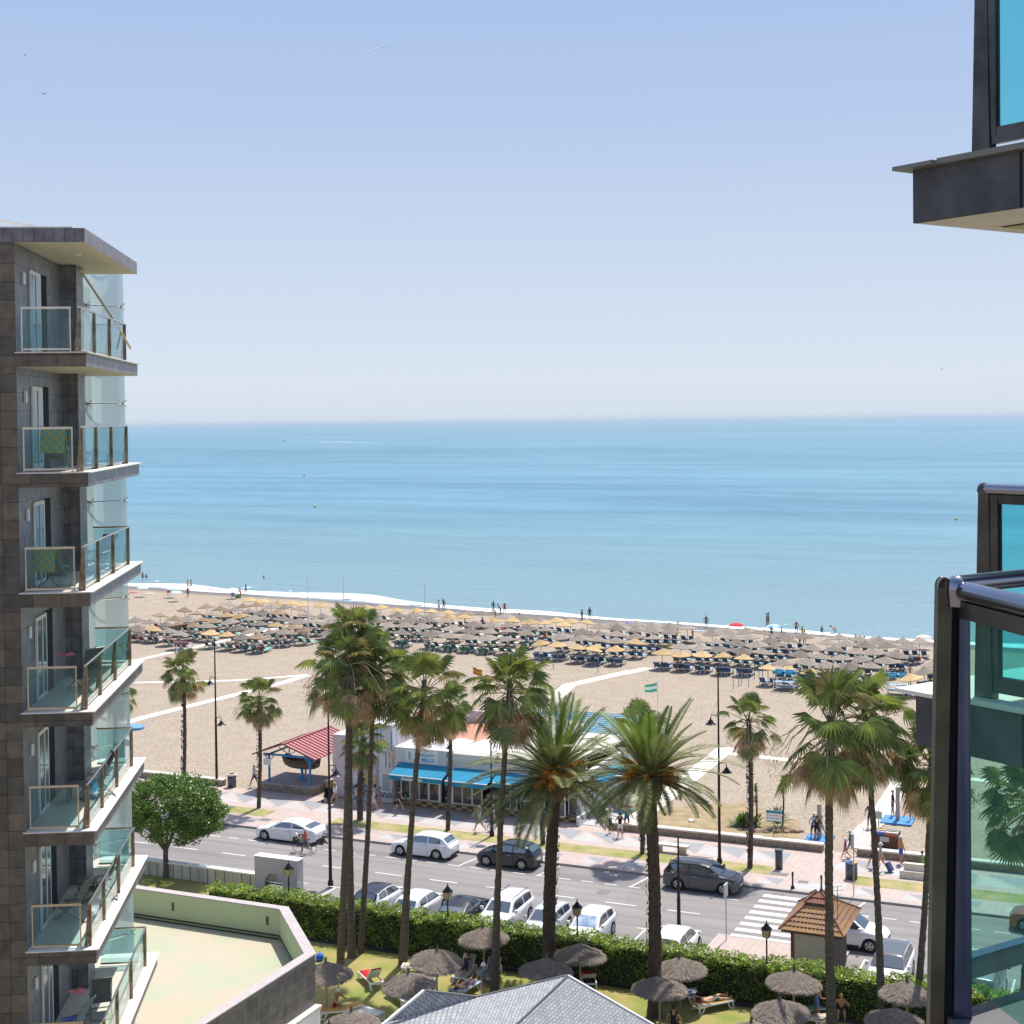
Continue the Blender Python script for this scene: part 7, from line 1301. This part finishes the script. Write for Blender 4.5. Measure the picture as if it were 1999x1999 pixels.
# people on the beach
def BP(r,x,y): q_=Q(r,x,y); return GS(q_[0],q_[1])
N_=dict(bare=True)
sea=[('bather standing waist deep in the sea at the left','h',252,182,SEA,(.3,.2,.15),(.05,.05,.08),1,1.75,-.75),('bather deep in the water right beside the waist deep one','h',300,182,CAM,(.3,.2,.15),(.05,.05,.08),1,1.7,-1.05),('lone swimmer with only head and shoulders above the water','h',1775,185,CAM,(.3,.2,.15),(.05,.05,.08),1,1.7,-1.3)]
for l_,r,x,y,fc,t_,b_,sk_,h,dz in sea: p=G(*Q(r,x,y),-.6); p.z=-.6+dz; person(l_,p,fc,t_,b_,sk_,'dark',h=h,bare=True,arm=(20,20))
BPp=[('bare chested man beside a woman at the foam on the left','h',818,335,RGT,0,'dark',(.3,.05,.1),True,WK),('slim woman in bikini walking left shore beside a man','h',860,335,LFT,1,'dark',(.25,.15,.1),True,WK),('person in red shirt standing alone on the left sand','h',820,432,CAM,1,'brown',(.5,.04,.04),False,ST_),
('person in turquoise shirt walking on the left foam','h',1550,395,LFT,1,'dark',(.02,.25,.3),False,WK),('tanned person bending over a green bag','h',1483,438,LFT,1,'blond',(.45,.28,.12),True,dict(lean=25)),('man in white shirt and black trousers at the shore','c',1265,195,CAM,1,'dark',(.7,.7,.72),False,ST_),('person raising an arm beside the man in white shirt','c',1342,185,SEA,2,'dark',(.3,.06,.05),False,dict(arm=(170,5))),
('woman in green skirt standing in the shallow foam','d',352,130,SEA,1,'red',(.03,.2,.16),False,ST_),('bending person in a white cap by the foam','d',385,215,LFT,1,'white',(.4,.3,.25),True,dict(lean=50)),('dark person crouching near the foam','d',465,165,LFT,2,'dark',(.1,.06,.08),True,dict(lean=40)),('person in red top with white cap at the foam','d',528,150,SEA,1,'white',(.5,.06,.07),False,ST_),('dark dressed vendor walking between the parasols','d',762,330,LFT,2,'dark',(.02,.02,.03),False,WK),
('bare backed person walking under the middle parasols','d',1165,590,CAM,2,'dark',(.35,.15,.08),True,WK),('man in black at the water between the fields','d',1865,240,SEA,2,'dark',(.02,.02,.03),False,ST_),('person in dark suit next to the man in black','d',1745,275,LFT,2,'dark',(.03,.03,.04),False,ST_),
('slim man in dark swimsuit facing the sea','f',155,212,SEA,2,'blond',(.05,.03,.03),True,ST_),('man of the embracing couple in the foam','f',1107,200,RGT,2,'dark',(.05,.04,.05),True,ST_),('woman of the embracing couple in the foam','f',1135,195,LFT,1,'dark',(.05,.03,.04),True,ST_),('bare backed man with white cap and navy shorts','f',1572,300,SEA,1,'white',(.02,.03,.09),True,ST_),('person in turquoise shirt sitting by the shore','f',1180,330,SEA,1,'dark',(.03,.3,.33),False,dict(pel=.5)),('child in red sitting by the shore line','f',1340,295,LFT,1,'dark',(.5,.03,.08),False,dict(pel=.35)),
('child in blue swimsuit standing at the wet sand','g',185,165,SEA,1,'dark',(.02,.12,.3),False,ST_),('person bending down to the foam','g',385,155,LFT,1,'dark',(.45,.25,.2),True,dict(lean=75)),('person in pink top below the right parasols','g',680,335,CAM,1,'grey',(.5,.12,.25),False,ST_),('person in dark blue shirt between right parasols','g',800,370,SEA,1,'dark',(.03,.04,.14),False,ST_),('tanned man standing at the last navy sunbeds','g',1180,665,CAM,1,'dark',(.4,.1,.1),True,ST_),('person in blue shirt beside a blue pole on the right','g',1250,600,SEA,1,'dark',(.02,.06,.25),False,ST_),('sunbather sitting on bare sand beside a dark bag','g',1465,735,SEA,0,'dark',(.5,.35,.25),True,dict(pel=.3,thigh=(85,85),knee=(60,70))),
('child in red shirt and blue hat before the front sunbeds','e',1478,985,LFT,1,'blue',(.5,.02,.06),False,WK),('person in white shirt sitting near the right rows','f',1625,470,RGT,1,'dark',(.5,.55,.6),False,dict(pel=.6)),('person in yellow shirt at the right shore side','f',1665,400,CAM,1,'dark',(.55,.42,.05),False,ST_),('person in green jacket at the right shore side','f',1700,470,CAM,1,'dark',(.03,.08,.12),False,ST_),
('dark haired person under a grey parasol near the red bag','e',1480,330,LFT,2,'dark',(.1,.05,.05),False,dict(pel=.35)),('tanned person sitting on a sunbed edge in the middle right','e',1465,440,LFT,1,'brown',(.5,.25,.15),True,dict(pel=.5)),('person in red by the black tables on the sand','e',1710,450,RGT,1,'red',(.45,.1,.1),False,dict(pel=.5)),('person in orange standing between middle parasols','d',665,410,CAM,1,'dark',(.5,.1,.04),False,ST_),('person in navy sitting among middle parasols','d',180,365,SEA,1,'dark',(.04,.04,.16),False,dict(pel=.5))]
for l_,r,x,y,fc,sk_,hr,cl,br,kw in BPp: person(l_,BP(r,x,y),fc,cl,(.06,.06,.09) if not br else cl,sk_,hr,hat=hr if hr in('white','blue') else None,h=1.68 if 'child' not in l_ else 1.25,bare=br,**kw)
# small things on the sand
for l_,r,x,y,c in (('pink towel on the left sand','h',135,370,(.6,.06,.12)),('white towel with sunbathers stuff on the left sand','h',340,388,(.6,.55,.5)),('green bag by the bending tanned person','h',1450,438,(.1,.35,.03)),('red towel between grey parasols','e',955,425,(.6,.05,.05)),('pale blue towel spread at the shore','f',30,268,(.35,.5,.62)),('yellow crate on the sand','e',1355,620,(.55,.38,.02)),('pink inflatable ring in the middle field','d',460,400,(.6,.05,.09))):
    p=BP(r,x,y); b=MB(); b.add([(-.8+.4*i,-.4+.8*j,.06+.06*((i+j)%2)) for i in range(5) for j in range(2)],[(2*i,2*i+2,2*i+3,2*i+1) for i in range(4)],cm(c),True) if 'crate' not in l_ and 'bag' not in l_ else b.box((-.35,-.25,0),(.35,.25,.45),cm(c)).box((-.3,-.2,.45),(.3,.2,.47),DARK)
    tag(b.build('towel' if 'towel' in l_ else 'ring' if 'ring' in l_ else 'crate' if 'crate' in l_ else 'bag',None,tuple(p)),l_,'towel' if 'towel' in l_ else 'toy' if 'ring' in l_ else 'crate' if 'crate' in l_ else 'bag')
for i,(r,x,y) in enumerate((('h',580,400),('h',1390,445))):
    t=thing('beach_chair',('red folding chair under the blue parasols','purple folding chair beside the green bag')[i],'chair',BP(r,x,y),.8); m=cm(((.5,.08,.05),(.15,.12,.25))[i]); b=MB(); b.add([(-.28,-.25,.35),(.28,-.25,.35),(.28,.2,.3),(-.28,.2,.3)],[(0,1,2,3)],m); b.add([(-.28,.2,.3),(.28,.2,.3),(.28,.5,.95),(-.28,.5,.95)],[(0,1,2,3)],m); b.build('sling',t); b=MB()
    for s in(-.28,.28): b.tube([(s,-.25,.35),(s,.2,0)],.015,RIM,4); b.tube([(s,.5,.95),(s,-.2,0)],.015,RIM,4)
    b.build('frame',t)
# blue bar frame with white legs, second blue stand
LB=mat('light_blue_paint',(.06,.36,.55),.6)
for (r,x,y,lb) in (('f',1390,1195,'blue topped open stand with white legs in front of the right rows'),('g',1300,1010,'blue roofed stall with blue chairs half hidden by the right palms')):
    p=G(*Q(r,x,y)); t=thing('beach_stand',lb,'stall',p); b=MB()
    for a in((-1.1,-.6,1.1,-.5),(-1.1,.5,1.1,.6),(-1.1,-.6,-1.,.6),(1.,-.6,1.1,.6),(-.1,-.6,.05,.6)): b.box((a[0],a[1],1.75),(a[2],a[3],2.05),LB)
    b.build('top_frame',t)
    for sx in(-1.05,1.05):
        for sy in(-.55,.55): MB().bar((sx,sy,0),(sx,sy,1.75),.08,.08,WHITE).build('leg',t)
    for z in(.4,.9): MB().box((-1.05,-.5,z),(1.05,.5,z+.04),mat('pale_blue',(.35,.5,.62),.7)).build('shelf',t)
t=thing('water_barrel','low round blue platform beside the pole at the far left sand','platform',tuple(G(262,1423))); MB().lathe([(0,.25),(.9,.25),(.95,.2),(.95,0)],mat('blue_platform',(.10,.28,.55),.6),n=16).build('disc',t); MB().tube([(-.6,0,.2),(-.6,0,2.6)],.12,mat('tan_post',(.42,.36,.30)),8).build('post',t)
# buoys, motor boat, gulls
BY=mat('buoy_yellow',(.6,.5,.03),.5)
for (x,y,lb,m) in ((615,990,'yellow buoy in the left half of the sea',BY),(1867,1015,'yellow buoy at the right beside the tower glass',BY),(595,929,'small dark and white buoy farther out on the left',mat('buoy_grey',(.5,.48,.45),.5))):
    p=G(x,y,-.6); k=.33*p.length/300; o=MB().lathe([(0,-.3*k),(.75*k,0),(.9*k,.5*k),(.55*k,1.*k),(0,1.15*k)],m,n=12).build('buoy',None,tuple(p)); tag(o,lb,'buoy')
p=G(557,862,-.6); MBt=thing('motor_boat','small white speedboat with a long wake far out on the left','boat',p,PI); b=MB(); b.add([(-3.5,-1.2,0),(-3.5,1.2,0),(2,1.2,0),(5,0,.4),(2,-1.2,0),(-3.5,-1.3,1.2),(-3.5,1.3,1.2),(2,1.3,1.4),(5.4,0,1.9),(2,-1.3,1.4)],[(0,1,2,3,4),(5,9,8,7,6),(0,4,9,5),(4,3,8,9),(3,2,7,8),(2,1,6,7),(1,0,5,6)],WHITE); b.build('hull',MBt); b=MB(); b.add([(-1.5,-.8,1.3),(1,-.8,1.4),(1,.8,1.4),(-1.5,.8,1.3),(-1.5,-.7,2.2),(.2,-.7,2.2),(.2,.7,2.2),(-1.5,.7,2.2)],[(0,1,5,4),(1,2,6,5),(2,3,7,6),(3,0,4,7),(4,5,6,7)],mat('dark_canopy',(.12,.08,.08),.7)); b.build('cabin',MBt)
e_=G(720,864,-.6); b=MB(); n_=14; V=[]
for i in range(n_+1): c=p.lerp(e_,i/n_); w=1.6+4.5*(i/n_)+.8*sin(i*2.1); V+= [(c.x,c.y-w,-.55),(c.x,c.y+w,-.55)]
b.add(V,[(2*i,2*i+2,2*i+3,2*i+1) for i in range(n_) if i not in(4,12)],mat('wake_foam',(.75,.8,.84),.7)); struct(b.build('wake'))
GM=mat('gull_grey',(.12,.12,.13),.8)
for i,(x,y,d,sp,lb) in enumerate(((49,108,120,.5,'tiny gull near the top left corner'),(85,184,110,1.1,'gull with arched wings below the tiny one at the top left'),(1839,722,95,1.3,'gull gliding above the horizon beside the right tower'))):
    v=ray(x,y).normalized()*d*1.6; t=thing('gull',lb,'gull',v+Vector((0,0,CH)),TH+(.1,-.3,-.35)[i]); b=MB(); b.tube([(0,-.22,0),(0,-.05,.03),(0,.12,.02),(0,.25,.03)],[.02,.07,.06,.015],GM,6); b.build('body',t)
    for s in(-1,1): w=MB(); w.add([(0,.05,.03),(s*.3*sp,.07,.12),(s*.62*sp,-.02,.06+.0*s),(s*.3*sp,-.08,.12),(0,-.08,.03)],[(0,1,3,4),(1,2,3)],GM); w.build('wing',t)

# sunbathers lying on some of the sunbeds
ps=random.Random(12); cand=[b for b in beds[:230]]; ps.shuffle(cand); SK=('dark','brown','blond','grey'); WR=((.03,.05,.2),(.4,.03,.05),(.02,.02,.03),(.05,.25,.25),(.45,.3,.05))
for i,(u,s,k,r) in enumerate(cand[:16]):
    o=person('%s sunbather, %s bed, %s %s parasol, %s of the %s'%(('tanned','pale')[i%2],'left' if s<0 else 'right',u['o'],CN[u['c']],u['band'],u['f']),(0,0,0),0,WR[i%5],WR[i%5],(1,0,2,0)[i%4],SK[i%4],h=1.68,bare=i%3!=0,sleeve=False,thigh=(8,2),knee=(12,2),lean=-14)
    lie_on(o,Vector((u['s']+s*.52+.1,u['t']+.30,0)),PI+r,u['z']+.50)
